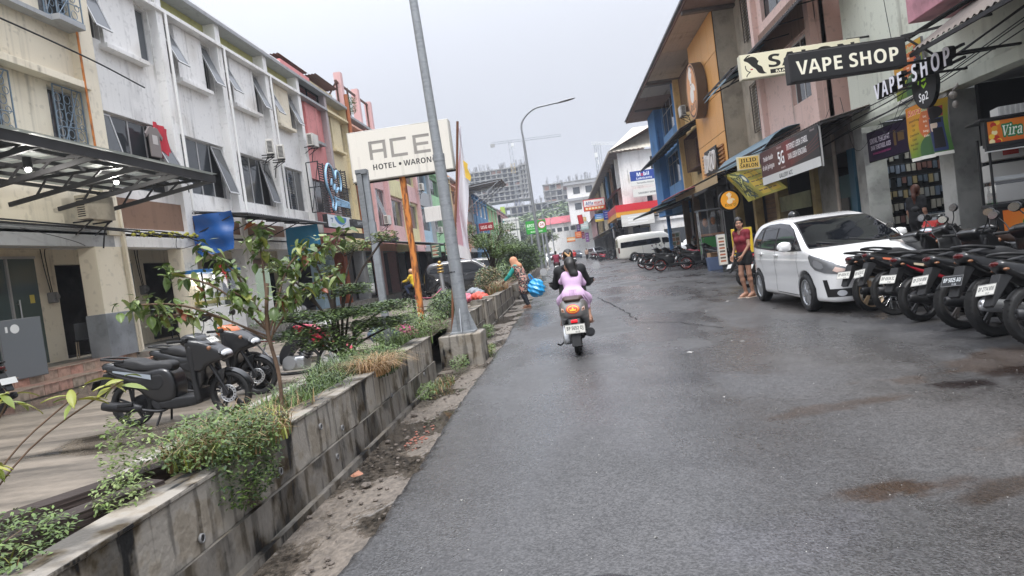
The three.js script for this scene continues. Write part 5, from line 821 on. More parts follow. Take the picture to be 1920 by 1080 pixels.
// right: the close row, rear wheels to the road
const rowR = 'motorbikes in the close row on the right';
const warmRim = M([.42,.31,.20],.35, { metalness: .6 });
const bikeA = put(scooter('motorbike', 'motorbike with bronze cast wheels right in front of the white car bumper', { cat: 'motorbike', r: .285, rimM: warmRim, plate: pl2, group: rowR }),4.95,-10.85,.3,-.06);
const bikeB = put(scooter('motorbike', 'motorbike with wire spokes and an orange blue tail stripe', { cat: 'motorbike', r: .295, tw: .075, wheel: 'wire', rimM: mk.blackPl, plate: pl2, group: rowR, decal: P([.62,.16,.08],.3) }),5.02,-10.08,.16,-.14);
const bikeC = put(scooter('motorbike', 'motorbike with a red and cream tail, third from the white car', { cat: 'motorbike', r: .285, plate: pl2, group: rowR, trim: P([.30,.02,.03],.25), decal: P([.6,.5,.36],.3), rimM: mk.darkMetal }),4.92,-9.32,.26,-.05);
const bikeD = put(scooter('motorbike', 'black motorbike showing the plate BP 2714 MW', { cat: 'motorbike', r: .285, tw: .1, plate: pl3, group: rowR, rimM: M([.10,.09,.085],.4, { metalness: .6 }) }),5.0,-8.34,.12,-.13);
const bikeE = put(scooter('motorbike', 'black motorbike with a dark plate and silver muffler end', { cat: 'motorbike', r: .29, tw: .105, plate: pl4, group: rowR, rimM: mk.blackPl, mufM: mk.alu }),4.9,-7.72,.22,-.09);
put(copyOf(bikeD, 'black motorbike with wide rear tyre, nearest to the camera on the right', [0,0,0]),4.86,-6.85,.06,-.15);
put(copyOf(bikeA, 'black motorbike behind the close row, only its handlebar and mirrors showing', [0,0,0]),5.9,-9.9,2.6,.05); put(copyOf(bikeC, 'black motorbike farther in by the juice stall, handlebar towards the camera', [0,0,0]),6.3,-8.6,2.3,.05);
put(scooter('motor_scooter', 'red scooter standing on the porch before the phone shop', { accent: P([.5,.02,.02],.25, { clearcoat: 1 }), trim: mk.blackGloss }),7.55,-14.9,-2.4,0,.16);
bikeB.scale.set(1.04,1.06,.92); bikeD.scale.set(1.05,1.03,1.08); bikeE.scale.set(1,1.07,1.05);
put(copyOf(bikeE, 'black motorbike wedged behind the row, its seat towards the juice stall', [0,0,0],0, new Map([[mk.seat, M([.05,.025,.015],.5)]])),6.75,-10.6,-.5,-.06); put(copyOf(bikeB, 'dark motorbike deep behind the row beside the juice stall counter', [0,0,0]),6.4,-7.4,2.75,.06);
// behind the woman, and the cluster before the food stalls
const redTail = P([.42,.02,.04],.28, { clearcoat: .8 });
const bikeF = put(scooter('motorbike', 'red tailed motorbike parked behind the standing woman', { cat: 'motorbike', trim: redTail, accent: mk.blackGloss, seat: redTail }),5.0,-17.9,.15,-.08);
put(copyOf(bikeF, 'black motorbike between the standing woman and the white car', [0,0,0],0, new Map([[redTail, mk.blackGloss]])),5.15,-16.6,.2,-.08);
const bikeG = put(scooter('motorbike', 'black motorbike with a red rimmed rear wheel before the food stalls', { cat: 'motorbike', rimM: M([.5,.08,.06],.4), wheel: 'wire', r: .29, tw: .075, group: 'motorbikes before the food stalls', cell: .02 }),4.95,-33.2,.1,-.08);
put(copyOf(bikeG, 'grey scooter turned sideways in front of the food stalls', [0,0,0]),5.9,-31.9,.05,-.05); put(copyOf(bikeG, 'dark motorbike left of the red rimmed one', [0,0,0],0, new Map()),4.8,-36.5,.2,-.08); put(copyOf(bikeG, 'dark motorbike leftmost of the cluster near the cream van', [0,0,0]),4.9,-40.5,.2,-.08);
put(copyOf(bikeF, 'motorbike with red body between the stall and the road', [0,0,0]),6.5,-34.6,-.5,-.05); put(copyOf(bikeG, 'black scooter with its front wheel towards the blue bin', [0,0,0]),6.9,-30.8,-.35,-.05); put(copyOf(bikeG, 'black motorbike deep in the cluster by the tables', [0,0,0]),6.3,-37.5,.6,-.05);
for (let i = 0; i < 12; i++) put(copyOf(i % 3 ? bikeG : bikeF, ['first', 'second', 'third', 'fourth', 'fifth', 'sixth', 'seventh', 'eighth', 'ninth', 'tenth', 'eleventh', 'twelfth'][i] + ' motorbike of the far row beyond the cream van, counted from the van', [0,0,0]),4.5 + (i % 3) * .9,-79 - i * 2.6,.2 + (i % 4) * .3,-.06).userData.group = 'far parked motorbikes';
// sport bike, red and white, by the planter on the left
{
const t = thing('sport_motorbike', 'red and white sport motorbike with white front rim behind the sapling', 'motorbike'), red = P([.45,.015,.05],.25, { clearcoat: 1 }), wh = P([.78,.77,.76],.3);
bikeWheel(t, -.66,.30,.11, 'cast', mk.darkMetal); bikeWheel(t, .66,.30,.085, 'cast', wh, { disc: true });
const bd = (n, pts, hw, m, k = .04) => mesh(n, [panel(pts, hw, { cell: .016, k })], m, t);
bd('fuel_tank', [[-.05,.72],[.0,.9],[.15,.98],[.36,.95],[.46,.84],[.42,.72],[.2,.68]],.14, mk.blackGloss, .07); bd('tank_shroud', [[.12,.90],[.30,.92],[.5,.86],[.58,.76],[.48,.58],[.40,.62],[.36,.72],[.14,.78]],.17, red, .04); bd('seat', [[-.0,.78],[-.05,.72],[-.4,.75],[-.72,.86],[-.75,.91],[-.55,.90],[-.35,.83]],.12, mk.seat); bd('tail_cowl', [[-.15,.72],[-.5,.74],[-.92,.90],[-.95,.95],[-.7,.90],[-.4,.80],[-.15,.76]],.11, red); bd('white_stripe', [[-.2,.735],[-.5,.76],[-.8,.86],[-.5,.79],[-.2,.76]],.118, wh, .02);
bd('headlight_cowl', [[.44,.98],[.6,.93],[.66,.8],[.56,.74],[.48,.8]],.11, wh); bd('frame', [[.42,.78],[.3,.7],[.0,.5],[-.12,.36],[-.2,.38],[-.1,.62],[.1,.74]],.12, mk.darkMetal, .03);
mesh('engine', [bb(-.15,.22,.26,.46,-.12,.12,.04), T(disc(.10,.06),.0,.38,.14, Math.PI / 2), bar([.15,.42,0],[.32,.66,0],.075), T(disc(.06,.05),.16,.36,.13, Math.PI / 2)], mk.alu, t); mesh('engine_fins', Array.from({ length: 6 }, (_, i) => T(bb(-.09,.09,-.006,.006,-.09,.09),.18 + i * .025,.46 + i * .035,0,0,0,-.6)), mk.darkMetal, t, { kind: 'stuff' });
mesh('exhaust', [tube([[.32,.55,.05],[.42,.42,.06],[.3,.24,.08],[-.1,.22,.12],[-.3,.28,.15]],.024,30,8), bar([-.3,.28,.15],[-.85,.48,.19],.048,.06,16)], mk.darkMetal, t); mesh('fork', [bar([.66,.3,.09],[.44,.95,.09],.022), bar([.66,.3,-.09],[.44,.95,-.09],.022)], mk.chrome, t); mesh('swingarm', [beam([-.66,.3,.08],[-.12,.4,.08],.03,.05), beam([-.66,.3,-.08],[-.12,.4,-.08],.03,.05), beam([-.5,.36,.1],[-.35,.7,.09],.02), beam([-.25,.4,.1],[-.5,.72,.1],.02), bb(-.3,-.16,.36,.5,.1,.12,.01)], mk.alu, t);
mesh('front_fender', [sweepFender(.66,.3,.33,.11,.5,2.4)], red, t); mesh('handlebar', [tube([[.3,1.02,-.34],[.42,1.0,-.15],[.42,1.0,.15],[.3,1.02,.34]],.012,20,8), bar([.33,1.02,.22],[.28,1.03,.36],.018), bar([.33,1.02,-.22],[.28,1.03,-.36],.018)], mk.blackPl, t); mesh('rear_mudguard', [extr([[-.8,.8],[-.95,.84],[-1.1,.52],[-1.06,.5]],.12,.01)], mk.blackPl, t); mesh('license_plate', [T(bb(-.006,.006,-.055,.055,-.13,.13),-1.08,.62,0,0,0,-.4)], mk.plate, t); mesh('radiator_panel', [bb(.44,.46,.5,.7,-.13,.13,.01)], mk.dark, t);
put(t, -4.15,-10.15,-.05,0,-.02);
}
// scooter far left at the frame edge
put(scooter('motor_scooter', 'dark scooter cut off by the left frame edge near the steps', { cell: .02 }),-10.15,-11.0,2.9,0,-.02);
// the ridden scooter in the middle of the road, seen from behind
const rideG = P([.13,.125,.12],.32, { clearcoat: .7, clearcoatRoughness: .2 });
{
const t = thing('ridden_scooter', 'grey rounded scooter with a red and yellow round sticker, ridden down the road', 'motor scooter'), R = .26;
bikeWheel(t, -.62, R, .10, 'cast', mk.blackPl); bikeWheel(t, .62, R, .09, 'cast', mk.blackPl);
const bodyF = (x, y, z) => 0, pts = [[.0,.30],[.02,.5],[-.1,.68],[-.5,.76],[-.82,.76],[-.93,.66],[-.92,.54],[-.78,.50],[-.5,.47],[-.3,.36],[-.15,.28]];
const sd = polySDF(spl(pts, 5),.01), bf = (x, y, z) => smax(sd(x, y), Math.hypot(Math.max(0, (x + .45) * -.32), z * 1) - (.205 - .22 * Math.max(0, y - .66)),.08);
const bodyG = field(bf, [-1.02,.2,-.28],[.12,.86,.28],.013); mesh('rear_body', [bodyG], rideG, t);
const pf = (nm, poly, lift, m) => mesh(nm, [fieldNormals(skinPatch(bf, poly, (z, y) => [-2, y, z],[1,0,0], lift, .015), bf)], m, t);
const ell = (cz, cy, rz, ry, n = 26) => Array.from({ length: n }, (_, i) => [cz + rz * Math.cos(i / n * 6.283), cy + ry * Math.sin(i / n * 6.283)]);
pf('round_sticker', ell(0,.655,.092,.062),.004, M([.62,.03,.02],.4)); pf('sticker_ring', ell(0,.655,.078,.05),.006, M([.75,.42,.03],.4)); pf('sticker_center', ell(0,.655,.066,.041),.008, M([.6,.03,.02],.4)); pf('sticker_mark', [[-.04,.63],[.04,.63],[.045,.66],[.02,.65],[.0,.685],[-.02,.65],[-.045,.66]],.010, M([.8,.5,.04],.4));
for (const s of [-1,1]) { pf('tail_light', [[s * .115,.62],[s * .165,.625],[s * .16,.68],[s * .125,.665]],.004, P([.65,.45,.38],.2)); pf('amber_lens', [[s * .125,.63],[s * .155,.635],[s * .15,.66],[s * .13,.655]],.008, mk.amber); }
mesh('seat', [panel([[.05,.74],[-.05,.68],[-.5,.74],[-.84,.75],[-.86,.79],[-.5,.81],[-.1,.78]], (x) => .15 - .03 * ss(-.5,-.8, x), { cell: .014, k: .05 })], M([.06,.035,.028],.5), t);
mesh('rear_fairing', [panel([[-.7,.5],[-.92,.53],[-.99,.42],[-.96,.34],[-.9,.36],[-.82,.46]],.09, { cell: .012, k: .03 })], mk.blackPl, t); mesh('rear_mudguard', [extr([[-.86,.42],[-.96,.40],[-1.02,.16],[-.98,.15]],.13,.012)], mk.blackPl, t);
mesh('brake_lamp', [bb(-.995,-.955,.475,.515,-.045,.045,.01)], P([.7,.015,.02],.2, { emissive: lin(.5,.01,.02), emissiveIntensity: .5 }), t);
const pm = plateM('BP 5652 OJ', '03·28'), pg = T(plane(.275,.125),0,0,0,0,-Math.PI / 2); T(pg, 0,0,0,0,0,-.15); pg.translate(-1.012,.395,0); mesh('license_plate', [pg], pm, t, { keepUV: true }); mesh('plate_bracket', [T(bb(-.004,.004,-.06,.06,-.137,.137),-1.004,.395,0,0,0,-.15)], mk.blackPl, t);
mesh('engine_case', [panel([[-.72,.18],[-.66,.36],[-.3,.4],[-.1,.3],[-.2,.18],[-.5,.14]],.06, { cell: .016, k: .04 }).translate(0,0,-.13)], mk.alu, t); mesh('crankcase', [bb(-.6,-.1,.2,.42,-.1,.12,.04)], mk.blackPl, t);
mesh('exhaust', [bar([-.35,.24,.17],[-.92,.32,.2],.045,.062,18), bar([-.92,.32,.2],[-.95,.324,.202],.03,.03)], mk.darkMetal, t);
mesh('side_stand', [tube([[-.2,.2,-.14],[-.35,.12,-.24],[-.5,.15,-.28]],.013,10,6), bar([-.1,.2,-.2],[-.1,.2,.2],.02)], mk.darkMetal, t); mesh('floorboard', [bb(-.05,.36,.24,.3,-.17,.17,.03)], mk.blackPl, t);
mesh('front_apron', [panel([[.3,.95],[.4,.93],[.5,.6],[.48,.3],[.36,.26],[.33,.5]], (x, y) => .21 - .06 * ss(.6,.3, y), { cell: .018, k: .06 })], rideG, t); mesh('front_fender', [sweepFender(.62,.26,.3,.14,.3,2.7)], rideG, t); mesh('fork', [bar([.62,.26,.07],[.42,.9,.05],.02), bar([.62,.26,-.07],[.42,.9,-.05],.02)], mk.darkMetal, t);
mesh('handlebar', [tube([[.2,1.0,-.34],[.3,1.0,-.15],[.36,.98,0],[.3,1.0,.15],[.2,1.0,.34]],.013,20,8)], mk.darkMetal, t);
for (const s of [-1,1]) { mesh('mirror_stalk', [tube([[.26,1.0, s * .22],[.27,1.08, s * .3],[.25,1.14, s * .38]],.007,10,5)], mk.chrome, t); const d = T(disc(.058,.02),0,0,0,0,0, Math.PI / 2); mesh('mirror_shell', [T(d, .25,1.18, s * .40)], mk.chrome, t); mesh('mirror_glass', [T(T(disc(.05,.003),0,0,0,0,0, Math.PI / 2),.238,1.18, s * .40)], mk.chrome, t); }
put(t, .045,-10.55, Math.PI / 2 - .03);
}
{ const t = scooter('ridden_motorbike', 'dark motorbike ridden by the person in maroon farther up the road', { cat: 'motorbike', cell: .022, accent: mk.blackGloss, trim: redTail }); put(t, -.62,-50.4, Math.PI / 2); }
put(copyOf(bikeG, 'motorbike ridden by the person in red in the distance', [0,0,0]),1.25,-92, Math.PI / 2).userData.group = undefined;
{ const t = scooter('motor_scooter', 'dark scooter carrying the person in yellow on the left apron', { cell: .022 }); put(t, -7.85,-36.3,2.75,0,-.02); }
// ================= PEOPLE (local frame: x forward, y up, z to the person's right) =================
const add3 = (a, b) => [a[0] + b[0], a[1] + b[1], a[2] + b[2]], sub3 = (a, b) => [a[0] - b[0], a[1] - b[1], a[2] - b[2]], mul3 = (a, k) => a.map(v => v * k), lerp3 = (a, b, t) => a.map((v, i) => mixn(v, b[i], t)), nrm = a => mul3(a, 1 / (Math.hypot(...a) || 1)), crs = (a, b) => [a[1] * b[2] - a[2] * b[1], a[2] * b[0] - a[0] * b[2], a[0] * b[1] - a[1] * b[0]];
const cp = (a, b, ra, rb, k) => [...a, ...b, ra, rb, k];
function headList() {
return [{ c: [-.008,.055,0], r: [.096,.098,.076], k: .02 }, { c: [.02,-.02,0], r: [.072,.088,.06], k: .03 }, { c: [.055,-.082,0], r: [.026,.022,.026], k: .03 }, cp([.086,.03,0],[.102,-.008,0],.009,.015,.015), { c: [.092,-.012,.012], r: [.012,.009,.012], k: .01 }, { c: [.092,-.012,-.012], r: [.012,.009,.012], k: .01 }, cp([.08,.052,-.035],[.08,.052,.035],.012,.012,.02), { c: [.058,-.02,.042], r: [.025,.025,.02], k: .03 }, { c: [.058,-.02,-.042], r: [.025,.025,.02], k: .03 },
{ c: [.095,.03,.031], r: [.02,.014,.018], k: .012, cut: 1 }, { c: [.095,.03,-.031], r: [.02,.014,.018], k: .012, cut: 1 }, { c: [-.005,.01,.074], r: [.026,.032,.010], k: .008 }, { c: [-.005,.01,-.074], r: [.026,.032,.010], k: .008 }, cp([.083,-.045,-.018],[.083,-.045,.018],.009,.009,.01), cp([.08,-.058,-.013],[.08,-.058,.013],.009,.009,.01)];
}
function handGeo(w, dir, nrmDir, s, curl = .5, cell = .0035) { // wrist point, direction of the hand, palm normal, thumb side
const d = nrm(dir), n = nrm(sub3(nrmDir, mul3(d, d[0] * nrmDir[0] + d[1] * nrmDir[1] + d[2] * nrmDir[2]))), u = mul3(crs(d, n), s), L = [], at = (a, b, c) => add3(add3(add3(w, mul3(d, a)), mul3(u, b)), mul3(n, c));
L.push(cp(at(-.015,0,0), at(.03,0,0),.024,.022,.02)); for (let i = 0; i < 4; i++) L.push(cp(at(.02, (i - 1.5) * .014,0), at(.075, (i - 1.5) * .019,.0),.014,.0115,.012));
[.062,.072,.068,.052].forEach((l, i) => { const b = (3 - i - 1.5) * .019; let p = at(.08, b, 0), ang = 0; for (let j = 0; j < 3; j++) { ang += curl * (.5 + .35 * j); const q = add3(p, add3(mul3(d, Math.cos(ang) * l * [.45,.32,.26][j]), mul3(n, Math.sin(ang) * l * [.45,.32,.26][j]))); L.push(cp(p, q, .0092 - j * .0008,.0086 - j * .001,.004)); p = q; } });
L.push(cp(at(.012,.022,.004), at(.045,.048,.014),.013,.0105,.01), cp(at(.045,.048,.014), at(.075,.054 - .02 * curl, .02 + .02 * curl),.010,.0082,.005));
return blob(L, cell, .01);
}
function person(label, J, o) {                   // J: joints; o: colours, clothes, hair
const t = thing('person', label, 'person', o.p, o.ry, o.group), c = o.cell ?? .013, sc = o.scale ?? 1, g = o.girth ?? 1; t.scale.setScalar(sc);
const mid = (a, b) => lerp3(a, b, .5), hipR = J.hipR, hipL = J.hipL, pel = mid(hipR, hipL), shR = J.shR, shL = J.shL, ch = mid(shR, shL), lat = nrm(sub3(shR, shL)), up = nrm(sub3(ch, pel)), fwd = crs(up, lat), neck = add3(ch, mul3(up, .05));
const chestC = lerp3(pel, ch, .68), waist = lerp3(pel, ch, .32), off = (q, f, s) => add3(add3(q, mul3(fwd, f)), mul3(lat, s));
const torso = (e = 0) => [...[-1,1].flatMap(s => [cp(off(pel, -.01, s * .07), off(waist, 0, s * .055),.105 * g + e, .09 * g + e, .06), cp(off(waist, 0, s * .055), off(chestC, 0, s * .07),.09 * g + e, .10 * g + e, .06), cp(off(chestC, 0, s * .07), off(add3(ch, mul3(up, -.05)),-.01, s * .1),.10 * g + e, .07 + e, .06),...(o.female ? [cp(off(chestC, .07, s * .07), off(chestC, .085, s * .075),.055 + e, .05 + e, .05)] : [])]), cp(shR, shL, .058 + e, .058 + e, .06)];
const arm = (s, e = 0, f = 1) => { const S = J['sh' + s], E = J['el' + s], W = J['wr' + s], L = []; if (f <= .5) { L.push(cp(S, lerp3(S, E, f * 2),.052 * g + e, .046 * g + e, .03)); } else { L.push(cp(S, E, .052 * g + e, .039 * g + e, .03), cp(E, lerp3(E, W, (f - .5) * 2),.04 * g + e, mixn(.04,.026, (f - .5) * 2) * g + e, .02)); } return L; };
const leg = (s, e = 0, f = 1) => { const H = J['hip' + s], K = J['kn' + s], A = J['an' + s], L = []; if (f <= .5) L.push(cp(H, lerp3(H, K, f * 2),.088 * g + e, mixn(.088,.058, f * 2) * g + e, .04)); else { const b = lerp3(K, A, .3), bk = add3(b, mul3(nrm(sub3(crs(sub3(A, K), lat),[0,0,0])),0)); L.push(cp(H, K, .088 * g + e, .056 * g + e, .04), cp(K, lerp3(K, b, 1),.054 * g + e, .056 * g + e, .03), cp(b, lerp3(K, A, Math.max(.31, (f - .5) * 2)),.056 * g + e, mixn(.056,.036, (f - .5) * 2) * g + e, .03)); } return L; };
const foot = (s) => { const A = J['an' + s], To = J['to' + s], d = nrm(sub3(To, A)), hl = add3(A, [-(d[0]) * .045,-.045,-(d[2]) * .045]); return [cp(A, hl, .036,.032,.02), cp(A, lerp3(A, To, .6),.038,.034,.03), cp(lerp3(A, To, .6), To, .038,.024,.02), cp(hl, To, .03,.024,.02)]; };
// head turned by yaw, pitch and roll
const H = J.head, R = new THREE.Matrix4().makeRotationFromEuler(new THREE.Euler(o.roll ?? 0, o.yaw ?? 0, o.pitch ?? 0, 'YZX')), toHead = q => q.applyMatrix4(R).translate(...H);
const body = [blob([...torso(),...arm('R'),...arm('L'),...leg('R'),...leg('L'),...foot('R'),...foot('L'), cp(neck, add3(H, [-.015,-.05,0]),.05,.046,.03), cp(ch, neck, .065,.05,.05)], c, .03), toHead(blob(headList(), o.headCell ?? .006,.02))];
for (const s of ['R', 'L']) body.push(handGeo(J['wr' + s], o['hd' + s] ?? sub3(J['wr' + s], J['el' + s]), o['hn' + s] ?? (s === 'R' ? [0,0,-1] : [0,0,1]), (s === 'R' ? 1 : -1) * (o['th' + s] ?? 1), o.curl ?? .45, o.handCell ?? .004));
mesh('body', body, o.skin ?? mk.skin, t);
const eyes = []; for (const s of [-1,1]) eyes.push(sph(.079,.032, s * .031,.012,.009,.014,8)); mesh('eyes', [toHead(merge(eyes))], M([.55,.52,.5],.3), t);
mesh('irises', [toHead(merge([-1,1].map(s => sph(.087,.032, s * .031,.005,.007,.007,8))))], mk.hair, t); mesh('eyebrows', [toHead(merge([-1,1].map(s => bar([.092,.058, s * .016],[.080,.062, s * .05],.005,.003,5))))], mk.hair, t);
if (o.lips) mesh('lips', [toHead(blob([cp([.088,-.045,-.017],[.088,-.045,.017],.0085,.0085,.01), cp([.086,-.056,-.012],[.086,-.056,.012],.0085,.0085,.01)],.004,.01))], o.lips, t);
if (o.hairL) mesh('hair', [toHead(blob(o.hairL, .008,.03))], o.hair ?? mk.hair, t);
if (o.hairW) mesh('hair', [blob(o.hairW, .01,.03)], o.hair ?? mk.hair, t);
const api = { t, torso, arm, leg, foot, off, pel, ch, waist, chestC, up, fwd, lat, neck, toHead, c };
(o.wear ?? []).forEach(([n, f, m, pc]) => { const L = f(api); if (L) mesh(n, [Array.isArray(L) ? blob(L, pc ?? c, .03, f.post && f.post(api)) : L], m, t); });
return api;
}
const cap = (e = 0) => [{ c: [-.015,.065,0], r: [.104 + e, .102 + e, .086 + e], k: .02 }, { c: [-.05,.01,0], r: [.07,.09,.08], k: .03 }, { c: [.115,-.0,0], r: [.062,.09,.075], k: .02, cut: 1 }];
const slip = s => a => { const A = a.J; return null; };
const clothM = (c, r = .85) => M(c, r, { map: tc5 });
const mBlackCloth = clothM([.012,.012,.013]), mMaroon = clothM([.17,.012,.022]), mLilac = clothM([.58,.40,.58],.85), mTeal = clothM([.02,.30,.26]), mPeach = clothM([.62,.30,.18]), mFloral = M(0xffffff, .85, { map: rep(tex(128, (u, v) => { const a = vnoise(u * 14, v * 14,14,14,3), b = vnoise(u * 22, v * 22,22,22,8); return a > .66 ? [.45,.22,.18] : b > .7 ? [.55,.48,.38] : [.05,.045,.05]; }),.5) }), mYellowC = clothM([.72,.50,.03]), mJeans = clothM([.03,.045,.10]), mRedC = clothM([.5,.03,.03]), mWineC = clothM([.22,.02,.05]), mWhiteC = clothM([.7,.7,.68]), mBlueC = clothM([.03,.09,.35]);
const standJ = { hipR: [0,.90,.09], hipL: [0,.90,-.09], shR: [0,1.38,.17], shL: [0,1.38,-.17], head: [.02,1.56,0], elR: [-.02,1.12,.22], elL: [-.02,1.12,-.22], wrR: [.04,.88,.22], wrL: [.04,.88,-.22], knR: [.02,.50,.09], knL: [.02,.50,-.09], anR: [-.02,.08,.09], anL: [-.02,.08,-.09], toR: [.14,.03,.11], toL: [.14,.03,-.11] };
const rideJ = { hipR: [0,.0,.09], hipL: [0,.0,-.09], shR: [.06,.47,.17], shL: [.06,.47,-.17], head: [.10,.66,0], elR: [.26,.26,.27], elL: [.26,.26,-.27], wrR: [.46,.22,.31], wrL: [.46,.22,-.31], knR: [.42,-.05,.17], knL: [.42,-.05,-.17], anR: [.30,-.42,.15], anL: [.30,-.42,-.15], toR: [.44,-.48,.16], toL: [.44,-.48,-.16] };
const shirtL = (f, e = .014) => a => [...a.torso(e),...a.arm('R', e, f),...a.arm('L', e, f)];
const pantsL = (f, e = .014) => a => [cp(a.off(a.pel, -.01,-.07), a.off(a.waist, -.005,-.055),.105 + e, .092 + e, .06), cp(a.off(a.pel, -.01,.07), a.off(a.waist, -.005,.055),.105 + e, .092 + e, .06),...a.leg('R', e, f),...a.leg('L', e, f)];
const shoeL = s => a => a.foot(s).map(q => [...q.slice(0,6), q[6] + .008, q[7] + .008, q[8]]);
const slipper = (J, s) => () => { const A = J['an' + s], To = J['to' + s]; return T(bb(-.14,.13,-.022,-.004,-.045,.045,.012),0,0,0,0, Math.atan2(-(To[2] - A[2]), To[0] - A[0])).translate((A[0] + To[0]) / 2, Math.min(A[1] - .055, To[1]) - .012, (A[2] + To[2]) / 2); };
{ // woman in maroon, standing, body to the camera's left, head towards the camera
const J = { ...standJ, shR: [.02,1.37,.155], shL: [.0,1.38,-.155], head: [.045,1.555,.0], elR: [.02,1.10,.21], wrR: [.16,.90,.17], elL: [.03,1.10,-.2], wrL: [.17,.89,-.12], knR: [.06,.50,.085], knL: [.0,.50,-.085], anR: [-.02,.085,.08], anL: [-.06,.085,-.07], toR: [.13,.03,.10], toL: [.09,.03,-.09] };
person('woman in maroon top and black shorts standing by the white car, looking towards the camera', J, { p: [3.72,0,-15.2], ry: -2.62, female: true, girth: .88, yaw: .75, pitch: -.08, scale: .99, curl: .4, lips: M([.30,.08,.08],.4), hnR: [0,.3,-1], hnL: [0,.3,1], cell: .011, headCell: .005,
hairL: [...cap(0), cp([-.07,.03,.04],[-.09,-.32,.05],.05,.035,.05), cp([-.07,.03,-.03],[-.085,-.34,-.03],.05,.035,.05), cp([-.02,.02,.075],[-.05,-.25,.085],.03,.025,.04)],
wear: [['shirt', a => [...a.torso(.010).slice(0),...a.arm('R', .014,.22),...a.arm('L', .014,.22)], mMaroon, .011],['shorts', a => [cp(a.off(a.pel, -.01,-.065), a.off(a.waist, 0,-.05),.112,.09,.05), cp(a.off(a.pel, -.01,.065), a.off(a.waist, 0,.05),.112,.09,.05),...a.leg('R', .018,.19),...a.leg('L', .018,.19)], mBlackCloth, .011],['sandal', slipper(J, 'R'), M([.5,.4,.32],.6)],['sandal', slipper(J, 'L'), M([.5,.4,.32],.6)]] });
}
{ // driver of the grey scooter and the girl behind
const J = { ...rideJ, hipR: [0,0,.10], hipL: [0,0,-.10], shR: [.05,.45,.19], shL: [.05,.45,-.19], head: [.10,.66,.0], elR: [.17,.20,.29], elL: [.17,.20,-.29], wrR: [.36,.22,.35], wrL: [.36,.22,-.35], knR: [.36,-.08,.20], knL: [.36,-.08,-.20], anR: [.30,-.46,.17], anL: [.30,-.46,-.17], toR: [.43,-.52,.18], toL: [.43,-.52,-.18] };
const a = person('rider in black hooded jacket with hair clipped up, driving the grey scooter', J, { p: [.045,.775,-10.68], ry: Math.PI / 2 - .03, scale: .85, girth: 1.05, pitch: -.1, yaw: .1, cell: .014, hnR: [0,-1,0], hnL: [0,-1,0], curl: .9,
hairL: [...cap(.006), { c: [-.10,.06,0], r: [.05,.06,.05], k: .03 }, { c: [-.05,-.03,0], r: [.06,.07,.065], k: .03 }],
wear: [['jacket', q => [...q.torso(.04),...q.arm('R', .03,.95),...q.arm('L', .03,.95), cp(q.off(q.pel, 0,-.08), q.off(q.pel, 0,.08),.15,.15,.05)], mBlackCloth],['hood', q => [cp(q.off(q.neck, -.08,-.09), q.off(q.neck, -.08,.09),.055,.055,.03), cp(q.off(q.ch, -.1,-.03), q.off(q.ch, -.1,.03),.06,.06,.03), cp(q.off(q.neck, .0,-.12), q.off(q.neck, -.08,-.09),.04,.05,.02), cp(q.off(q.neck, .0,.12), q.off(q.neck, -.08,.09),.04,.05,.02)], mBlackCloth],['trousers', q => [...q.leg('R', .03,.95),...q.leg('L', .03,.95)], clothM([.33,.32,.33])],['sandal', slipper(J, 'R'), mk.blackPl],['sandal', slipper(J, 'L'), mk.blackPl]] });
mesh('hair_clip', [T(blob([cp([-.13,.1,-.04],[-.15,.03,.02],.016,.02,.02), cp([-.13,.03,.03],[-.14,.09,.05],.014,.014,.02)],.006,.02),0,0,0).translate(...J.head)], M([.45,.25,.10],.4), a.t);
const g = { hipR: [0,0,.08], hipL: [0,0,-.08], shR: [.14,.36,.105], shL: [.16,.37,-.10], head: [.17,.53,-.02], elR: [.22,.2,.20], elL: [.24,.26,-.20], wrR: [.34,.22,.15], wrL: [.30,.40,-.10], knR: [.28,-.10,.22], knL: [.28,-.10,-.22], anR: [.12,-.42,.24], anL: [.12,-.42,-.24], toR: [.24,-.48,.26], toL: [.24,-.48,-.26] };
const b = person('girl in lilac dress with long dark hair riding pillion on the grey scooter', g, { p: [.055,.79,-10.28], ry: Math.PI / 2 - .02, girth: .8, pitch: -.05, yaw: .55, roll: .15, cell: .012, curl: .8, scale: .82,
hairL: [...cap(.004), cp([-.08,.02,.02],[-.13,-.16,.06],.06,.045,.05), cp([-.12,-.14,.05],[-.16,-.32,.10],.045,.02,.05), cp([-.07,.02,-.04],[-.11,-.15,-.01],.05,.04,.05)],
wear: [['dress', q => [...q.torso(.012),...q.arm('R', .016,.5),...q.arm('L', .016,.46), cp(q.off(q.pel, -.03,-.08), q.off(q.pel, -.03,.08),.125,.125,.06), cp(q.off(q.pel, 0,.08), lerp3(g.hipR, g.knR, .85),.135,.125,.05), cp(q.off(q.pel, 0,-.08), lerp3(g.hipL, g.knL, .85),.135,.125,.05), cp(lerp3(g.hipR, g.knR, .7), add3(lerp3(g.hipR, g.knR, .75),[-.05,-.15,.03]),.08,.05,.05), cp(lerp3(g.hipL, g.knL, .7), add3(lerp3(g.hipL, g.knL, .75),[-.05,-.15,-.03]),.08,.05,.05)], mLilac],['sandal', slipper(g, 'R'), M([.12,.06,.04],.6)],['sandal', slipper(g, 'L'), M([.12,.06,.04],.6)]] });
const folds = []; for (let i = 0; i < 13; i++) { const z = -.19 + i * .032 + .008 * Math.sin(i * 5); folds.push(tube([[-.13 + Math.abs(z) * .25,.12, z * .6],[-.19 + Math.abs(z) * .3,.0, z],[-.17 + Math.abs(z) * .4,-.12, z * 1.35]],.010,10,5)); } mesh('dress_folds', folds, mLilac, b.t, { kind: 'stuff' });
}
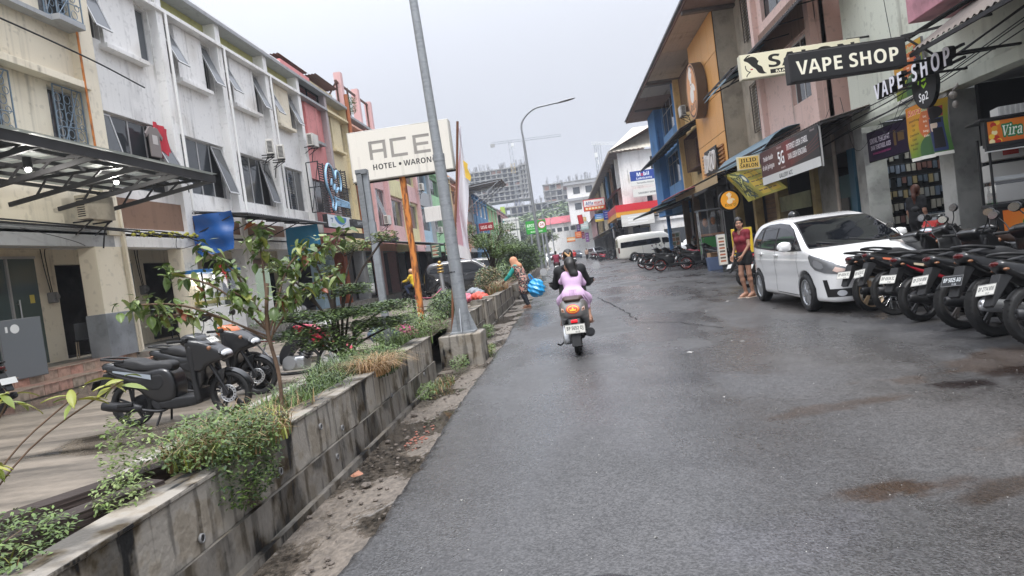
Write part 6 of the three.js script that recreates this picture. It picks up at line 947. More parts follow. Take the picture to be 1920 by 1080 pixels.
{ // woman with the blue bag, stepping down to the road edge
const J = { ...standJ, hipR: [-.02,.80,.09], hipL: [-.02,.80,-.09], shR: [.13,1.20,.16], shL: [.16,1.20,-.15], head: [.25,1.36,.0], elR: [.20,.98,.24], wrR: [.12,.76,.22], elL: [.30,1.0,-.22], wrL: [.48,.86,-.22], knR: [.12,.46,.09], knL: [.02,.44,-.09], anR: [.0,.08,.10], anL: [-.12,.09,-.09], toR: [.14,.03,.11], toL: [.02,.03,-.10] };
const a = person('bent woman in peach headscarf and teal sleeves carrying a blue bag', J, { p: [-1.27,0,-20.4], ry: 2.75, female: true, skin: mk.skin2, pitch: -.3, cell: .015, headCell: .007, hnL: [0,-1,0],
wear: [['shirt', q => [...q.arm('R', .02,.92),...q.arm('L', .02,.92), cp(q.off(q.ch, 0,-.1), q.off(q.ch, 0,.1),.085,.085,.05)], mTeal],['tunic', q => [...q.torso(.018), cp(q.off(q.pel, 0,-.06), add3(q.pel, [.02,-.28,-.05]),.13,.14,.06), cp(q.off(q.pel, 0,.06), add3(q.pel, [.04,-.28,.05]),.13,.14,.06)], mFloral],['trousers', pantsL(.97,.016), clothM([.012,.014,.022])],['sandal', slipper(J, 'R'), M([.28,.16,.1],.6)],['sandal', slipper(J, 'L'), M([.28,.16,.1],.6)],
['headscarf', q => [{ c: add3(J.head, [-.02,.045,0]), r: [.118,.115,.10], k: .02 }, cp(add3(J.head, [-.02,-.05,0]), q.off(q.ch, .05,0),.095,.12,.05), cp(q.off(q.ch, .06,-.03), q.off(q.chestC, .10,-.02),.1,.07,.05), cp(add3(J.head, [-.06,-.02,0]), q.off(q.ch, -.09,0),.08,.08,.05), { c: add3(J.head, [.105,-.02,0]), r: [.06,.085,.06], k: .02, cut: 1 }], mPeach]] });
const bg = thing('carrier_bag', 'bulging translucent blue plastic carrier bag held by the bent woman', 'bag', [-.92,.56,-20.25]);
mesh('bag_body', [blob([{ c: [0,0,0], r: [.24,.25,.2], k: .05 }, { c: [.02,-.08,.03], r: [.22,.18,.2], k: .05 }],.018,.05, (x, y, z, d) => d + .018 * Math.sin(x * 31 + y * 17) * Math.sin(z * 29 + y * 23) + .012 * Math.sin(y * 47 + x * 22))], P([.02,.30,.62],.3, { clearcoat: .5 }), bg); mesh('bag_handle', [tube([[-.12,.2,.02],[-.16,.34,.02],[-.17,.40,.02],[-.10,.36,.03],[-.03,.22,.02]],.018,14,6)], P([.02,.28,.6],.35), bg);
}
const rider = (label, o) => { const J = rideJ, a = person(label, J, { girth: 1.05, cell: .02, headCell: .01, handCell: .006, curl: .9, hnR: [0,-1,0], hnL: [0,-1,0], hairL: o.helmet ? null : cap(.004),...o, wear: [['shirt', shirtL(o.sl ?? .95,.026), o.top],['trousers', pantsL(.95,.02), o.bot ?? mBlackCloth],['shoe', shoeL('R'), mk.blackPl],['shoe', shoeL('L'), mk.blackPl],...(o.more ?? [])] }); if (o.helmet) mesh('helmet', [T(blob([{ c: [-.005,.055,0], r: [.135,.135,.125], k: .02 }, { c: [.12,.0,0], r: [.08,.085,.1], k: .02, cut: 1 }, { c: [0,-.12,0], r: [.2,.08,.2], k: .02, cut: 1 }],.01,.02),0,0,0).translate(...J.head)], o.helmet, a.t); return a; };
rider('person in maroon shirt riding away farther up the road', { p: [-.62,.85,-50.55], ry: Math.PI / 2, top: mWineC });
rider('person in red shirt riding in the far distance', { p: [1.25,.85,-92.2], ry: Math.PI / 2, top: mRedC, helmet: M([.5,.06,.03],.4) });
rider('person in yellow jacket and tan helmet sitting on a scooter on the left apron', { p: [-7.9,.82,-36.25], ry: 2.75, top: mYellowC, bot: mJeans, helmet: P([.55,.33,.2],.3), yaw: .3 });
{ const a = rider('rider in black helmet waiting between the woman and the white car', { p: [5.35,.86,-17.1], ry: .5, top: mWhiteC, helmet: mk.blackGloss, yaw: -.2, more: [['vest', q => [...q.torso(.034).slice(0)], mBlackCloth]] }); }
{ const J = { ...standJ, elR: [-.06,1.12,.26], wrR: [.0,.88,.28] }; person('woman in black T-shirt seen from behind at the phone shop', J, { p: [7.9,.2,-16.5], ry: .35, girth: 1.05, female: true, cell: .015, hair: M([.10,.03,.015],.5), yaw: .3, hairL: [...cap(.004), cp([-.1,.05,0],[-.15,-.12,.02],.045,.035,.04), cp([-.15,-.1,.02],[-.14,-.3,.03],.04,.02,.04)], wear: [['shirt', shirtL(.3,.022), mBlackCloth],['trousers', pantsL(.97,.018), mBlackCloth],['shoe', shoeL('R'), mk.blackPl],['shoe', shoeL('L'), mk.blackPl]] }); }
{ const J = { hipR: [0,.48,.1], hipL: [0,.48,-.1], shR: [.03,.95,.17], shL: [.03,.95,-.17], head: [.06,1.13,0], elR: [.16,.72,.22], elL: [.16,.72,-.22], wrR: [.36,.74,.12], wrL: [.36,.74,-.12], knR: [.42,.48,.12], knL: [.42,.48,-.12], anR: [.40,.08,.12], anL: [.40,.08,-.12], toR: [.54,.03,.13], toL: [.54,.03,-.13] };
const sit = (label, p, ry, m, extra) => person(label, J, { p, ry, cell: .024, headCell: .01, handCell: .007, hairL: cap(.004), wear: [['shirt', shirtL(.4,.022), m],['trousers', pantsL(.95,.018), mBlackCloth],['shoe', shoeL('R'), mk.blackPl],['shoe', shoeL('L'), mk.blackPl]],...extra });
sit('man in blue shirt seated at the green food cart', [8.4,.16,-32.3],2.6, mBlueC); sit('woman in patterned pink top seated at a stall table', [7.6,.16,-36.5],-.3, clothM([.4,.26,.26])); sit('person in pale clothes seated at the farther stall table', [7.5,.16,-42],-.6, clothM([.4,.38,.36])); }
{ const J = { ...standJ, knR: [.08,.5,.09], anR: [.10,.09,.09], toR: [.26,.04,.1], anL: [-.2,.12,-.09], toL: [-.06,.03,-.1] }; person('pedestrian in pale shirt walking far down the road', J, { p: [3.2,0,-103], ry: -1.5, cell: .03, headCell: .014, handCell: .008, hairL: cap(.004), wear: [['shirt', shirtL(.4,.03), clothM([.6,.4,.3])],['trousers', pantsL(.97,.02), mBlackCloth]] }); }
// ================= SIGNS, BANNERS, LETTERING =================
// box sign: centre, size; ry 0 faces the camera end of the street, -PI/2 faces the road from the right row, PI/2 from the left row
function signBox(label, c, w, h, d, ry, draw, o = {}) {
const t = thing(o.name ?? 'sign_board', label, o.cat ?? 'sign', c, ry); mesh('case', [bb(-w / 2, w / 2,-h / 2, h / 2,-d / 2, d / 2, o.r ?? Math.min(.012, d / 3))], o.m ?? mk.steelDark, t);
const g = plane(w - (o.b ?? .04), h - (o.b ?? .04)); g.translate(0,0, d / 2 + .004); mesh('sign_face', [g], face(w, h, draw, o.px ?? 512, o.rough ?? .5, o.fo ?? {}), t, { keepUV: true });
if (o.back) { const q = plane(w - .04, h - .04); q.rotateY(Math.PI); q.translate(0,0,-d / 2 - .004); mesh('sign_back', [q], t.children[1].material, t, { keepUV: true }); }
return t;
}
const bars = (t, list, m = mk.steelDark, n = 'bracket') => { const inv = new THREE.Matrix4().makeRotationY(-t.rotation.y); for (const [a, b, w] of list) { const g = beam(a, b, w ?? .04); g.translate(-t.position.x, -t.position.y, -t.position.z); g.applyMatrix4(inv); mesh(n, [g], m, t); } };
const bg = (x, w, h, c) => { x.fillStyle = c; x.fillRect(0,0, w, h); };
const wear = (x, w, h, n, s, a = .10) => { for (let i = 0; i < n; i++) { x.fillStyle = `rgba(40,32,22,${a * hash(i, 1, s)})`; const q = w * hash(i, 2, s), ww = w * .03 * hash(i, 4, s); x.fillRect(q, h * hash(i, 3, s) * .6, ww, h * hash(i, 5, s)); } };
{ const t = signBox('black light box sign reading VAPE SHOP in big cream letters, nearest at the upper right', [5.08,4.0,-12.5],1.9,.47,.24,0, (x, w, h) => { bg(x, w, h, '#17171a'); txt(x, 'VAPE SHOP', w / 2, h * .54, h * .74, '#f0ecd8', { fit: w * .9 }); }, { px: 1024 });
bars(t, [[[6.03,4.28,-12.5],[7.5,4.42,-12.5]],[[6.03,3.82,-12.5],[7.5,3.86,-12.5]],[[6.05,4.28,-12.5],[6.6,3.84,-12.5],.03],[[4.2,4.26,-12.5],[6.2,4.26,-12.5],.035]]); }
{ const t = signBox('cream salon box sign with a woman face emblem, behind the black vape sign', [5.9,5.12,-17],2.7,.56,.22,0, (x, w, h) => { bg(x, w, h, '#e6e0c4'); txt(x, 'SALON', w * .60, h * .40, h * .78, '#17140f', { fit: w * .76 }); x.fillStyle = '#17140f'; x.fillRect(w * .24, h * .76, w * .72, h * .18); txt(x, 'MAKE UP · HAIR · STYLE', w * .6, h * .86, h * .15, '#efe9d0', { fit: w * .64 });
x.strokeStyle = '#17140f'; x.fillStyle = '#17140f'; x.lineWidth = h * .035; x.beginPath(); x.moveTo(w * .03, h * .25); x.bezierCurveTo(w * .06, h * .02, w * .13, h * .05, w * .14, h * .28); x.bezierCurveTo(w * .17, h * .3, w * .12, h * .42, w * .15, h * .5); x.bezierCurveTo(w * .2, h * .62, w * .16, h * .75, w * .21, h * .9); x.bezierCurveTo(w * .12, h * .92, w * .14, h * .72, w * .11, h * .6); x.bezierCurveTo(w * .07, h * .45, w * .08, h * .35, w * .03, h * .25); x.fill(); for (let i = 0; i < 4; i++) { x.beginPath(); x.arc(w * (.04 + i * .012), h * (.2 - i * .01), h * (.05 + i * .03),0,5); x.stroke(); } x.beginPath(); x.moveTo(w * .035, h * .45); x.quadraticCurveTo(w * .03, h * .7, w * .07, h * .75); x.quadraticCurveTo(w * .03, h * .9, w * .04, h * .95); x.stroke(); x.fillStyle = '#a01020'; x.fillRect(w * .075, h * .62, w * .02, h * .05); }, { px: 1024, m: M([.7,.66,.5],.5) });
bars(t, [[[7.0,5.42,-17],[7.6,5.42,-17]],[[7.0,4.86,-17],[7.6,4.86,-17]]]); }
const font = await new FontLoader().loadAsync('fonts/droid/droid_sans_bold.typeface.json');
function letters(s, size, depth, sx = 1) { const g = new TextGeometry(s, { font, size, depth, curveSegments: 5, bevelEnabled: false }); g.computeBoundingBox(); g.translate(-(g.boundingBox.max.x + g.boundingBox.min.x) / 2,-(g.boundingBox.max.y + g.boundingBox.min.y) / 2,0); g.scale(sx, 1,1); return g; }
{ const t = thing('channel_letters', 'white three-dimensional VAPE SHOP letters on a rail along the facade', 'sign', [6.55,3.75,-13.35],-Math.PI / 2), s = 'VAPE SHOP'; let p = -1.33; const adv = { V: .30, A: .31, P: .29, E: .28, S: .30, H: .34, O: .37, ' ': .22 };
for (const ch of s) { const a = adv[ch] * 1.05; if (ch !== ' ') { const g = letters(ch, .29,.004); g.translate(p + a / 2,0,.101); mesh('letter_face', [g], M([.86,.85,.9],.4), t); const q = letters(ch, .30,.1); q.translate(p + a / 2,0,0); mesh('letter_side', [q], mk.blackPl, t); } p += a; }
mesh('rail', [bb(-1.45,1.6,-.12,-.08,-.06,-.02), bb(-1.45,1.6,.08,.12,-.06,-.02),...[-1.3,0,1.5].map(x => bb(x - .02, x + .02,-.02,.02,-.95,-.05))], mk.steelDark, t);
const l = signBox('round black vape logo disc with green chevrons behind the white letters', [6.72,3.55,-13.25],.9,.9,.06,-Math.PI / 2, (x, w, h) => { bg(x, w, h, '#101212'); }, {}); l.clear(); const dg = T(disc(.42,.07,36),0,0,0, Math.PI / 2); mesh('disc', [dg], mk.blackPl, l); const cf = new THREE.CircleGeometry(.415,36); cf.translate(0,0,.04); mesh('sign_face', [cf], face(1,1, (x, w, h) => { bg(x, w, h, '#131515'); x.strokeStyle = '#9fd02c'; x.lineWidth = w * .05; x.beginPath(); x.moveTo(w * .28, h * .45); x.lineTo(w * .42, h * .2); x.lineTo(w * .7, h * .2); x.lineTo(w * .58, h * .4); x.lineTo(w * .42, h * .4); x.stroke(); x.beginPath(); x.moveTo(w * .42, h * .48); x.lineTo(w * .5, h * .55); x.lineTo(w * .62, h * .48); x.stroke(); txt(x, 'Sp2', w * .45, h * .74, h * .24, '#fff'); txt(x, 'ϟ', w * .74, h * .72, h * .2, '#9fd02c'); }, 256), l, { keepUV: true }); }
const salonArt = (x, w, h) => { const g = x.createLinearGradient(0,0, w * .5, h); g.addColorStop(0, '#c8741f'); g.addColorStop(.45, '#c79a25'); g.addColorStop(.75, '#6f8a2a'); g.addColorStop(1, '#3f6a2a'); x.fillStyle = g; x.fillRect(0,0, w, h); x.fillStyle = '#c46a35'; x.beginPath(); x.arc(w * .62, h * .35, w * .3,0,7); x.fill(); x.fillStyle = '#3b5f35'; x.beginPath(); x.arc(w * .62, h * .82, w * .25,0,7); x.fill(); x.fillStyle = '#25335f'; x.fillRect(w * .72, h * .32, w * .24, h * .6); x.fillStyle = '#9c2038'; x.fillRect(w * .74, h * .12, w * .22, h * .18); x.fillStyle = '#1a1416'; x.beginPath(); x.ellipse(w * .86, h * .22, w * .1, h * .12,0,0,7); x.fill(); x.fillStyle = '#d8c2ae'; x.beginPath(); x.ellipse(w * .83, h * .45, w * .07, h * .11,.2,0,7); x.fill(); x.fillStyle = '#0e0c0e'; x.fillRect(w * .76, h * .34, w * .18, h * .07); x.fillRect(w * .84, h * .5, w * .1, h * .36);
txt(x, 'Rara', w * .2, h * .12, h * .14, '#c4203e', { style: 'italic', font: 'serif', stroke: '#f6d9a0', lw: 6 }); txt(x, 'Salon', w * .56, h * .10, h * .14, '#2f8a55', { style: 'italic', font: 'serif', stroke: '#f2e6c0', lw: 6 }); ['Smoothing', 'Cuci', 'Cat', 'Creambath', 'Catok', 'Hair Mask', 'Facial'].forEach((q, i) => { txt(x, q, w * .2, h * (.27 + i * .085), h * .055, '#3a2208'); if (i < 5) txt(x, ['Gunting', 'Keriting', 'Rias', 'Sanggul', 'Cukur'][i], w * .5, h * (.25 + i * .085), h * .05, '#f0e8d8'); }); x.fillStyle = '#e9e6dd'; x.fillRect(0, h * .94, w, h * .06); };
{ const t = thing('salon_banner', 'orange and green salon banner fixed flat on the grey green wall', 'banner', [7.4,4.15,-15.15],-Math.PI / 2); mesh('board', [bb(-.6,.6,-.55,.55,-.02,.02)], mk.greyPl, t); mesh('sign_face', [plane(1.18,1.08).translate(0,0,.026)], face(1.18,1.08, salonArt, 512), t, { keepUV: true });
const b = thing('hanging_banner', 'creased salon price banner hanging loose from the beam', 'banner', [7.05,2.83,-14.15],-Math.PI / 2 - .05); mesh('banner_cloth', [grid(20,16, (u, v) => [(u - .5) * 1.15, (v - .5) * 1.05 + .03 * Math.sin(u * 5) * v, .05 * Math.sin(u * 7 + v * 2) + .03 * Math.sin(u * 17 + v * 5) * (1 - v) + (u > .85 ? -(u - .85) * 1.6 : 0)])], face(1.15,1.05, salonArt, 512,.7, { side: THREE.DoubleSide }), b, { keepUV: true }); }
{ const t = thing('network_banner', 'dark red network banner with a big white 5G and a white strip along its bottom', 'banner', [6.3,3.17,-19.9],-Math.PI / 2); mesh('banner_cloth', [grid(12,6, (u, v) => [(u - .5) * 4.95, (v - .5) * .98,.012 * Math.sin(u * 9) * (1 - v)])], face(4.95,.98, (x, w, h) => { const g = x.createLinearGradient(0,0, w, 0); g.addColorStop(0, '#4a1f1c'); g.addColorStop(.35, '#5e3b36'); g.addColorStop(.6, '#3f3937'); g.addColorStop(1, '#2c2a2b'); x.fillStyle = g; x.fillRect(0,0, w, h); const r = x.createRadialGradient(w * .52, h * .2,5, w * .52, h * .2, w * .2); r.addColorStop(0, 'rgba(160,30,30,.7)'); r.addColorStop(1, 'rgba(90,20,20,0)'); x.fillStyle = r; x.fillRect(0,0, w, h); x.strokeStyle = 'rgba(150,60,50,.5)'; x.lineWidth = 5; for (let i = 0; i < 4; i++) { x.beginPath(); x.moveTo(w * .55, h * (.6 + i * .03)); x.quadraticCurveTo(w * .8, h * (.5 + i * .05), w, h * (.2 + i * .1)); x.stroke(); } x.fillStyle = '#dcdcd8'; x.fillRect(0, h * .76, w, h * .24);
txt(x, 'Telah hadir', w * .16, h * .25, h * .19, '#f4f0ee'); txt(x, 'di sini jaringan', w * .15, h * .50, h * .19, '#f4f0ee', { fit: w * .24 }); txt(x, '5G', w * .40, h * .40, h * .50, '#fff', { fit: w * .12 }); txt(x, 'Telkomsel', w * .38, h * .09, h * .09, '#c9b4b0'); txt(x, 'INTERNET LEBIH STABIL', w * .68, h * .2, h * .22, '#f7f4f2', { fit: w * .34 }); txt(x, 'DAN LEBIH KENCANG', w * .67, h * .46, h * .22, '#f7f4f2', { fit: w * .30 }); txt(x, 'Telkomsel', w * .92, h * .06, h * .07, '#b9a8a5'); txt(x, 'telkomsel 5G', w * .42, h * .68, h * .06, '#e8d8d4'); txt(x, 'GALLERY ACC', w * .45, h * .885, h * .17, '#2a2a2c', { fit: w * .23 }); }, 1024), t, { keepUV: true });
mesh('banner_frame', [bb(-2.48,2.48,.46,.5,-.06,-.02), bb(2.44,2.48,-.5,.5,-.06,-.02), bb(-2.48,-2.44,-.5,.5,-.06,-.02)], mk.alumFrame, t); }
{ const t = signBox('yellow box sign reading JILID SABLON', [5.72,3.36,-21.6],.65,.4,.12,.05, (x, w, h) => { bg(x, w, h, '#e8c468'); x.strokeStyle = '#f0e6c8'; x.lineWidth = 14; x.strokeRect(0,0, w, h); txt(x, 'JILID', w / 2, h * .29, h * .42, '#26201c', { fit: w * .76 }); txt(x, 'SABLON', w / 2, h * .72, h * .42, '#26201c', { fit: w * .88 }); }, { m: M([.75,.7,.5],.5), px: 384 }); bars(t, [[[5.72,3.56,-21.6],[6.4,3.72,-21.6],.03]]); }
{ const q = [[6.35,3.55,-27.5],[6.35,3.35,-22.6],[6.35,2.42,-20.3],[6.35,2.33,-24.5]]; const g = grid(14,10, (u, v) => { const a = lerp3(q[0], q[1], u), b = lerp3(q[3], q[2], u), p = lerp3(b, a, v); return [p[0] + .03 * Math.sin(u * 9 + v * 4), p[1], p[2]]; }); tag(mesh('shop_banner', [g], face(5,1.1, (x, w, h) => { bg(x, w, h, '#8d8420'); for (let i = 0; i < 60; i++) { x.strokeStyle = ['#1d2a1a', '#24404a', '#3c4a20', '#c9c46a'][i % 4]; x.lineWidth = 3 + 5 * hash(i, 1,3); x.beginPath(); x.moveTo(w * (.05 + .3 * hash(i, 2,3)), h * hash(i, 3,3)); x.lineTo(w * (.1 + .3 * hash(i, 4,3)), h * hash(i, 5,3)); x.stroke(); } x.fillStyle = '#2a4a6a'; x.beginPath(); x.ellipse(w * .4, h * .3, w * .06, h * .16,.4,0,7); x.fill(); x.fillStyle = '#d8d4b0'; x.beginPath(); x.ellipse(w * .4, h * .3, w * .03, h * .1,.4,0,7); x.fill(); x.fillStyle = '#b5961c'; [[.46,.1,.16,.22],[.66,.08,.14,.22],[.46,.42,.18,.25],[.68,.4,.2,.22],[.5,.74,.18,.2],[.72,.7,.2,.22],[.02,.1,.1,.2]].forEach(r => { x.fillRect(w * r[0], h * r[1], w * r[2], h * r[3]); }); for (let i = 0; i < 24; i++) { x.fillStyle = '#3a2a10'; x.fillRect(w * (.48 + .1 * (i % 5)), h * (.12 + .17 * Math.floor(i / 5)), w * .08, h * .03); } }, 512,.6, { side: THREE.DoubleSide }), scene, { keepUV: true }), 'slanting yellow green print shop banner stretched below the curved awning', 'banner'); }
const chef = (x, cx, cy, s, c) => { x.fillStyle = c; x.beginPath(); x.arc(cx - s * .12, cy - s * .42, s * .13,0,7); x.arc(cx + s * .1, cy - s * .42, s * .13,0,7); x.arc(cx, cy - s * .5, s * .13,0,7); x.fill(); x.fillRect(cx - s * .14, cy - s * .4, s * .28, s * .16); x.beginPath(); x.arc(cx, cy - s * .16, s * .13,0,7); x.fill(); x.beginPath(); x.ellipse(cx, cy + s * .16, s * .27, s * .22,0,0,7); x.fill(); x.beginPath(); x.ellipse(cx + s * .3, cy, s * .2, s * .09,.5,0,7); x.fill(); x.fillStyle = '#222'; x.fillRect(cx - s * .06, cy - s * .15, s * .12, s * .03); };
{ const t = thing('round_sign', 'orange round hanging sign with a white chef above the stall', 'sign', [6.3,2.57,-27],.1); mesh('case', [T(disc(.40,.14,36),0,0,0, Math.PI / 2)], mk.blackPl, t); const cf = new THREE.CircleGeometry(.335,36); cf.translate(0,0,.075); mesh('sign_face', [cf], face(1,1, (x, w, h) => { bg(x, w, h, '#f09a1e'); chef(x, w * .5, h * .46, w * .62, '#fff6e6'); txt(x, "Roti'O", w / 2, h * .76, h * .22, '#2a1608', { style: 'italic', font: 'serif', fit: w * .66 }); }, 256,.4, { emissive: lin(.25,.13,.02), emissiveIntensity: .6 }), t, { keepUV: true }); bars(t, [[[6.3,2.95,-27],[6.3,3.7,-27],.03]]); }
{ const t = thing('round_sign', 'large round chef sign standing proud of the orange panels', 'sign', [7.2,8.25,-34.7],-Math.PI / 2); mesh('drum', [T(disc(1.3,.45,48),0,0,0, Math.PI / 2)], M([.11,.075,.05],.5), t); const cf = new THREE.CircleGeometry(1.27,40); cf.translate(0,0,.232); mesh('sign_face', [cf], face(1,1, (x, w, h) => { bg(x, w, h, '#e0a067'); x.strokeStyle = '#4a2f1c'; x.lineWidth = 10; x.beginPath(); x.arc(w / 2, h / 2, w * .46,0,7); x.stroke(); chef(x, w * .5, h * .46, w * .66, '#f4ece2'); txt(x, "Roti'O", w / 2, h * .78, h * .18, '#3a2415', { style: 'italic', font: 'serif' }); }, 256), t, { keepUV: true });
const b = thing('script_sign', 'white script lettering on a black backing over the slatted panel', 'sign', [7.28,4.75,-33.9],-Math.PI / 2); let p = -1.1; for (const ch of "Roti'O") { const a = ch === "'" ? .16 : ch === 'i' || ch === 't' ? .3 : .5; const q = letters(ch, .85,.08,.75); q.applyMatrix4(new THREE.Matrix4().set(1,.18,0, p + a / 2,0,1,0,0,0,0,1,0,0,0,0,1)); mesh('letter', [q], M([.8,.78,.75],.4), b); p += a; } mesh('backing', [bb(-1.25,1.35,-.55,.6,-.06,-.01,.02)], mk.blackPl, b); }
signBox('dark purple phone credit banner above the phone shop', [7.62,2.98,-17.1],2.5,.72,.05,-Math.PI / 2, (x, w, h) => { const g = x.createLinearGradient(0,0, w, 0); g.addColorStop(0, '#2c1838'); g.addColorStop(1, '#231430'); x.fillStyle = g; x.fillRect(0,0, w, h); x.fillStyle = 'rgba(160,120,180,.3)'; x.beginPath(); x.arc(w * .1, h * .45, h * .25,0,7); x.fill(); txt(x, 'SINYAL TERCEPAT', w * .44, h * .32, h * .26, '#e3dbe4', { fit: w * .42 }); txt(x, 'DAN TERSTABIL AXIS', w * .45, h * .56, h * .22, '#e3dbe4', { fit: w * .42 }); txt(x, 'INTERNETAN MAKIN HEMAT', w * .46, h * .76, h * .1, '#c04080', { fit: w * .38 }); x.fillStyle = '#6a5230'; x.fillRect(w * .72, h * .2, w * .05, h * .5); x.fillRect(w * .8, h * .3, w * .12, h * .3); }, { px: 512, m: mk.dark });
// juice stall
{ const t = thing('juice_stall', 'juice stall with orange panels, glass counter and stacked white drawers at the right edge', 'stall', [6.85,.16,-11.6],-.25);
mesh('counter', [bb(-.1,1.5,0,1.08,-.5,.0,.01), bb(-.16,1.55,1.08,1.14,-.56,.06,.01)], mk.blackPl, t); mesh('counter_face', [plane(1.5,.94).translate(.72,.56,.012)], face(1.5,.94, (x, w, h) => { const g = x.createLinearGradient(0,0, w, h); g.addColorStop(0, '#e8741c'); g.addColorStop(.5, '#f6b04a'); g.addColorStop(1, '#e07a20'); x.fillStyle = g; x.fillRect(0,0, w, h); txt(x, 'Vira', w * .42, h * .45, h * .62, '#e8f0dc', { style: 'italic', font: 'serif', stroke: '#2f8a32', lw: 34, fit: w * .55 }); txt(x, 'Juice', w * .62, h * .8, h * .3, '#f8e04a', { stroke: '#2f8a32', lw: 16 }); }), t, { keepUV: true });
mesh('glass', [bb(-.08,1.5,1.14,1.5,-.04,-.03), bb(-.08,-.07,1.14,1.5,-.5,-.04)], mk.clear, t); mesh('glass_rim', [bb(-.1,1.5,1.5,1.56,-.05,-.02), bb(.5,.52,1.14,1.5,-.05,-.02)], M([.5,.52,.52],.3), t);
mesh('post', [bar([-.12,0,0],[-.12,2.2,0],.02), bar([-.12,1.1,-.55],[-.12,2.2,-.55],.02), bar([.75,1.1,-.55],[.75,2.2,-.55],.02)], mk.blackPl, t); for (let i = 0; i < 3; i++) mesh('drawer', [bb(.0,.62,1.16 + i * .34,1.44 + i * .34,-.9,-.5,.015)], M([.5,.49,.46],.5), t); mesh('drawer_mark', [bb(.2,.42,1.9,2.05,-.498,-.494)], M([.4,.03,.02],.4), t);
const s = new THREE.Group(); s.name = 'fascia'; t.add(s); mesh('fascia_case', [bb(-.2,1.6,2.02,2.44,-.02,.16,.01), bb(-.26,1.65,2.43,2.47,-.6,.2,.008), bb(-.2,1.6,1.96,2.02,.06,.17,.01)], mk.blackPl, s); mesh('fascia_face', [plane(1.72,.33).translate(.7,2.24,.166)], face(1.72,.33, (x, w, h) => { const g = x.createLinearGradient(0,0,0, h); g.addColorStop(0, '#e8801e'); g.addColorStop(1, '#d96a18'); x.fillStyle = g; x.fillRect(0,0, w, h); for (let i = 0; i < 26; i++) { x.fillStyle = ['#f3c93a', '#c22a1a', '#f8e7b0', '#e0a020'][i % 4]; x.beginPath(); x.arc(w * (i < 10 ? .02 + .07 * hash(i, 1,4) : .48 + .5 * hash(i, 1,4)), h * hash(i, 2,4), h * .12,0,7); x.fill(); } txt(x, 'Vira', w * .18, h * .5, h * .66, '#f2f6e8', { style: 'italic', font: 'serif', stroke: '#1f7a48', lw: 16, fit: w * .16 }); txt(x, 'Juice', w * .37, h * .5, h * .56, '#f5d63a', { style: 'italic', font: 'serif', stroke: '#2f8a32', lw: 12, fit: w * .16 }); }), s, { keepUV: true }); mesh('trim_strip', [bb(-.2,1.6,1.945,1.96,.07,.18)], mk.white, s);
const c = thing('white_crate', 'white ribbed plastic crate on top of the juice stall roof', 'crate', [7.75,2.64,-12.1],-.25); mesh('crate_body', [bb(-.55,.5,0,.2,-.2,.2,.01)], mk.white, c); mesh('crate_ribs', Array.from({ length: 14 }, (_, i) => bb(-.53 + i * .073,-.50 + i * .073,.02,.19,.2,.215)), mk.white, c, { kind: 'stuff' }); }
// phone shop inside: racks of small packets, counters
{ const t = thing('packet_rack', 'wall rack of hanging phone accessory packets in the phone shop', 'shelf rack'), cols = ['#7a7e80', '#8a867c', '#5a6576', '#9a968c', '#6a4a44', '#4b5560', '#8a7c58'].map(c => M(c, .5)); reseed(77);
mesh('back_panel', [bb(7.95,10.9,.4,3.0,-18.24,-18.28)], mk.dark, t); for (let r = 0; r < 7; r++) { mesh('rail', [bb(8.0,10.8,2.82 - r * .31,2.84 - r * .31,-18.16,-18.24)], mk.darkMetal, t); for (let i = 0; i < 22; i++) { if (rnd() < .1) continue; const x = 8.03 + i * .126, h = rr(.13,.22), m = mesh('packet', [bb(x, x + .095,2.8 - r * .31 - h, 2.8 - r * .31,-18.12,-18.16)], cols[(Math.floor(i / 4) + r * 2 + (rnd() < .3 ? 1 : 0)) % 7], t); } }
const c = thing('shop_counter', 'glass topped cream counter of the phone shop', 'counter'); mesh('counter_base', [bb(8.2,8.6,.2,.85,-15.0,-16.9,.01)], mottM([.42,.38,.30],.5), c); mesh('glass_case', [bb(8.2,8.6,.86,1.2,-15.0,-16.9)], P([.12,.13,.12],.08), c); mesh('case_edges', [bb(8.19,8.61,1.2,1.22,-15,-16.9), bb(8.19,8.2,.85,1.2,-15,-15.02), bb(8.19,8.2,.85,1.2,-16,-16.02)], mk.alumFrame, c); }
// far signs on the right row
signBox('blue and white engine oil sign on the white corner building', [9.45,8.3,-76.6],3.05,1.6,.12,0, (x, w, h) => { bg(x, w, h, '#dddcd6'); x.fillStyle = '#1d3f8f'; x.fillRect(0,0, w, h * .66); txt(x, 'M', w * .30, h * .25, h * .34, '#f2f4f8'); txt(x, 'o', w * .42, h * .27, h * .34, '#d83a3a'); txt(x, 'bil', w * .57, h * .25, h * .34, '#f2f4f8'); txt(x, 'Lubricants', w * .48, h * .52, h * .2, '#eef0f6', { fit: w * .56 }); txt(x, 'Tersedia Disini', w * .5, h * .83, h * .17, '#55585c', { fit: w * .6 }); }, { px: 384, m: mk.white });
signBox('white sign with grey capitals under the blue and white oil sign', [9.6,6.75,-76.6],3.1,.85,.12,0, (x, w, h) => { bg(x, w, h, '#d9d7d0'); txt(x, 'SAHABAT MOBIL', w * .5, h * .55, h * .34, '#4a4c50', { fit: w * .66 }); }, { px: 256, m: mk.white });
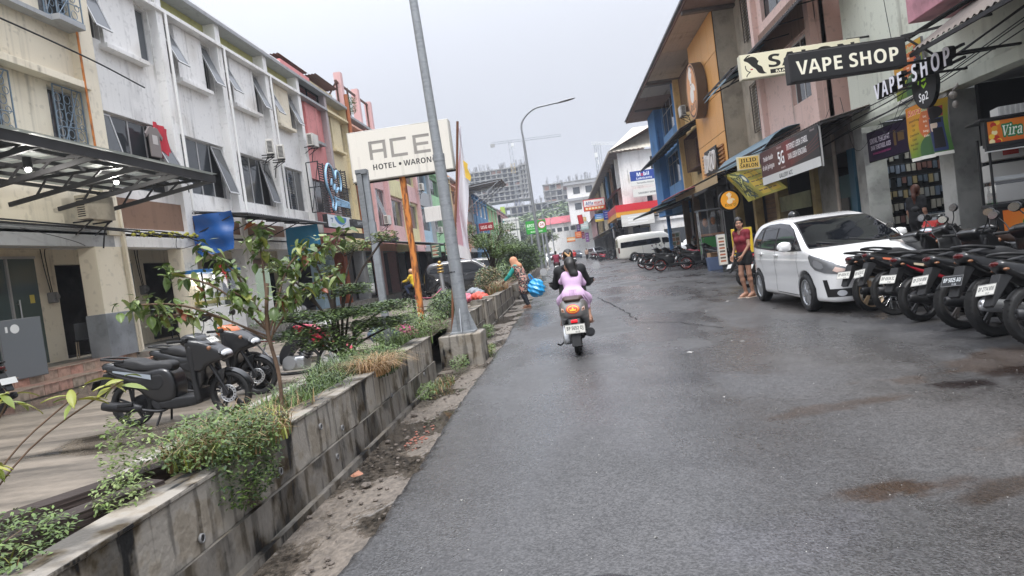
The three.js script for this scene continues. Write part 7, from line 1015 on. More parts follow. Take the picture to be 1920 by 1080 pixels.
signBox('red and white minimarket box sign with an orange strip, projecting over the far right row', [4.75,7.3,-95],2.9,1.55,.25,0, (x, w, h) => { bg(x, w, h, '#c9232b'); x.fillStyle = '#f3f1ee'; x.fillRect(w * .03, h * .06, w * .94, h * .56); txt(x, 'Alfa', w * .28, h * .34, h * .36, '#2a3f8a', { fit: w * .36 }); txt(x, 'mart', w * .68, h * .34, h * .36, '#c9232b', { fit: w * .40 }); x.fillStyle = '#c9232b'; x.fillRect(w * .1, h * .52, w * .8, h * .04); x.fillStyle = '#ef8f1f'; x.fillRect(w * .05, h * .68, w * .9, h * .24); for (let i = 0; i < 6; i++) { x.fillStyle = '#fbe9c8'; x.fillRect(w * (.08 + i * .145), h * .71, w * .1, h * .17); } }, { px: 256, m: M([.55,.03,.04],.4) });
{ const bnr = (label, c, w, h, cols, ry = 0) => signBox(label, c, w, h, .06, ry, (x, W, H) => { cols.forEach((q, i) => { x.fillStyle = q; x.fillRect(0, H * i / cols.length, W, H / cols.length + 1); }); for (let i = 0; i < 3; i++) { x.fillStyle = 'rgba(255,255,255,.7)'; x.fillRect(W * .2, H * (.2 + .25 * i), W * .6, H * .07); } }, { px: 96, m: mk.greyPl });
bnr('sky blue and yellow banner on the far right row', [4.9,5.3,-90],1.1,1.0,['#3d78c0', '#6aa0d0', '#d8c04a']); bnr('deep blue banner beside the sky blue one', [5.9,5.5,-90],.9,1.2,['#25409a', '#2a48a8', '#1d3590']); bnr('pale teal and white banner on the far right row', [3.3,4.9,-100],1.1,1.15,['#b8ccca', '#cfd8d6', '#a8c4c0']); bnr('dark purple banner below the red tube', [2.4,4.7,-100],.5,1.0,['#3a2358', '#46286a']); bnr('orange square sign far down the right row', [2.4,3.85,-105],1.0,1.0,['#d8641e', '#e07a28', '#c85a1a']); bnr('pink red banner next to the orange square sign', [2.95,3.6,-100.5],.45,1.0,['#b03048', '#8a3a6a']); bnr('orange and white lettered sign nearest the road end', [1.3,3.4,-110],1.3,.75,['#e09a4a', '#f0d8b0', '#d8742a']); bnr('violet tall banner on the far right row', [3.4,3.2,-98],.5,1.3,['#6a3a7a', '#8a5a9a']); bnr('yellow cream sign at the far right', [3.5,6.0,-108],.9,.9,['#d8b870', '#cfa860']);
tag(mesh('red_tube_sign', [bar([2.75,5.0,-95],[2.65,6.2,-95],.35,.35,16)], M([.6,.03,.03],.4)), 'red tube shaped sign on the far right row', 'sign'); bnr('white sheet banner hanging under the red and yellow band', [8.15,3.98,-76],3.5,1.25,['#cfcdc8', '#d8d6d0', '#cac8c2']); for (let i = 0; i < 3; i++) tag(mesh('hung_cloth', [grid(6,6, (u, v) => [5.9 + i * .3 + .05 * Math.sin(u * 8),3.6 - v * rr(.9,1.3),-82 - i * 3.5 - u * 1.2])], clothM([.55,.55,.55])), 'pale cloth hung from the low awning beyond the corner, ' + ['nearest', 'middle', 'farthest'][i] + ' of three', 'cloth'); }
// left row signs
signBox('white sign board with a round blue and green emblem beside the lattice cage', [-9.6,4.05,-30.4],3.2,.56,.2, Math.PI / 2, (x, w, h) => { bg(x, w, h, '#d6dbe0'); x.fillStyle = '#2d6fae'; x.beginPath(); x.ellipse(w * .55, h * .1, w * .26, h * .62,0,0,3.15); x.fill(); x.fillStyle = '#5aa03c'; x.beginPath(); x.ellipse(w * .55, h * .25, w * .17, h * .25,.2,0,7); x.fill(); x.strokeStyle = '#4a6a90'; x.lineWidth = 5; x.beginPath(); x.moveTo(w * .12, h * .3); x.lineTo(w * .2, h * .3); x.lineTo(w * .16, h * .6); x.stroke(); for (let i = 0; i < 3; i++) x.fillRect(w * .12, h * (.72 + i * .08), w * .2, h * .02); }, { px: 256, m: mk.blackPl });
signBox('black sign board with small white capitals beside the white emblem board', [-9.4,4.05,-33.6],3.6,.36,.2, Math.PI / 2, (x, w, h) => { bg(x, w, h, '#17181a'); txt(x, 'BATTERY STORE', w / 2, h / 2, h * .6, '#b8bcbc', { fit: w * .7 }); }, { px: 256 });
tag(mesh('black_awning', [grid(2,2, (u, v) => [-11 + u * 2.4,3.75 - u * .35,-29 - v * 8]), bb(-8.65,-8.55,3.2,3.42,-29,-37)], mk.steelDark), 'dark sheet awning below the black lettered sign board', 'awning');
signBox('blank white square sign box on an iron frame, high on the left row', [-8.65,5.4,-50],1.55,1.05,.25,.1, (x, w, h) => { bg(x, w, h, '#d9d6d0'); wear(x, w, h, 20,4); }, { px: 128, m: mk.white });
{ const t = signBox('maroon sign with pale capitals and digits among the planter trees', [-3.95,3.38,-38],.78,.42,.1,.05, (x, w, h) => { bg(x, w, h, '#8a1f28'); txt(x, 'USG 4D', w / 2, h * .55, h * .6, '#e8dcd4', { fit: w * .85 }); }, { px: 128, m: mTinRed }); bars(t, [[[-3.2,.3,-38],[-3.2,3.9,-38],.14],[[-3.55,3.2,-38],[-2.9,3.2,-38],.08]], mk.steelDark, 'post'); }
{ const t = thing('clinic_board', 'white two-panel notice board on a grey post in the planter', 'sign', [-2.45,0,-35]); mesh('post', [bar([-.35,.3,0],[-.38,3.5,0],.045), bar([.3,2.2,0],[.3,3.5,0],.03)], mk.galv, t); for (const [y0, y1, l] of [[2.93,3.5,['BINTAN CLINIC', 'PRAKTEK DOKTER', 'buka setiap hari']],[2.27,2.85,['KLINIK', 'terima pasien', 'melayani umum']]]) { mesh('panel', [bb(-.42,.42, y0, y1,-.02,.02)], mk.white, t); mesh('panel_face', [plane(.82, y1 - y0 - .02).translate(0, (y0 + y1) / 2,.025)], face(.82,.56, (x, w, h) => { bg(x, w, h, '#dfe0dd'); l.forEach((s, i) => txt(x, s, w * .52, h * (.25 + .27 * i), h * (i ? .13 : .2), '#4a5058')); x.fillStyle = '#3a8a8a'; x.beginPath(); x.arc(w * .1, h * .25, h * .09,0,7); x.fill(); }, 128), t, { keepUV: true }); } }
{ const t = signBox('green pharmacy billboard reading APOTEK with a round red 24 emblem', [-2.42,4.36,-70],2.0,1.3,.15,0, (x, w, h) => { bg(x, w, h, '#35a13a'); txt(x, 'APOTEK', w * .32, h * .36, h * .36, '#eef6ea', { fit: w * .56 }); txt(x, 'MEDIKA FARMA', w * .32, h * .62, h * .1, '#e0f0da'); txt(x, 'BUKA 24 JAM', w * .5, h * .86, h * .15, '#e8f4e2'); x.fillStyle = '#f4f2ee'; x.beginPath(); x.arc(w * .8, h * .38, h * .27,0,7); x.fill(); x.strokeStyle = '#c02a34'; x.lineWidth = 8; x.stroke(); txt(x, '24', w * .8, h * .38, h * .28, '#c02a34'); }, { px: 256, m: mTinGreen }); bars(t, [[[-3.0,.2,-70],[-3.0,3.8,-70],.14],[[-1.9,.2,-70],[-1.9,3.8,-70],.14]], mk.galv, 'post'); }
for (const [x, l] of [[-5.4, 'green food menu board hung under the tin awning, left one'],[-4.85, 'green food menu board hung under the tin awning, right one']]) signBox(l, [x, 2.24,-30], x < -5 ? .44 : .36,.6,.03,0, (q, w, h) => { bg(q, w, h, '#3d5c4c'); for (let i = 0; i < 9; i++) { q.fillStyle = ['#c8b89a', '#b84a3a', '#d8d0b8'][i % 3]; q.fillRect(w * .1, h * (.06 + .1 * i), w * (.4 + .4 * hash(i, 1,3)), h * .05); } }, { px: 96 });
// iron cage with the blue hand sign
{ const t = thing('lattice_sign_frame', 'black iron lattice cage carrying a pale blue heart and hand neon shape', 'sign frame'), g = [], X0 = -10.75, X1 = -10.2, a0 = 30.7, a1 = 34.6, y0 = 4.65, y1 = 6.85;
for (let y = y0; y <= y1; y += .11) g.push(beam([X1, y, -a0],[X1, y, -a1],.03,.045)); for (let a = a0; a <= a1 + .01; a += .65) g.push(beam([X1 - .03, y0,-a],[X1 - .03, y1,-a],.04)); for (const a of [a0, a1]) for (const y of [y0, (y0 + y1) / 2, y1]) g.push(beam([X0, y, -a],[X1, y, -a],.04)); g.push(beam([X0, y0,-a0],[X0, y1,-a0],.04), beam([X0, y0,-a0],[X1, y1,-a0],.025)); mesh('lattice', g, mk.steelDark, t, { kind: 'stuff' });
const n = M([.30,.52,.72],.35), q = (a, y) => [X1 + .06, y, -a]; mesh('heart_outline', [tube([q(32.6,6.25), q(32.35,6.7), q(31.8,6.85), q(31.35,6.4), q(31.35,5.8), q(31.8,5.2), q(31.75,4.85), q(32.0,4.75), q(32.3,5.1), q(32.2,5.4)],.055,50,8), tube([q(32.6,6.25), q(32.9,6.65), q(33.3,6.55), q(33.4,6.1), q(33.2,5.75), q(32.9,5.85), q(32.7,5.7)],.055,30,8), tube([q(31.9,5.9), q(32.1,6.2), q(32.2,5.7), q(32.5,6.0), q(32.5,5.6), q(32.9,5.8)],.035,30,6), tube([q(32.3,5.35), q(33,5.3), q(34.3,5.25)],.04,12,6)], n, t); const lt = letters('RESIDENCE', .26,.04); lt.rotateY(Math.PI / 2); lt.scale(1,1,1.0); lt.translate(X1 + .06,5.1,-33.4); mesh('lettering', [lt], n, t); }
// hotel sign with its rusty post, the grey channel post, street lamps, flag
{ const z = -14.15, t = signBox('big white hotel sign with blocky grey capitals on a rusty orange post', [-2.97,3.86, z],2.06,1.0,.28,.0, (x, w, h) => { bg(x, w, h, '#e4dfd4'); x.strokeStyle = '#8b8781'; x.lineWidth = w * .03; const L = (pts) => { x.beginPath(); pts.forEach((p, i) => x[i ? 'lineTo' : 'moveTo'](w * p[0], h * p[1])); x.stroke(); }; L([[.21,.60],[.21,.25],[.35,.25],[.35,.60]]); L([[.21,.43],[.35,.43]]); L([[.575,.25],[.425,.25],[.425,.575],[.575,.575]]); L([[.805,.25],[.655,.25],[.655,.575],[.805,.575]]); L([[.655,.41],[.79,.41]]); x.strokeStyle = 'rgba(228,223,212,.55)'; x.lineWidth = 1.5; for (let i = 0; i < 26; i++) { x.beginPath(); x.moveTo(w * .2, h * (.26 + i * .0135)); x.lineTo(w * .92, h * (.26 + i * .0135)); x.stroke(); }
txt(x, 'HOTEL', w * .325, h * .76, h * .16, '#3c3b3a', { weight: '', fit: w * .24 }); txt(x, '•', w * .485, h * .76, h * .2, '#3c3b3a'); txt(x, 'WARONG', w * .69, h * .76, h * .16, '#3c3b3a', { weight: '', fit: w * .34 }); wear(x, w, h, 30,9,.05); }, { m: M([.60,.58,.53],.5, { map: tm3 }), px: 1024, back: true });
bars(t, [[[-3.02,0, z],[-3.02,3.38, z],.11]], mk.rust, 'rusty_post'); bars(t, [[[-4.0,3.35, z],[-1.92,3.35, z],.04]], mk.steelDark, 'bottom_rail'); }
{ const t = thing('channel_post', 'grey steel post with an empty sign channel at its top, standing on the planter', 'post', [-2.5,.42,-9.4]); mesh('post', [beam([0,0,0],[0,1.75,0],.085), beam([0,1.75,0],[0,2.45,.0],.07)], mk.galv, t); mesh('channel', [bb(-.115,-.04,1.5,2.42,-.06,.07,.006), bb(-.12,.03,2.4,2.46,-.06,.07)], M([.22,.23,.24],.6, { map: rep(tGalv, .4) }), t); mesh('base_plate', [bb(-.08,.08,0,.025,-.08,.08), bb(-.06,.06,.02,.06,-.06,.06)], M([.08,.16,.26],.6), t); }
{ const t = thing('street_lamp', 'tall galvanised lamp post on a concrete block, running out of the top of the frame', 'lamp post', [-1.68,0,-10.75]); mesh('concrete_base', [bb(-.34,.30,-.08,.42,-.36,.36,.02)], mConcW, t); mesh('pole', [bar([.02,.40,0],[-.02,3.1,0],.105,.085,20), bar([-.02,3.1,0],[-.16,8.2,0],.075,.05,20)], mk.galv, t); mesh('base_flange', [bb(-.18,.20,.42,.445,-.18,.18), extr([[.1,.44],[.22,.44],[.1,.8]],.015), extr([[-.08,.44],[-.19,.44],[-.08,.8]],.015), T(extr([[.1,.44],[.22,.44],[.1,.8]],.015),0,0,0,0,-Math.PI / 2)], mk.galv, t); mesh('arm', [tube([[-.16,8.1,0],[-.1,9.0,0],[.5,9.6,0],[1.6,9.7,0]],.04,24,8)], mk.galv, t); mesh('collar', [bar([-.02,3.05,0],[-.02,3.16,0],.09,.09,20)], mk.galv, t); mesh('strap', [bar([.0,1.35,.0],[-.0,1.37,0],.10)], mk.darkMetal, t); }
const lampFar = (label, x, z, h, reach, sc = 1) => { const t = thing('street_lamp', label, 'lamp post', [x, 0, z]); mesh('pole', [bar([0,.2,0],[-.12, h * .82,0],.09 * sc, .06 * sc, 12)], mk.galv, t); mesh('arm', [tube([[-.12, h * .82,0],[-.1, h * .92,0],[reach * .25, h * .985,0],[reach * .65, h * 1.0,0],[reach, h * 1.005,0]],.045 * sc, 30,8)], mk.galv, t); mesh('lamp_head', [T(sph(0,0,0,.45 * sc, .06 * sc, .13 * sc, 14), reach + .2, h * 1.01,0,0,0,.12)], M([.3,.31,.33],.4), t); };
lampFar('street lamp with a curved arm reaching over the road, second from the camera', -1.15,-35,8.7,2.0); lampFar('street lamp with a curved arm beside the green billboard', -1.6,-72,6.6,1.4,.9); lampFar('thin street lamp farthest along the planter', -1.9,-92,7.2,1.4); lampFar('street lamp just before the tall dark tree', -1.4,-110,7.4,1.5);
{ const t = thing('flag_banner', 'faded red and white flag on a leaning bamboo pole beside the lamp post', 'flag', [-1.93,.4,-11.2]); mesh('pole', [tube([[0,0,0],[.16,1.1,-.02],[.36,2.2,-.03],[.53,3.3,0]],.02,20,8)], M([.24,.10,.05],.6, { map: tm3 }), t); mesh('flag_cloth', [grid(14,30, (u, v) => { const y = 1.2 + v * 2.05, wv = .26 * (1 - v * .75); return [.185 + v * .33 + u * wv + .03 * Math.sin(v * 9 + u * 3), y - .12 * u * (1 - v),-.12 + .07 * Math.sin(u * 6 + v * 7)]; })], P(0xffffff, .8, { side: THREE.DoubleSide, transmission: .12, thickness: 0, map: tex(64, (u, v) => { const r = u < .45 - .3 * v; const l = v < .1; return l ? [.8,.78,.78] : r ? [.62,.36,.40] : [.78,.76,.80]; }) }), t, { keepUV: true }); mesh('yellow_pennant', [grid(4,4, (u, v) => [.5 + u * .1 + .02 * Math.sin(v * 6),2.45 + v * .28 - u * .1,-.1 + .03 * u])], P([.75,.5,.08],.7, { side: THREE.DoubleSide }), t); }
{ const t = thing('bollard', 'stainless steel bollard with brass rings at its top', 'bollard', [-3.45,.38,-19.6]); mesh('tube', [bar([0,0,0],[-.03,.95,0],.055,.055,16)], mk.alu, t); for (let i = 0; i < 3; i++) mesh('brass_ring', [T(new THREE.TorusGeometry(.065,.03,8,20),-.03,.98 + i * .085,0, Math.PI / 2)], M([.42,.28,.09],.35, { metalness: .8 }), t); mesh('cap', [sph(-.03,1.24,0,.06,.05,.06)], M([.42,.28,.09],.35, { metalness: .8 }), t); }
// ================= PLANTS =================
const LEAFC = { fresh: [.13,.20,.04], mid: [.085,.14,.032], dark: [.028,.062,.02], yel: [.24,.26,.04], dry: [.30,.19,.08], red: [.26,.07,.03], pale: [.24,.30,.10] };
// many small leaves as one geometry: spots(i) -> [x,y,z, size, colour, (direction)], each a folded blade of four triangles
function leafCloud(n, spots, shape = .45) {
const pos = new Float32Array(n * 15), colr = new Float32Array(n * 15), ix = [];
for (let i = 0; i < n; i++) {
const [x, y, z, s, c, d] = spots(i), yaw = rr(0,6.283), pit = d ? d[1] : rr(-.7,.7), ya = d ? d[0] : yaw, rl = rr(-.8,.8);
const f = [Math.cos(pit) * Math.cos(ya), Math.sin(pit), Math.cos(pit) * Math.sin(ya)], sd = nrm([-Math.sin(ya), Math.sin(rl) * .6, Math.cos(ya)]), w = s * shape * .5, dr = s * .12;
const P5 = [[x, y, z],[x + f[0] * s * .45 + sd[0] * w, y + f[1] * s * .45 + sd[1] * w, z + f[2] * s * .45 + sd[2] * w],[x + f[0] * s * .45 - sd[0] * w, y + f[1] * s * .45 - sd[1] * w, z + f[2] * s * .45 - sd[2] * w],[x + f[0] * s, y + f[1] * s - dr, z + f[2] * s],[x + f[0] * s * .5, y + f[1] * s * .5 - w * .25, z + f[2] * s * .5]];
const k = rr(.7,1.3); for (let q = 0; q < 5; q++) { pos.set(P5[q], i * 15 + q * 3); colr.set([c[0] * k, c[1] * k, c[2] * k], i * 15 + q * 3); } const b = i * 5; ix.push(b, b + 1, b + 4, b, b + 4, b + 2, b + 1, b + 3, b + 4, b + 4, b + 3, b + 2);
}
const g = new THREE.BufferGeometry(); g.setAttribute('position', new THREE.BufferAttribute(pos, 3)); g.setAttribute('color', new THREE.BufferAttribute(colr, 3)); g.setIndex(ix); g.computeVertexNormals(); return g;
}
const mBark = M([.16,.10,.065],.85, { map: rep(tMottle, .3) }), mBarkD = M([.06,.045,.035],.85, { map: tm3 });
const inBall = (c, r) => { for (;;) { const p = [rr(-1,1), rr(-1,1), rr(-1,1)]; const l = p[0] ** 2 + p[1] ** 2 + p[2] ** 2; if (l < 1 && l > .12) return [c[0] + p[0] * r[0], c[1] + p[1] * r[1], c[2] + p[2] * r[2]]; } };
const mixC = (...k) => LEAFC[k[Math.floor(rnd() * k.length)]];
{ // sapling with large leaves, each leaf a part
reseed(202); const t = thing('sapling', 'young tree with big drooping green and reddish leaves in the near planter', 'tree', [-2.3,.44,-5.25]);
mesh('trunk', [tube([[0,0,0],[.02,.35,.0],[-.01,.7,.02],[.03,1.05,0]],.015,16,7)], mBark, t); const tips = [], br = [];
for (const [e, m] of [[[-.72,.92,.28],[-.35,.85,.1]],[[-.62,1.22,.2],[-.3,1.05,.1]],[[-.38,1.36,.1],[-.18,1.15,.05]],[[.02,1.48,.0],[.02,1.25,0]],[[.30,1.30,-.2],[.15,1.12,-.1]],[[.52,1.40,-.55],[.28,1.2,-.3]],[[.26,.98,.1],[.14,.9,.05]],[[-.14,1.02,.22],[-.06,.9,.1]],[[.48,1.05,-.25],[.25,.95,-.1]],[[-.85,1.02,.35],[-.5,.95,.2]]]) { br.push(tube([[0,.45 + .3 * m[1] - .1,0], m, e],.008,12,5)); tips.push([m, e]); }
mesh('branch', br, mBark, t, { kind: 'stuff' });
const gs = [0,1,2].map(k => { const w = [.36,.42,.3][k], L = .085; return grid(4,6, (u, v) => { const hw = w * L * Math.sin(Math.PI * Math.min(1,.03 + v * .97)) ** .8 * (1 - .25 * v), q = (u - .5) * 2; return [v * L, -.032 * v * v * (k + 1) * .8 + .012 * Math.abs(q), q * hw]; }); }).map(g => { boxUV(prep(g)); return g; });
const lm = ['fresh', 'mid', 'pale', 'red', 'yel', 'mid'].map(k => P(LEAFC[k],.4, { side: THREE.DoubleSide, transmission: .3, thickness: 0 })); let n = 0;
const more = []; for (const [m, e] of tips) { for (let i = 0; i < 44; i++) { const p = lerp3(m, e, rr(-.2,1.05)); more.push([p[0] + rr(-.09,.09), p[1] + rr(-.09,.09), p[2] + rr(-.09,.09)]); } }
mesh('foliage', [leafCloud(more.length, i => [...more[i], rr(.05,.085), mixC('fresh', 'mid', 'pale', 'fresh', 'mid', 'pale')],.5)], mk.leafV, t, { kind: 'stuff' });
for (const [m, e] of tips) for (let i = 0; i < 28; i++) { const u = i < 5 ? 1 : rr(-.1,1.05), p = lerp3(m, e, u), red = rnd(); const q = new THREE.Mesh(gs[n % 3], lm[red < .05 ? 3 : red < .15 ? 4 : n % 3 === 0 ? 0 : n % 3 === 1 ? 1 : 2]); q.name = 'leaf'; q.position.set(p[0] + rr(-.06,.06), p[1] + rr(-.06,.06), p[2] + rr(-.06,.06)); q.rotation.order = 'YZX'; q.rotation.set(rr(-.5,.5), rr(0,6.283), rr(-1.1,.25)); q.scale.setScalar(rr(.7,1.25)); q.castShadow = q.receiveShadow = true; t.add(q); n++; }
}
{ // small layered tree
reseed(303); const t = thing('layered_tree', 'small layered tree with flat tiers of tiny leaves by the channel post', 'tree', [-2.72,.42,-8.1]); const pads = [], br = [];
for (const [x, y, z, r] of [[-.35,.50,.2,.5],[.32,.48,-.2,.5],[0,.66,0,.58],[-.5,.70,.3,.4],[.5,.66,-.35,.42],[.12,.92,-.1,.36],[-.3,.98,.15,.3],[.1,.34,.25,.3],[-.2,.36,.3,.28],[.6,.45,-.5,.25],[-.15,1.35,.1,.22],[.25,1.42,-.2,.26],[-.5,1.28,.3,.2],[.55,1.5,-.5,.22],[.0,1.16,.05,.16]]) { pads.push([x, y, z, r]); br.push(tube([[0,.1,0],[x * .35, y * .62, z * .35],[x, y - .02, z]],.014,10,5)); for (let i = 0; i < 6; i++) { const a = i * 1.05; br.push(bar([x * .6, y * .92, z * .6],[x + Math.cos(a) * r * .8, y, z + Math.sin(a) * r * .8],.005,.002,4)); } }
mesh('trunk', [tube([[-.02,-.05,0],[.0,.2,0],[-.05,.5,.02],[.02,1.1,0]],.03,12,7), tube([[.02,-.05,.02],[.12,.15,-.03],[.15,.45,-.1]],.022,10,6)], mBarkD, t); mesh('branches', br, mBarkD, t, { kind: 'stuff' });
mesh('crown', [leafCloud(15000, () => { let p; do p = pads[Math.floor(rnd() * pads.length)]; while (rnd() > (p[3] / .58) ** 2); const a = rr(0,6.283), q = Math.sqrt(rnd()) * p[3] * (.75 + .25 * Math.sin(a * 5)); return [p[0] + Math.cos(a) * q, p[1] + rr(-.06,.06) - .2 * q * q, p[2] + Math.sin(a) * q, rr(.03,.055), p[1] > 1.1 ? mixC('fresh', 'yel', 'mid') : mixC('mid', 'mid', 'fresh', 'dark'),[rr(0,6.28), rr(-.3,.3)]]; }, .6)], mk.leafV, t, { kind: 'stuff' });
}
// grass tufts and weeds on the planter, each clump one mass
function blades(n, c, r, h, cols, droop = .5, w = .006) {
const gs = []; const pos = [], cl = [], ix = [];
for (let i = 0; i < n; i++) { const a = rr(0,6.283), q = Math.sqrt(rnd()) * r[0], x = c[0] + Math.cos(a) * q, z = c[2] + Math.sin(a) * q * (r[1] ?? r[0]) / r[0], H = h * rr(.5,1.15), d = rr(0,6.283), l = rr(.2,1) * droop * H * 1.6, co = cols[Math.floor(rnd() * cols.length)], k = rr(.7,1.3), b = pos.length / 3, N = 4;
for (let j = 0; j <= N; j++) { const u = j / N, X = x + Math.cos(d) * l * u * u, Z = z + Math.sin(d) * l * u * u, Y = c[1] + H * (u - droop * .75 * u * u * u), W = w * (1 - u * .85); pos.push(X - Math.sin(d) * W, Y, Z + Math.cos(d) * W, X + Math.sin(d) * W, Y, Z - Math.cos(d) * W); for (let s = 0; s < 2; s++) cl.push(co[0] * k, co[1] * k, co[2] * k); if (j) ix.push(b + 2 * j - 2, b + 2 * j - 1, b + 2 * j + 1, b + 2 * j - 2, b + 2 * j + 1, b + 2 * j); } }
const g = new THREE.BufferGeometry(); g.setAttribute('position', new THREE.Float32BufferAttribute(pos, 3)); g.setAttribute('color', new THREE.Float32BufferAttribute(cl, 3)); g.setIndex(ix); g.computeVertexNormals(); return g;
}
const weed = (n, c, r, s, ...k) => leafCloud(n, () => { const p = inBall(c, r); return [p[0], p[1], p[2], rr(s * .6, s * 1.3), mixC(...k)]; }, .5);
const L = LEAFC; reseed(404);
const massOf = (name, gs) => { const r = mesh(name, gs, mk.leafV); r.userData.kind = 'stuff'; return r; };
massOf('weeds', [weed(3200,[-2.02,.66,-3.75],[.30,.17,.42],.03, 'mid', 'fresh', 'mid'), weed(2200,[-1.86,.50,-3.72],[.13,.22,.36],.028, 'mid', 'fresh', 'dark'), blades(700,[-2.05,.55,-3.95],[.3,.5],.26,[L.dry, L.dry, L.yel, L.mid],.7), weed(500,[-2.35,.72,-3.45],[.14,.2,.16],.035, 'fresh', 'pale')]);
massOf('weeds', [weed(900,[-2.35,.55,-2.7],[.22,.12,.2],.028, 'fresh', 'mid'), weed(900,[-2.2,.55,-2.25],[.25,.12,.3],.03, 'mid', 'fresh'), weed(500,[-2.12,.6,-3.02],[.14,.1,.12],.026, 'fresh', 'pale'), blades(60,[-2.5,.45,-2.5],[.3,.3],.22,[L.dry, L.yel],.6)]);
massOf('grass_tufts', [blades(260,[-2.28,.44,-5.05],[.3,.4],.30,[L.mid, L.fresh, L.dry],.45), blades(380,[-2.3,.44,-5.8],[.36,.5],.26,[L.mid, L.fresh, L.fresh],.5), weed(2400,[-2.3,.54,-6.0],[.34,.13,.55],.026, 'mid', 'fresh', 'dark'), blades(120,[-2.35,.44,-4.5],[.3,.3],.34,[L.dry, L.yel, L.fresh],.5)]);
massOf('grass_tufts', [blades(1300,[-2.25,.46,-7.0],[.42,.75],.34,[L.mid, L.fresh, L.mid, L.dark],.55), blades(700,[-1.98,.5,-6.7],[.16,.3],.36,[L.dry, [.36,.20,.08],[.42,.26,.1]],.95,.004), weed(2200,[-2.2,.6,-7.4],[.4,.16,.5],.028, 'mid', 'fresh'), blades(260,[-1.93,.5,-7.15],[.12,.4],.3,[L.mid, L.dry],1.0,.004)]);
massOf('weeds', [weed(3600,[-2.42,.66,-9.9],[.42,.22,.75],.042, 'fresh', 'mid', 'fresh', 'pale'), weed(1500,[-2.2,.62,-10.9],[.3,.2,.4],.04, 'mid', 'fresh'), blades(300,[-2.3,.45,-9.4],[.4,.4],.3,[L.mid, L.fresh],.5), weed(700,[-2.75,.75,-11.6],[.3,.25,.4],.045, 'fresh')]);
massOf('weeds', [weed(500,[-1.66,.08,-9.9],[.14,.12,.35],.035, 'fresh', 'mid'), weed(500,[-1.72,.07,-12.2],[.12,.12,.4],.04, 'fresh', 'mid'), weed(420,[-1.4,.06,-11.3],[.12,.1,.3],.035, 'yel', 'fresh'), weed(500,[-1.7,.1,-14],[.12,.15,.5],.045, 'fresh', 'mid'), blades(200,[-1.7,-.02,-8.6],[.14,.5],.16,[L.mid, L.dry],.6), weed(500,[-1.75,.08,-7.9],[.1,.09,.35],.03, 'mid', 'fresh')]);
massOf('planter_growth', [weed(3600,[-2.5,.72,-14.4],[.35,.28,1.2],.06, 'mid', 'dark', 'fresh'), weed(5200,[-2.5,.85,-22.5],[.4,.5,1.8],.08, 'mid', 'dark', 'dry'), blades(700,[-2.2,.5,-22],[.3,1.6],.7,[L.dry, [.34,.18,.09], L.mid],.8,.01), weed(9000,[-2.75,.9,-38],[.6,.6,12],.12, 'mid', 'dark', 'fresh'), weed(8000,[-3.1,.9,-70],[.9,.9,22],.22, 'mid', 'dark', 'fresh')]);
{ // yellow-green spray reaching in at the left edge
reseed(11); const t = thing('shrub', 'yellow green leafy shrub poking in at the left frame edge', 'shrub', [-2.75,.42,-3.15]); const br = [], tips = [[-.02,.66,-.1],[.22,.62,-.25],[-.16,.56,.05],[-.1,.34,.02],[-.3,.5,.0],[.36,.64,-.4]]; for (const e of tips) br.push(tube([[-.25,0,.1],[e[0] * .4 - .15, e[1] * .6, e[2] * .4], e],.005,10,5)); mesh('stem', br, mBark, t);
const g = grid(3,6, (u, v) => { const hw = .024 * Math.sin(Math.PI * Math.min(1,.04 + v * .96)), q = (u - .5) * 2; return [v * .12,-.05 * v * v + .008 * Math.abs(q), q * hw]; }); boxUV(prep(g)); const ms = [[.30,.32,.03],[.20,.26,.03],[.36,.36,.05]].map(c => P(c, .45, { side: THREE.DoubleSide, transmission: .35, thickness: 0 }));
tips.forEach((e, j) => { for (let i = 0; i < 9; i++) { const q = new THREE.Mesh(g, ms[i % 3]); q.name = 'leaf'; q.position.set(e[0] + rr(-.07,.04), e[1] + rr(-.05,.02), e[2] + rr(-.04,.04)); q.rotation.order = 'YZX'; q.rotation.set(rr(-.4,.4), rr(0,6.28), rr(-.5,.4)); q.scale.setScalar(rr(.7,1.1)); t.add(q); } }); }
function tree(label, x, z, h, r, cols, n, leaf, o = {}) {
const t = thing('tree', label, 'tree', [x, o.y ?? .3, z],0, o.group), th = h * (o.trunk ?? .45), br = [], cl = []; for (let i = 0; i < (o.cl ?? 11); i++) { const a = i * 2.4, q = Math.sqrt((i + .5) / (o.cl ?? 11)), y = th + (h - th) * rr(.15,.95); cl.push([Math.cos(a) * q * r * .8, y, Math.sin(a) * q * r * .8, r * rr(.3,.5)]); br.push(tube([[0, th * .7,0],[Math.cos(a) * q * r * .3, mixn(th, y, .5), Math.sin(a) * q * r * .3],[Math.cos(a) * q * r * .75, y, Math.sin(a) * q * r * .75]], h * .008,8,5)); }
mesh('trunk', [tube([[0,-.3,0],[.03 * h, th * .5,0],[-.01 * h, th, 0],[.0, h * .8,0]], h * .022,12,7)], mBarkD, t); mesh('limbs', br, mBarkD, t, { kind: 'stuff' });
mesh('crown', [leafCloud(n, () => { const c = cl[Math.floor(rnd() * cl.length)], p = inBall(c, [c[3], c[3] * (o.flat ?? .6), c[3]]); return [p[0], p[1], p[2], leaf * rr(.6,1.3), cols[Math.floor(rnd() * cols.length)]]; }, .55)], mk.leafV, t, { kind: 'stuff' }); return t;
}
reseed(55);
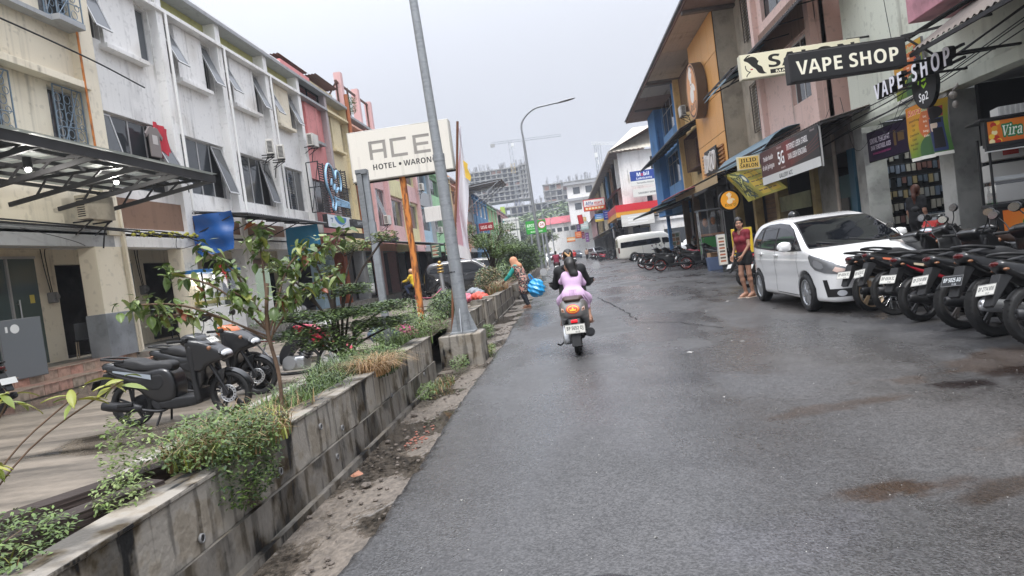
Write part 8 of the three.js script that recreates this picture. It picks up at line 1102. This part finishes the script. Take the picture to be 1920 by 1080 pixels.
tree('small bright green tree in the planter left of the woman with the bag', -2.55,-25,2.7,1.1,[L.fresh, L.mid, L.fresh],6500,.075, { trunk: .42, flat: .5 }); tree('bushy darker tree just behind the white notice board', -2.3,-33,2.15,1.2,[L.mid, L.dark, L.fresh],9000,.10, { trunk: .2, cl: 14 }); tree('leafy planter tree next after the notice board', -2.9,-45,2.1,1.4,[L.dark, L.mid],7000,.14, { trunk: .2 }); tree('planter tree before the green billboard', -3.1,-58,2.1,1.3,[L.mid, L.fresh],5000,.18, { trunk: .25 });
tree('tall dark tree at the far end of the street', -.5,-190,9.5,4.6,[L.dark, L.dark, L.mid],9000,.5, { trunk: .15, cl: 20, flat: .8 }); tree('second tall dark tree at the street end', 3.4,-200,9,4.5,[L.dark, L.mid],8000,.5, { trunk: .15, cl: 18, flat: .8 }); tree('yellowish green tree beyond the planter in the distance', -4.5,-150,7,3.2,[L.mid, L.pale],6000,.4, { trunk: .2, cl: 14 }); tree('broad tree behind the white hall', -9,-215,10,6,[L.dark, L.mid],8000,.6, { trunk: .15, cl: 18 });
tag(mesh('roof_shrub', [leafCloud(700, () => { const p = inBall([-11.2,11.6,-41],[.3,.55,.7]); return [...p, rr(.06,.14), mixC('mid', 'fresh')]; })], mk.leafV), 'green shrub sprouting from the roof edge of the salmon shophouse', 'shrub');
// ================= FAR BACKGROUND =================
const mHill = M([.05,.075,.03],.95);
struct('hill', grid(40,24, (u, v) => { const x = -130 + u * 220, z = -230 - v * 170; return [x, -1 + (24 + 5 * Math.sin(u * 9)) * Math.sin(Math.min(1, v * 1.5) * Math.PI / 2) * (.75 + .35 * fbm(u, v, 6,4,8)) * ss(1.0,.72, u) , z]; }), mHill);
massOf('hillside_forest', [leafCloud(26000, () => { const u = rr(.25,.85), v = rr(0,.75), x = -130 + u * 220, z = -230 - v * 170, y = -1 + (24 + 5 * Math.sin(u * 9)) * Math.sin(Math.min(1, v * 1.5) * Math.PI / 2) * (.75 + .35 * fbm(u, v, 6,4,8)) * ss(1.0,.72, u), q = fbm(u, v, 40,3,17); return [x + rr(-1,1), y + q * 7 + rr(-1,1.5), z, rr(.9,2.2), q > .52 ? mixC('mid', 'fresh') : mixC('dark', 'dark', 'mid')]; }, .8)]);
const mShell = M([.33,.32,.30],.9, { map: rep(tMottle, 9) }), mScaf = M([.16,.15,.14],.8);
function concreteShell(label, x0, x1, z, y0, y1, floors, cols, o = {}) {
const t = thing('unfinished_building', label, 'building', [0,0,0]), d = 16; reseed(x0 * 7 + 900);
for (let f = 0; f <= floors; f++) { const y = mixn(y0, y1, f / floors); mesh('floor_slab', [bb(x0 - .5, x1 + .5, y - .28, y + .22, z + .6, z - d)], mShell, t); }
for (let i = 0; i <= cols; i++) { const x = mixn(x0, x1, i / cols); for (const zz of [z, z - d * .5]) mesh('column', [bb(x - .35, x + .35, y0 - (o.leg ?? 0), y1, zz + .3, zz - .3)], mShell, t); }
mesh('core_wall', [bb(x0 + 2, x1 - 2, y0, y1, z - d * .45, z - d * .5)], M([.10,.10,.105],.9), t);
for (let f = 0; f < floors; f++) for (let i = 0; i < cols; i++) if (rnd() < (o.fill ?? .25)) { const y = mixn(y0, y1, f / floors), xa = mixn(x0, x1, i / cols); mesh('infill_wall', [bb(xa + .4, mixn(x0, x1, (i + 1) / cols) - .4, y + .22, y + (y1 - y0) / floors * rr(.4,.9), z - 1, z - 1.2)], rnd() < .3 ? cSalmon : mShell, t); }
const rb = []; for (let i = 0; i < cols * 3; i++) { const x = rr(x0, x1), h = rr(1,4.2); for (let k = 0; k < 4; k++) rb.push(beam([x + k * .3, y1, z - rr(0,9)],[x + k * .3 + rr(-.2,.2), y1 + h, z - 2],.09)); } mesh('rebar', rb, mScaf, t, { kind: 'stuff' }); return t;
}
concreteShell('tall unfinished concrete block with rebar on its roof, on the hill', -42,-17,-350,31,46.5,7,9); concreteShell('rounded end bay of the tall unfinished block', -16.5,-13.5,-352,31,47.5,7,2); concreteShell('long lower unfinished concrete building on the hill, right of the tall block', -26,16,-345,20,27,2,14, { leg: 8, fill: .35 }); concreteShell('upper storeys of the unfinished building at its right end', -6,24,-352,27,36,3,10, { fill: .6 });
{ const t = thing('tower_crane', 'tower crane with a long jib over the unfinished block', 'crane', [-19.3,0,-346]), g = [], Y = mk.galv, yl = M([.5,.33,.05],.6); const latt = (a, b, w, n) => { const o = []; for (let i = 0; i < n; i++) { const p = lerp3(a, b, i / n), q = lerp3(a, b, (i + 1) / n), s = i % 2 ? w : -w; if (Math.abs(b[1] - a[1]) > Math.abs(b[0] - a[0])) o.push(beam([p[0] - w, p[1], p[2]],[q[0] - w, q[1], q[2]],.16), beam([p[0] + w, p[1], p[2]],[q[0] + w, q[1], q[2]],.16), beam([p[0] - s, p[1], p[2]],[q[0] + s, q[1], q[2]],.1)); else o.push(beam([p[0], p[1], p[2]],[q[0], q[1], q[2]],.18), beam([p[0], p[1] + w * 2, p[2]],[q[0], q[1] + w * 2, q[2]],.14), beam([p[0], p[1] + (i % 2 ? 0 : w * 2), p[2]],[q[0], q[1] + (i % 2 ? w * 2 : 0), q[2]],.1)); } return o; };
mesh('mast', latt([0,30,0],[0,59,0],.7,18), Y, t, { kind: 'stuff' }); mesh('mast_base', latt([0,14,0],[0,30,0],.9,8), M([.06,.10,.25],.6), t, { kind: 'stuff' }); mesh('mast_collar', latt([0,43,.3],[0,48,.3],.9,4), yl, t, { kind: 'stuff' }); mesh('jib', latt([-9,58.3,0],[25,57.6,0],.5,26), Y, t, { kind: 'stuff' }); mesh('counterweight', [bb(-9.5,-7.5,57,58.5,-.6,.6)], mShell, t); mesh('cab', [bb(.5,1.8,56,57.6,-.6,.6)], mk.white, t);
const c = thing('tower_crane', 'second pale crane jib low over the roofs on the right', 'crane', [17,0,-300]); mesh('jib', latt([0,45,0],[10,43.6,0],.45,12), mk.white, c, { kind: 'stuff' }); mesh('mast', latt([3,20,0],[3,45,0],.5,14), Y, c, { kind: 'stuff' }); const a = thing('radio_mast', 'thin lattice radio mast beside the pale crane', 'mast', [15.3,0,-250]); mesh('mast', latt([0,10,0],[0,37.5,0],.35,26), Y, a, { kind: 'stuff' }); mesh('antenna', [bb(-.5,.5,33,34.6,-.3,.3), bb(.3,.6,30.5,32,0,.3)], mk.white, a); }
{ const t = thing('hall', 'long white hall with a pale red roof at the end of the street', 'building', [0,0,-180]); mesh('wall', [bb(-5,8,0,9.2,0,-8)], cWhite, t); mesh('roof', [extr([[.6,9.1],[-4,11],[-8.6,9.1]],14).rotateY(-Math.PI / 2).translate(1.5,0,0)], M([.5,.10,.12],.7, { map: tm3 }), t); for (let i = 0; i < 7; i++) mesh('window', [bb(-4.4 + i * 1.7,-3.2 + i * 1.7,7.0,8.0,.04,0)], mk.pane, t);
const b = thing('apartment_building', 'white two-storey block high behind the right row', 'building', [0,0,-172]); mesh('wall', [bb(2.6,20,8,17.4,0,-9)], cWhite, b); mesh('roof_slab', [bb(1.8,20.5,17.4,18,.8,-9), bb(2,20,13.6,14.2,.7,0)], cGreyB, b); for (let r = 0; r < 2; r++) for (let i = 0; i < 4; i++) { const w = mesh('window', [bb(4 + i * 3,5.6 + i * 3,11.4 + r * 3.8,13 + r * 3.8,.06,0)], mk.paneGrey, b); } }
{ const t = thing('lean_to_roof', 'dark lean-to roof on thin struts high on the left row', 'roof', [-11,0,-88]); mesh('roof_sheet', [grid(12,2, (u, v) => [-.5 + u * 5.2,10.9 + u * .35,3 - v * 8])], mTin, t); mesh('strut', [0,2,4,6].flatMap(k => [beam([0,8,3 - k * 1.2],[4.4,11.1,3 - k * 1.2],.09), beam([-.4,10.7,3 - k * 1.2],[4.6,11.1,3 - k * 1.2],.09)]), mk.galv, t); const b = thing('pale_tower', 'pale building end with a yellow green strip beyond the left row', 'building', [-9,0,-165]); mesh('wall', [bb(-10,-4.4,0,13,0,-10)], cWhite, b); mesh('green_strip', [bb(-4.4,-3.4,0,14,.2,-1)], M([.35,.5,.08],.7), b); mesh('red_eave', [bb(-10,-4.3,13,13.4,.6,-10)], mTinRed, b); }
// ================= SMALL THINGS =================
reseed(71);
for (const [p0, p1, w, l] of [[[-2.95,.50,-2.6],[-2.25,.52,-3.75],.13, 'dark weathered timber beam lying on the planter, the longer back one'],[[-2.62,.5,-2.3],[-2.12,.53,-3.3],.12, 'dark weathered timber beam lying on the planter, nearest the wall edge'],[[-3.1,.44,-2.3],[-2.6,.46,-2.95],.11, 'short dark timber beam end at the lower left']]) tag(mesh('timber_beam', [beam(p0, p1, w, w * .85)], M([.055,.038,.032],.8, { map: rep(tWood, .8), bumpMap: rep(tWood, .5), bumpScale: .01 })), l, 'timber beam');
tag(mesh('rubber_pot', [T(new THREE.TorusGeometry(.13,.05,10,26),-2.06,.60,-4.35, Math.PI / 2)], mk.rubber), 'black rubber ring pot on the planter edge', 'pot');
for (let i = 0; i < 6; i++) { const g = bb(-.05,.05,-.02,.03,-.04,.04,.012); g.rotateY(rr(0,3)); g.rotateX(rr(-.3,.3)); g.translate(-2.15 + rr(-.2,.12),.56,-4.1 + rr(-.35,.3)); tag(mesh('brick_fragment', [g], M([.42,.15,.07],.85, { map: tm3 })), 'broken orange brick fragment among the dry grass', 'brick', 'brick fragments on the planter'); }
tag(mesh('fallen_leaf', [grid(4,4, (u, v) => [-1.72 + (u - .5) * .1 * Math.sin(v * 3.14),.0 + .02 * Math.sin(u * 3),-5.0 - v * .12])], M([.35,.16,.10],.7, { side: THREE.DoubleSide })), 'curled brown leaf in the gutter by the wall foot', 'leaf');
{ const gs = []; reseed(90); for (let i = 0; i < 420; i++) { const z = -rr(2.4,16), s = rr(.006,.02) * (rnd() < .05 ? 2.4 : 1), g = new THREE.IcosahedronGeometry(s, 0); g.scale(1,.6,1.2); g.rotateY(rr(0,3)); g.translate(mixn(-1.85,-1.2, rnd() ** .7),-.045 + s * .2, z); gs.push(g); } const r = mesh('gutter_rubble', gs, mottM([.15,.125,.105])); r.userData.kind = 'stuff'; const g2 = []; for (let i = 0; i < 28; i++) { const s = rr(.008,.02), g = new THREE.IcosahedronGeometry(s, 0); g.scale(1,.5,1.3); g.translate(-1.5 + rr(-.08,.08),-.05,-6.2 + rr(-.5,.5)); g2.push(g); } const q = mesh('brick_crumbs', g2, M([.26,.10,.07],.8)); q.userData.kind = 'stuff'; }
for (const [x, y, z, c, l] of [[-2.62,.56,-10.6,[.62,.05,.25], 'crumpled bright pink cloth heap on the planter'],[-2.8,.60,-10.2,[.07,.1,.14], 'crumpled dark blue cloth heap beside the pink one'],[-2.72,.62,-10.9,[.62,.58,.58], 'crumpled white cloth heap behind the pink one'],[-2.35,.6,-18.3,[.55,.08,.05], 'red plastic bag heap on the planter near the black car'],[-2.75,.6,-18.6,[.6,.15,.2], 'pink plastic bag beside the red one'],[-2.55,.7,-19,[.2,.22,.24], 'grey plastic bag on top of the bag heap'],[-12.2,.62,-29.5,[.02,.02,.02], 'black rubbish bag before the shop column'],[-11.8,.55,-30.4,[.7,.7,.72], 'white plastic bag on the black rubbish bag']]) tag(mesh('cloth_heap', [blob([{ c: [x, y, z], r: [.2,.12,.2], k: .05 }, { c: [x + .14, y - .04, z + .1], r: [.16,.1,.14], k: .05 }],.02,.05, (a, b, d, e) => e + .02 * Math.sin(a * 40 + d * 31) * Math.sin(b * 37 + d * 23))], P(c, .5)), l, /bag/.test(l) ? 'bag' : 'cloth');
{ // rope barrier posts
for (const [x, z, m, l] of [[-4.1,-19.4, M([.35,.13,.06],.7), 'rusty barrier post with a white bucket foot'],[-3.9,-17.6, mk.blackPl, 'black barrier post of the rope fence'],[-3.8,-21.4, mk.alu, 'silver barrier post with a blue foot']]) { const t = thing('barrier_post', l, 'post', [x, 0, z]); mesh('post', [bar([0,0,0],[0,.95,0],.035)], m, t); mesh('foot', [T(lathe([[.001,0],[.12,0],[.14,.24],[.10,.24],[.1,.05]],16),0,0,0)], /white/.test(l) ? mk.white : mk.greyPl, t); }
tag(mesh('barrier_rope', [tube([[-4.1,.85,-19.4],[-4.0,.7,-18.5],[-3.9,.85,-17.6]],.014,14,5), tube([[-3.9,.85,-17.6],[-3.85,.68,-19.6],[-3.8,.88,-21.4]],.014,14,5)], M([.45,.08,.15],.6)), 'pink rope slung between the barrier posts', 'rope'); }
for (const [x, z, c, l] of [[-4.6,-26.5,[.35,.42,.5], 'pale blue paint bucket by the black car wheel'],[-3.3,-17.0,[.55,.5,.45], 'cream bucket at the foot of the rope fence']]) { const t = thing('bucket', l, 'bucket', [x, 0, z]); mesh('body', [lathe([[.001,0],[.13,0],[.16,.33],[.168,.33],[.168,.30],[.14,.02]],18)], M(c, .5), t); mesh('handle', [tube([[.16,.3,0],[.1,.38,.02],[-.1,.38,.02],[-.16,.3,0]],.006,12,5)], mk.darkMetal, t); }
// left shops: chair, bucket, grey board, awning, tarps, display case, air conditioners, laundry, flag
{ const t = thing('plastic_chair', 'black perforated plastic chair with light legs outside the dark doorway', 'chair', [-12.2,.4,-16.9],.5); mesh('backrest', [grid(6,6, (u, v) => [(u - .5) * .42,.45 + v * .42,-.2 - .05 * v + .03 * Math.cos(u * 3.14)])], M([.02,.02,.02],.4, { side: THREE.DoubleSide }), t); mesh('seat', [bb(-.21,.21,.42,.45,-.2,.2,.012)], mk.blackPl, t); for (const [x, z] of [[-.18,-.18],[.18,-.18],[-.18,.18],[.18,.18]]) mesh('leg', [bar([x, 0, z],[x * .9,.42, z * .9],.014)], M([.5,.4,.28],.5), t);
const b = thing('storage_bucket', 'white and violet bucket beside the black chair', 'bucket', [-12.1,.4,-17.9]); mesh('body', [lathe([[.001,0],[.15,0],[.17,.36],[.18,.36],[.17,.33]],18)], mk.white, b); mesh('handle', [tube([[.17,.3,0],[.2,.1,0],[.0,.05,.17]],.012,10,5)], M([.1,.06,.3],.5), b); }
signBox('grey board with a white circle mark leaning at the left edge', [-10.9,.95,-13.3],.85,1.2,.05, Math.PI / 2 - .3, (x, w, h) => { bg(x, w, h, '#70757a'); x.fillStyle = '#e8eaea'; x.beginPath(); x.arc(w * .35, h * .15, w * .11,0,7); x.fill(); x.fillRect(w * .12, h * .1, w * .06, h * .1); }, { px: 128, m: mottM([.2,.21,.22],.6) });
awning('corrugated dark awning with blue edge over the food display on the left row', 20.5,27.6,-10.85,4.12,-9.15,3.85, mZinc, { brace: 1 });
const tarpM = P([.012,.10,.36],.4, { side: THREE.DoubleSide, transmission: .25, thickness: 0 });
tag(mesh('tarp', [grid(12,14, (u, v) => [-10.85 + u * 1.25 - .1 * (1 - v) * u, 2.72 + v * 1.25 + .12 * u * (1 - v),-20.5 + .05 * Math.sin(u * 8 + v * 5) - .04 * Math.sin(v * 11)])], tarpM), 'bright blue tarpaulin hung at the near end of the left awning', 'tarpaulin'); tag(mesh('tarp', [grid(12,10, (u, v) => [-10.6 + u * 1.3,2.5 + v * 1.3,-26.9 + .05 * Math.sin(u * 9 + v * 4)])], P([.03,.25,.45],.5, { side: THREE.DoubleSide })), 'lighter blue tarpaulin at the far end of the left awning', 'tarpaulin');
{ const t = thing('display_case', 'glass food display case with a blue top edge, lit inside, under the left awning', 'display case', [-10.75,.36,-21.0], Math.PI / 2); mesh('base', [bb(-1.2,1.2,0,.85,-.35,.3,.01)], mk.white, t); mesh('glass', [bb(-1.18,1.18,.87,1.85,.28,.285), bb(-1.185,-1.18,.87,1.85,-.33,.28)], mk.clear, t); for (const x of [-1.2,-.4,.4,1.17]) mesh('frame_post', [bb(x, x + .035,.85,1.9,.27,.305)], mk.blackPl, t); mesh('top', [bb(-1.25,1.25,1.88,1.98,-.38,.33,.01)], M([.03,.16,.4],.4), t); mesh('back_panel', [bb(-1.2,1.2,.85,1.88,-.36,-.33)], mk.white, t); mesh('food_tray', [bb(-1,-.2,.95,1.05,-.2,.2,.02), bb(.1,.9,1.0,1.1,-.2,.2,.02)], M([.35,.3,.08],.6), t);
for (const x of [-.8,.1]) { mesh('bulb', [sph(x, 1.76,0,.05)], M([.9,.9,.85],.3, { emissive: lin(1,.96,.85), emissiveIntensity: 2.5 }), t); const l = new THREE.PointLight(new THREE.Color(1,.95,.85),0.35,6); l.castShadow = true; l.position.set(-10.75 + .0,.36 + 1.68,-21.0 - x); scene.add(l); } }
for (const [x, y, a] of [[-8.9,4.05,11.6],[-8.9,4.07,14.0]]) { const t = thing('canopy_lamp', a < 12 ? 'lit downlight bulb in a black can under the steel canopy, left one' : 'lit downlight bulb in a black can under the steel canopy, right one', 'lamp', [x, y, -a]); mesh('can', [bar([0,.02,0],[0,.2,0],.075,.07,16)], mk.blackPl, t); mesh('bulb', [sph(0,-.01,0,.05,.04)], M([.9,.9,.9],.3, { emissive: lin(1,.98,.95), emissiveIntensity: 6 }), t); const l = new THREE.PointLight(new THREE.Color(1,.97,.92),2.5,8); l.castShadow = true; l.position.set(x, y - .09,-a); scene.add(l); }
acUnit(-1,-10.78,15.5,3.56, 'weathered cream air conditioner over the shop column, nearest on the left row', { m: mottM([.45,.40,.32],.6), w: .95 }); acUnit(-1,-10.85,26.3,6.55, 'white air conditioner high on the white shophouse, left of a pair', { yaw: .4 }); acUnit(-1,-10.85,27.3,6.5, 'white air conditioner high on the white shophouse, right of a pair', { yaw: .4 }); acUnit(-1,-10.8,31.2,7.6, 'white air conditioner by the pink louvres'); acUnit(-1,-10.85,38.2,6.9, 'white air conditioner on the cream yellow front'); acUnit(-1,-10.7,29.9,3.6, 'air conditioner beside the emblem sign board'); for (let i = 0; i < 7; i++) acUnit(-1,-10.8,43 + i * 6.3,4.6 + (i % 3) * 1.6,['first', 'second', 'third', 'fourth', 'fifth', 'sixth', 'seventh'][i] + ' air conditioner along the coloured fronts past the hotel sign');
{ const t = thing('hanging_shirt', 'grey and black T-shirt on a hanger at the open white window', 'shirt', [-10.75,5.5,-18.9], Math.PI / 2); mesh('shirt_cloth', [extr([[-.24,0],[.24,0],[.25,.62],[.36,.5],[.42,.6],[.2,.82],[.08,.84],[0,.8],[-.08,.84],[-.2,.82],[-.42,.6],[-.36,.5],[-.25,.62]],.05,.015)], clothM([.22,.19,.18]), t); mesh('print', [bb(-.12,.12,.35,.6,.026,.03)], M([.5,.47,.45],.8), t); const r = thing('hanging_towel', 'red cloth hanging behind the grey T-shirt', 'towel', [-10.85,5.6,-19.5], Math.PI / 2); mesh('towel_cloth', [grid(8,10, (u, v) => [(u - .5) * .7 + .05 * Math.sin(v * 6), v * .95 - .1 * u, .04 * Math.sin(u * 12)])], clothM([.5,.03,.05]), r); }
{ const t = thing('small_flag', 'small red and white flag drooping beside the blue tarpaulin', 'flag', [-10.3,1.4,-20.6]); mesh('stick', [bar([0,0,0],[-.05,1.3,0],.01)], mk.alu, t); mesh('red_cloth', [grid(5,5, (u, v) => [u * .2,.95 - u * .45 + v * .28,.03 * Math.sin(u * 7)])], clothM([.5,.02,.04]), t); mesh('white_cloth', [grid(5,5, (u, v) => [u * .2 - .01,.68 - u * .42 + v * .27,.03 * Math.sin(u * 7) + .004])], clothM([.75,.72,.74]), t); }
{ const t = thing('stall_table', 'small table with a patterned cloth and jars in the food shop opening', 'table', [-12.5,.36,-22.2]); mesh('tablecloth', [bb(-.3,.3,.62,.78,-.5,.5,.02)], M(0xffffff, .8, { map: rep(tex(64, (u, v) => vnoise(u * 9, v * 9,9,9,2) > .5 ? [.5,.15,.18] : [.5,.45,.42]),.5) }), t); for (const [x, z] of [[-.25,-.45],[.25,-.45],[-.25,.45],[.25,.45]]) mesh('leg', [bar([x, 0, z],[x, .62, z],.02)], mk.darkMetal, t); const j = thing('jar', 'green yellow plastic jar on the patterned table', 'jar', [-12.45,1.14,-22.35]); mesh('body', [lathe([[.001,0],[.09,0],[.1,.2],[.08,.26],[.001,.27]],14)], P([.35,.5,.08],.3), j); }
// right: food cart, boards, bin, cables, camera
{ const t = thing('food_cart', 'green food cart with a glass cabinet among the parked motorbikes', 'food cart', [6.7,.0,-32.6],-.1); mesh('base', [bb(-.55,.55,.55,1.3,-.35,.35,.01)], M([.05,.25,.06],.5), t); mesh('glass', [bb(-.55,.55,1.32,2.4,.34,.345), bb(-.55,-.545,1.32,2.4,-.34,.34)], mk.clear, t); mesh('cart_frame', [[-.55,.35],[.55,.35],[-.55,-.35],[.55,-.35]].map(([x, z]) => bb(x - .02, x + .02,.1,2.5, z - .02, z + .02)), mk.alumFrame, t); mesh('top', [bb(-.62,.62,2.48,2.54,-.42,.42)], mk.galv, t); mesh('hanging_food', [sph(-.25,1.95,0,.12,.2,.1), sph(.1,2.0,0,.1,.18,.1), bb(-.5,.5,1.35,1.45,-.25,.25,.02)], M([.4,.18,.08],.5), t); mesh('wheel', [T(disc(.22,.05),-.4,.24,.4, Math.PI / 2), T(disc(.22,.05),.4,.24,.4, Math.PI / 2)], mk.rubber, t); }
signBox('yellow menu A-board behind the woman in maroon', [4.85,1.0,-19.8],.55,.95,.05,-.1, (x, w, h) => { bg(x, w, h, '#e8c22a'); txt(x, 'PANGKAS', w / 2, h * .14, h * .12, '#a02418', { fit: w * .8 }); for (let i = 0; i < 6; i++) { x.fillStyle = '#4a3a18'; x.fillRect(w * .12, h * (.28 + i * .11), w * .7, h * .05); } }, { px: 128, m: M([.6,.45,.05],.5) }); signBox('white price board standing left of the yellow A-board', [4.3,.95,-19.9],.26,.85,.04,.15, (x, w, h) => { bg(x, w, h, '#ddd8cc'); for (let i = 0; i < 8; i++) { x.fillStyle = i % 2 ? '#b0684a' : '#6a625a'; x.fillRect(w * .15, h * (.08 + i * .11), w * .7, h * .06); } }, { px: 96, m: mk.alumFrame });
{ const t = thing('bin', 'blue grey plastic bin with a cardboard box on it by the motorbikes', 'bin', [5.75,0,-28.2]); mesh('body', [extr([[-.24,0],[.24,0],[.28,.52],[-.28,.52]],.45,.02)], M([.10,.14,.24],.5), t); const b = thing('cardboard_box', 'brown cardboard box on top of the blue grey bin', 'box', [5.75,.53,-28.2],.2); mesh('box_body', [bb(-.2,.2,0,.16,-.18,.18,.006)], M([.36,.22,.12],.8), b); mesh('flap', [bb(-.2,.2,.16,.17,.18,.3)], M([.36,.22,.12],.8), b); }
for (const [x, z, l] of [[9.0,-58, 'grey menu stand with pictures beside the cream van, left one'],[10.2,-57.5, 'grey menu stand with pictures beside the cream van, right one']]) signBox(l, [x, 1.2, z],.8,1.5,.1,.1, (c, w, h) => { bg(c, w, h, '#b8b4a8'); for (let i = 0; i < 8; i++) { c.fillStyle = ['#7a5a3a', '#5a6a50', '#a87a5a'][i % 3]; c.fillRect(w * (.1 + .42 * (i % 2)), h * (.06 + .23 * Math.floor(i / 2)), w * .36, h * .18); } }, { px: 96, m: mk.alumFrame });
{ const c = []; reseed(33); for (let i = 0; i < 6; i++) { const y = 3.5 + rr(0,.5), d = rr(.05,.5); c.push(tube([[7.35, y + .9,-6],[7.2, y + .25,-11],[7.25, y - d * .4,-14.8],[7.3, y - d * .7,-18],[7.3, y - .5,-24],[7.4, y - .1,-31]], rr(.006,.016),40,5)); } for (let i = 0; i < 8; i++) { const a = rr(12,24); c.push(tube([[7.35, rr(3.2,4.4),-a],[7.2, rr(2.9,3.6),-a - 1],[7.35, rr(3.0,4.6),-a - rr(1.5,3)]],.006,16,4)); } c.push(tube([[7.45,9,-15.9],[7.4,6.5,-15.95],[7.42,4.4,-15.7]],.008,14,4)); const r = mesh('cable_bundle', c, mk.cable); r.userData.kind = 'stuff'; }
{ const t = thing('security_camera', 'small white security camera on the beam above the phone shop', 'camera', [7.35,3.35,-13.6]); mesh('dome', [sph(0,0,0,.07)], mottM([.5,.45,.4],.4), t); mesh('arm', [bar([0,.05,0],[.12,.2,0],.025), sph(.0,-.18,.05,.05,.07,.05)], mottM([.5,.45,.4],.4), t); }
{ const t = thing('motorcycle_dash', 'black curved dash cowl of the camera bike at the bottom edge', 'dashboard'); mesh('cowl', [T(sph(0,0,0,.10,.035,.16,26),-.004,1.052,-.62)], M([.02,.02,.022],.35), t); mesh('red_lamp', [sph(.022,1.086,-.62,.0035)], M([.8,.05,.08],.3, { emissive: lin(.8,.03,.05), emissiveIntensity: 1.5 }), t); }
{ const t = thing('tube_lamp', 'lit fluorescent tube under the phone shop ceiling', 'lamp', [8.7,3.3,-16.4]); mesh('tube', [bar([0,0,-.6],[0,0,.6],.018)], M([.9,.9,.9],.3, { emissive: lin(.95,1,1), emissiveIntensity: 6 }), t); mesh('fitting', [bb(-.03,.03,.02,.08,-.62,.62)], mk.white, t); const l = new THREE.PointLight(new THREE.Color(.95,1,1),2.2,10); l.castShadow = true; l.position.set(8.7,3.22,-16.4); scene.add(l); }
awning('low corrugated tin awning with hanging menu boards before the rose and yellow fronts', 38,53,-10.9,3.6,-7.1,2.95, mZinc);
renderer.render(scene, camera);
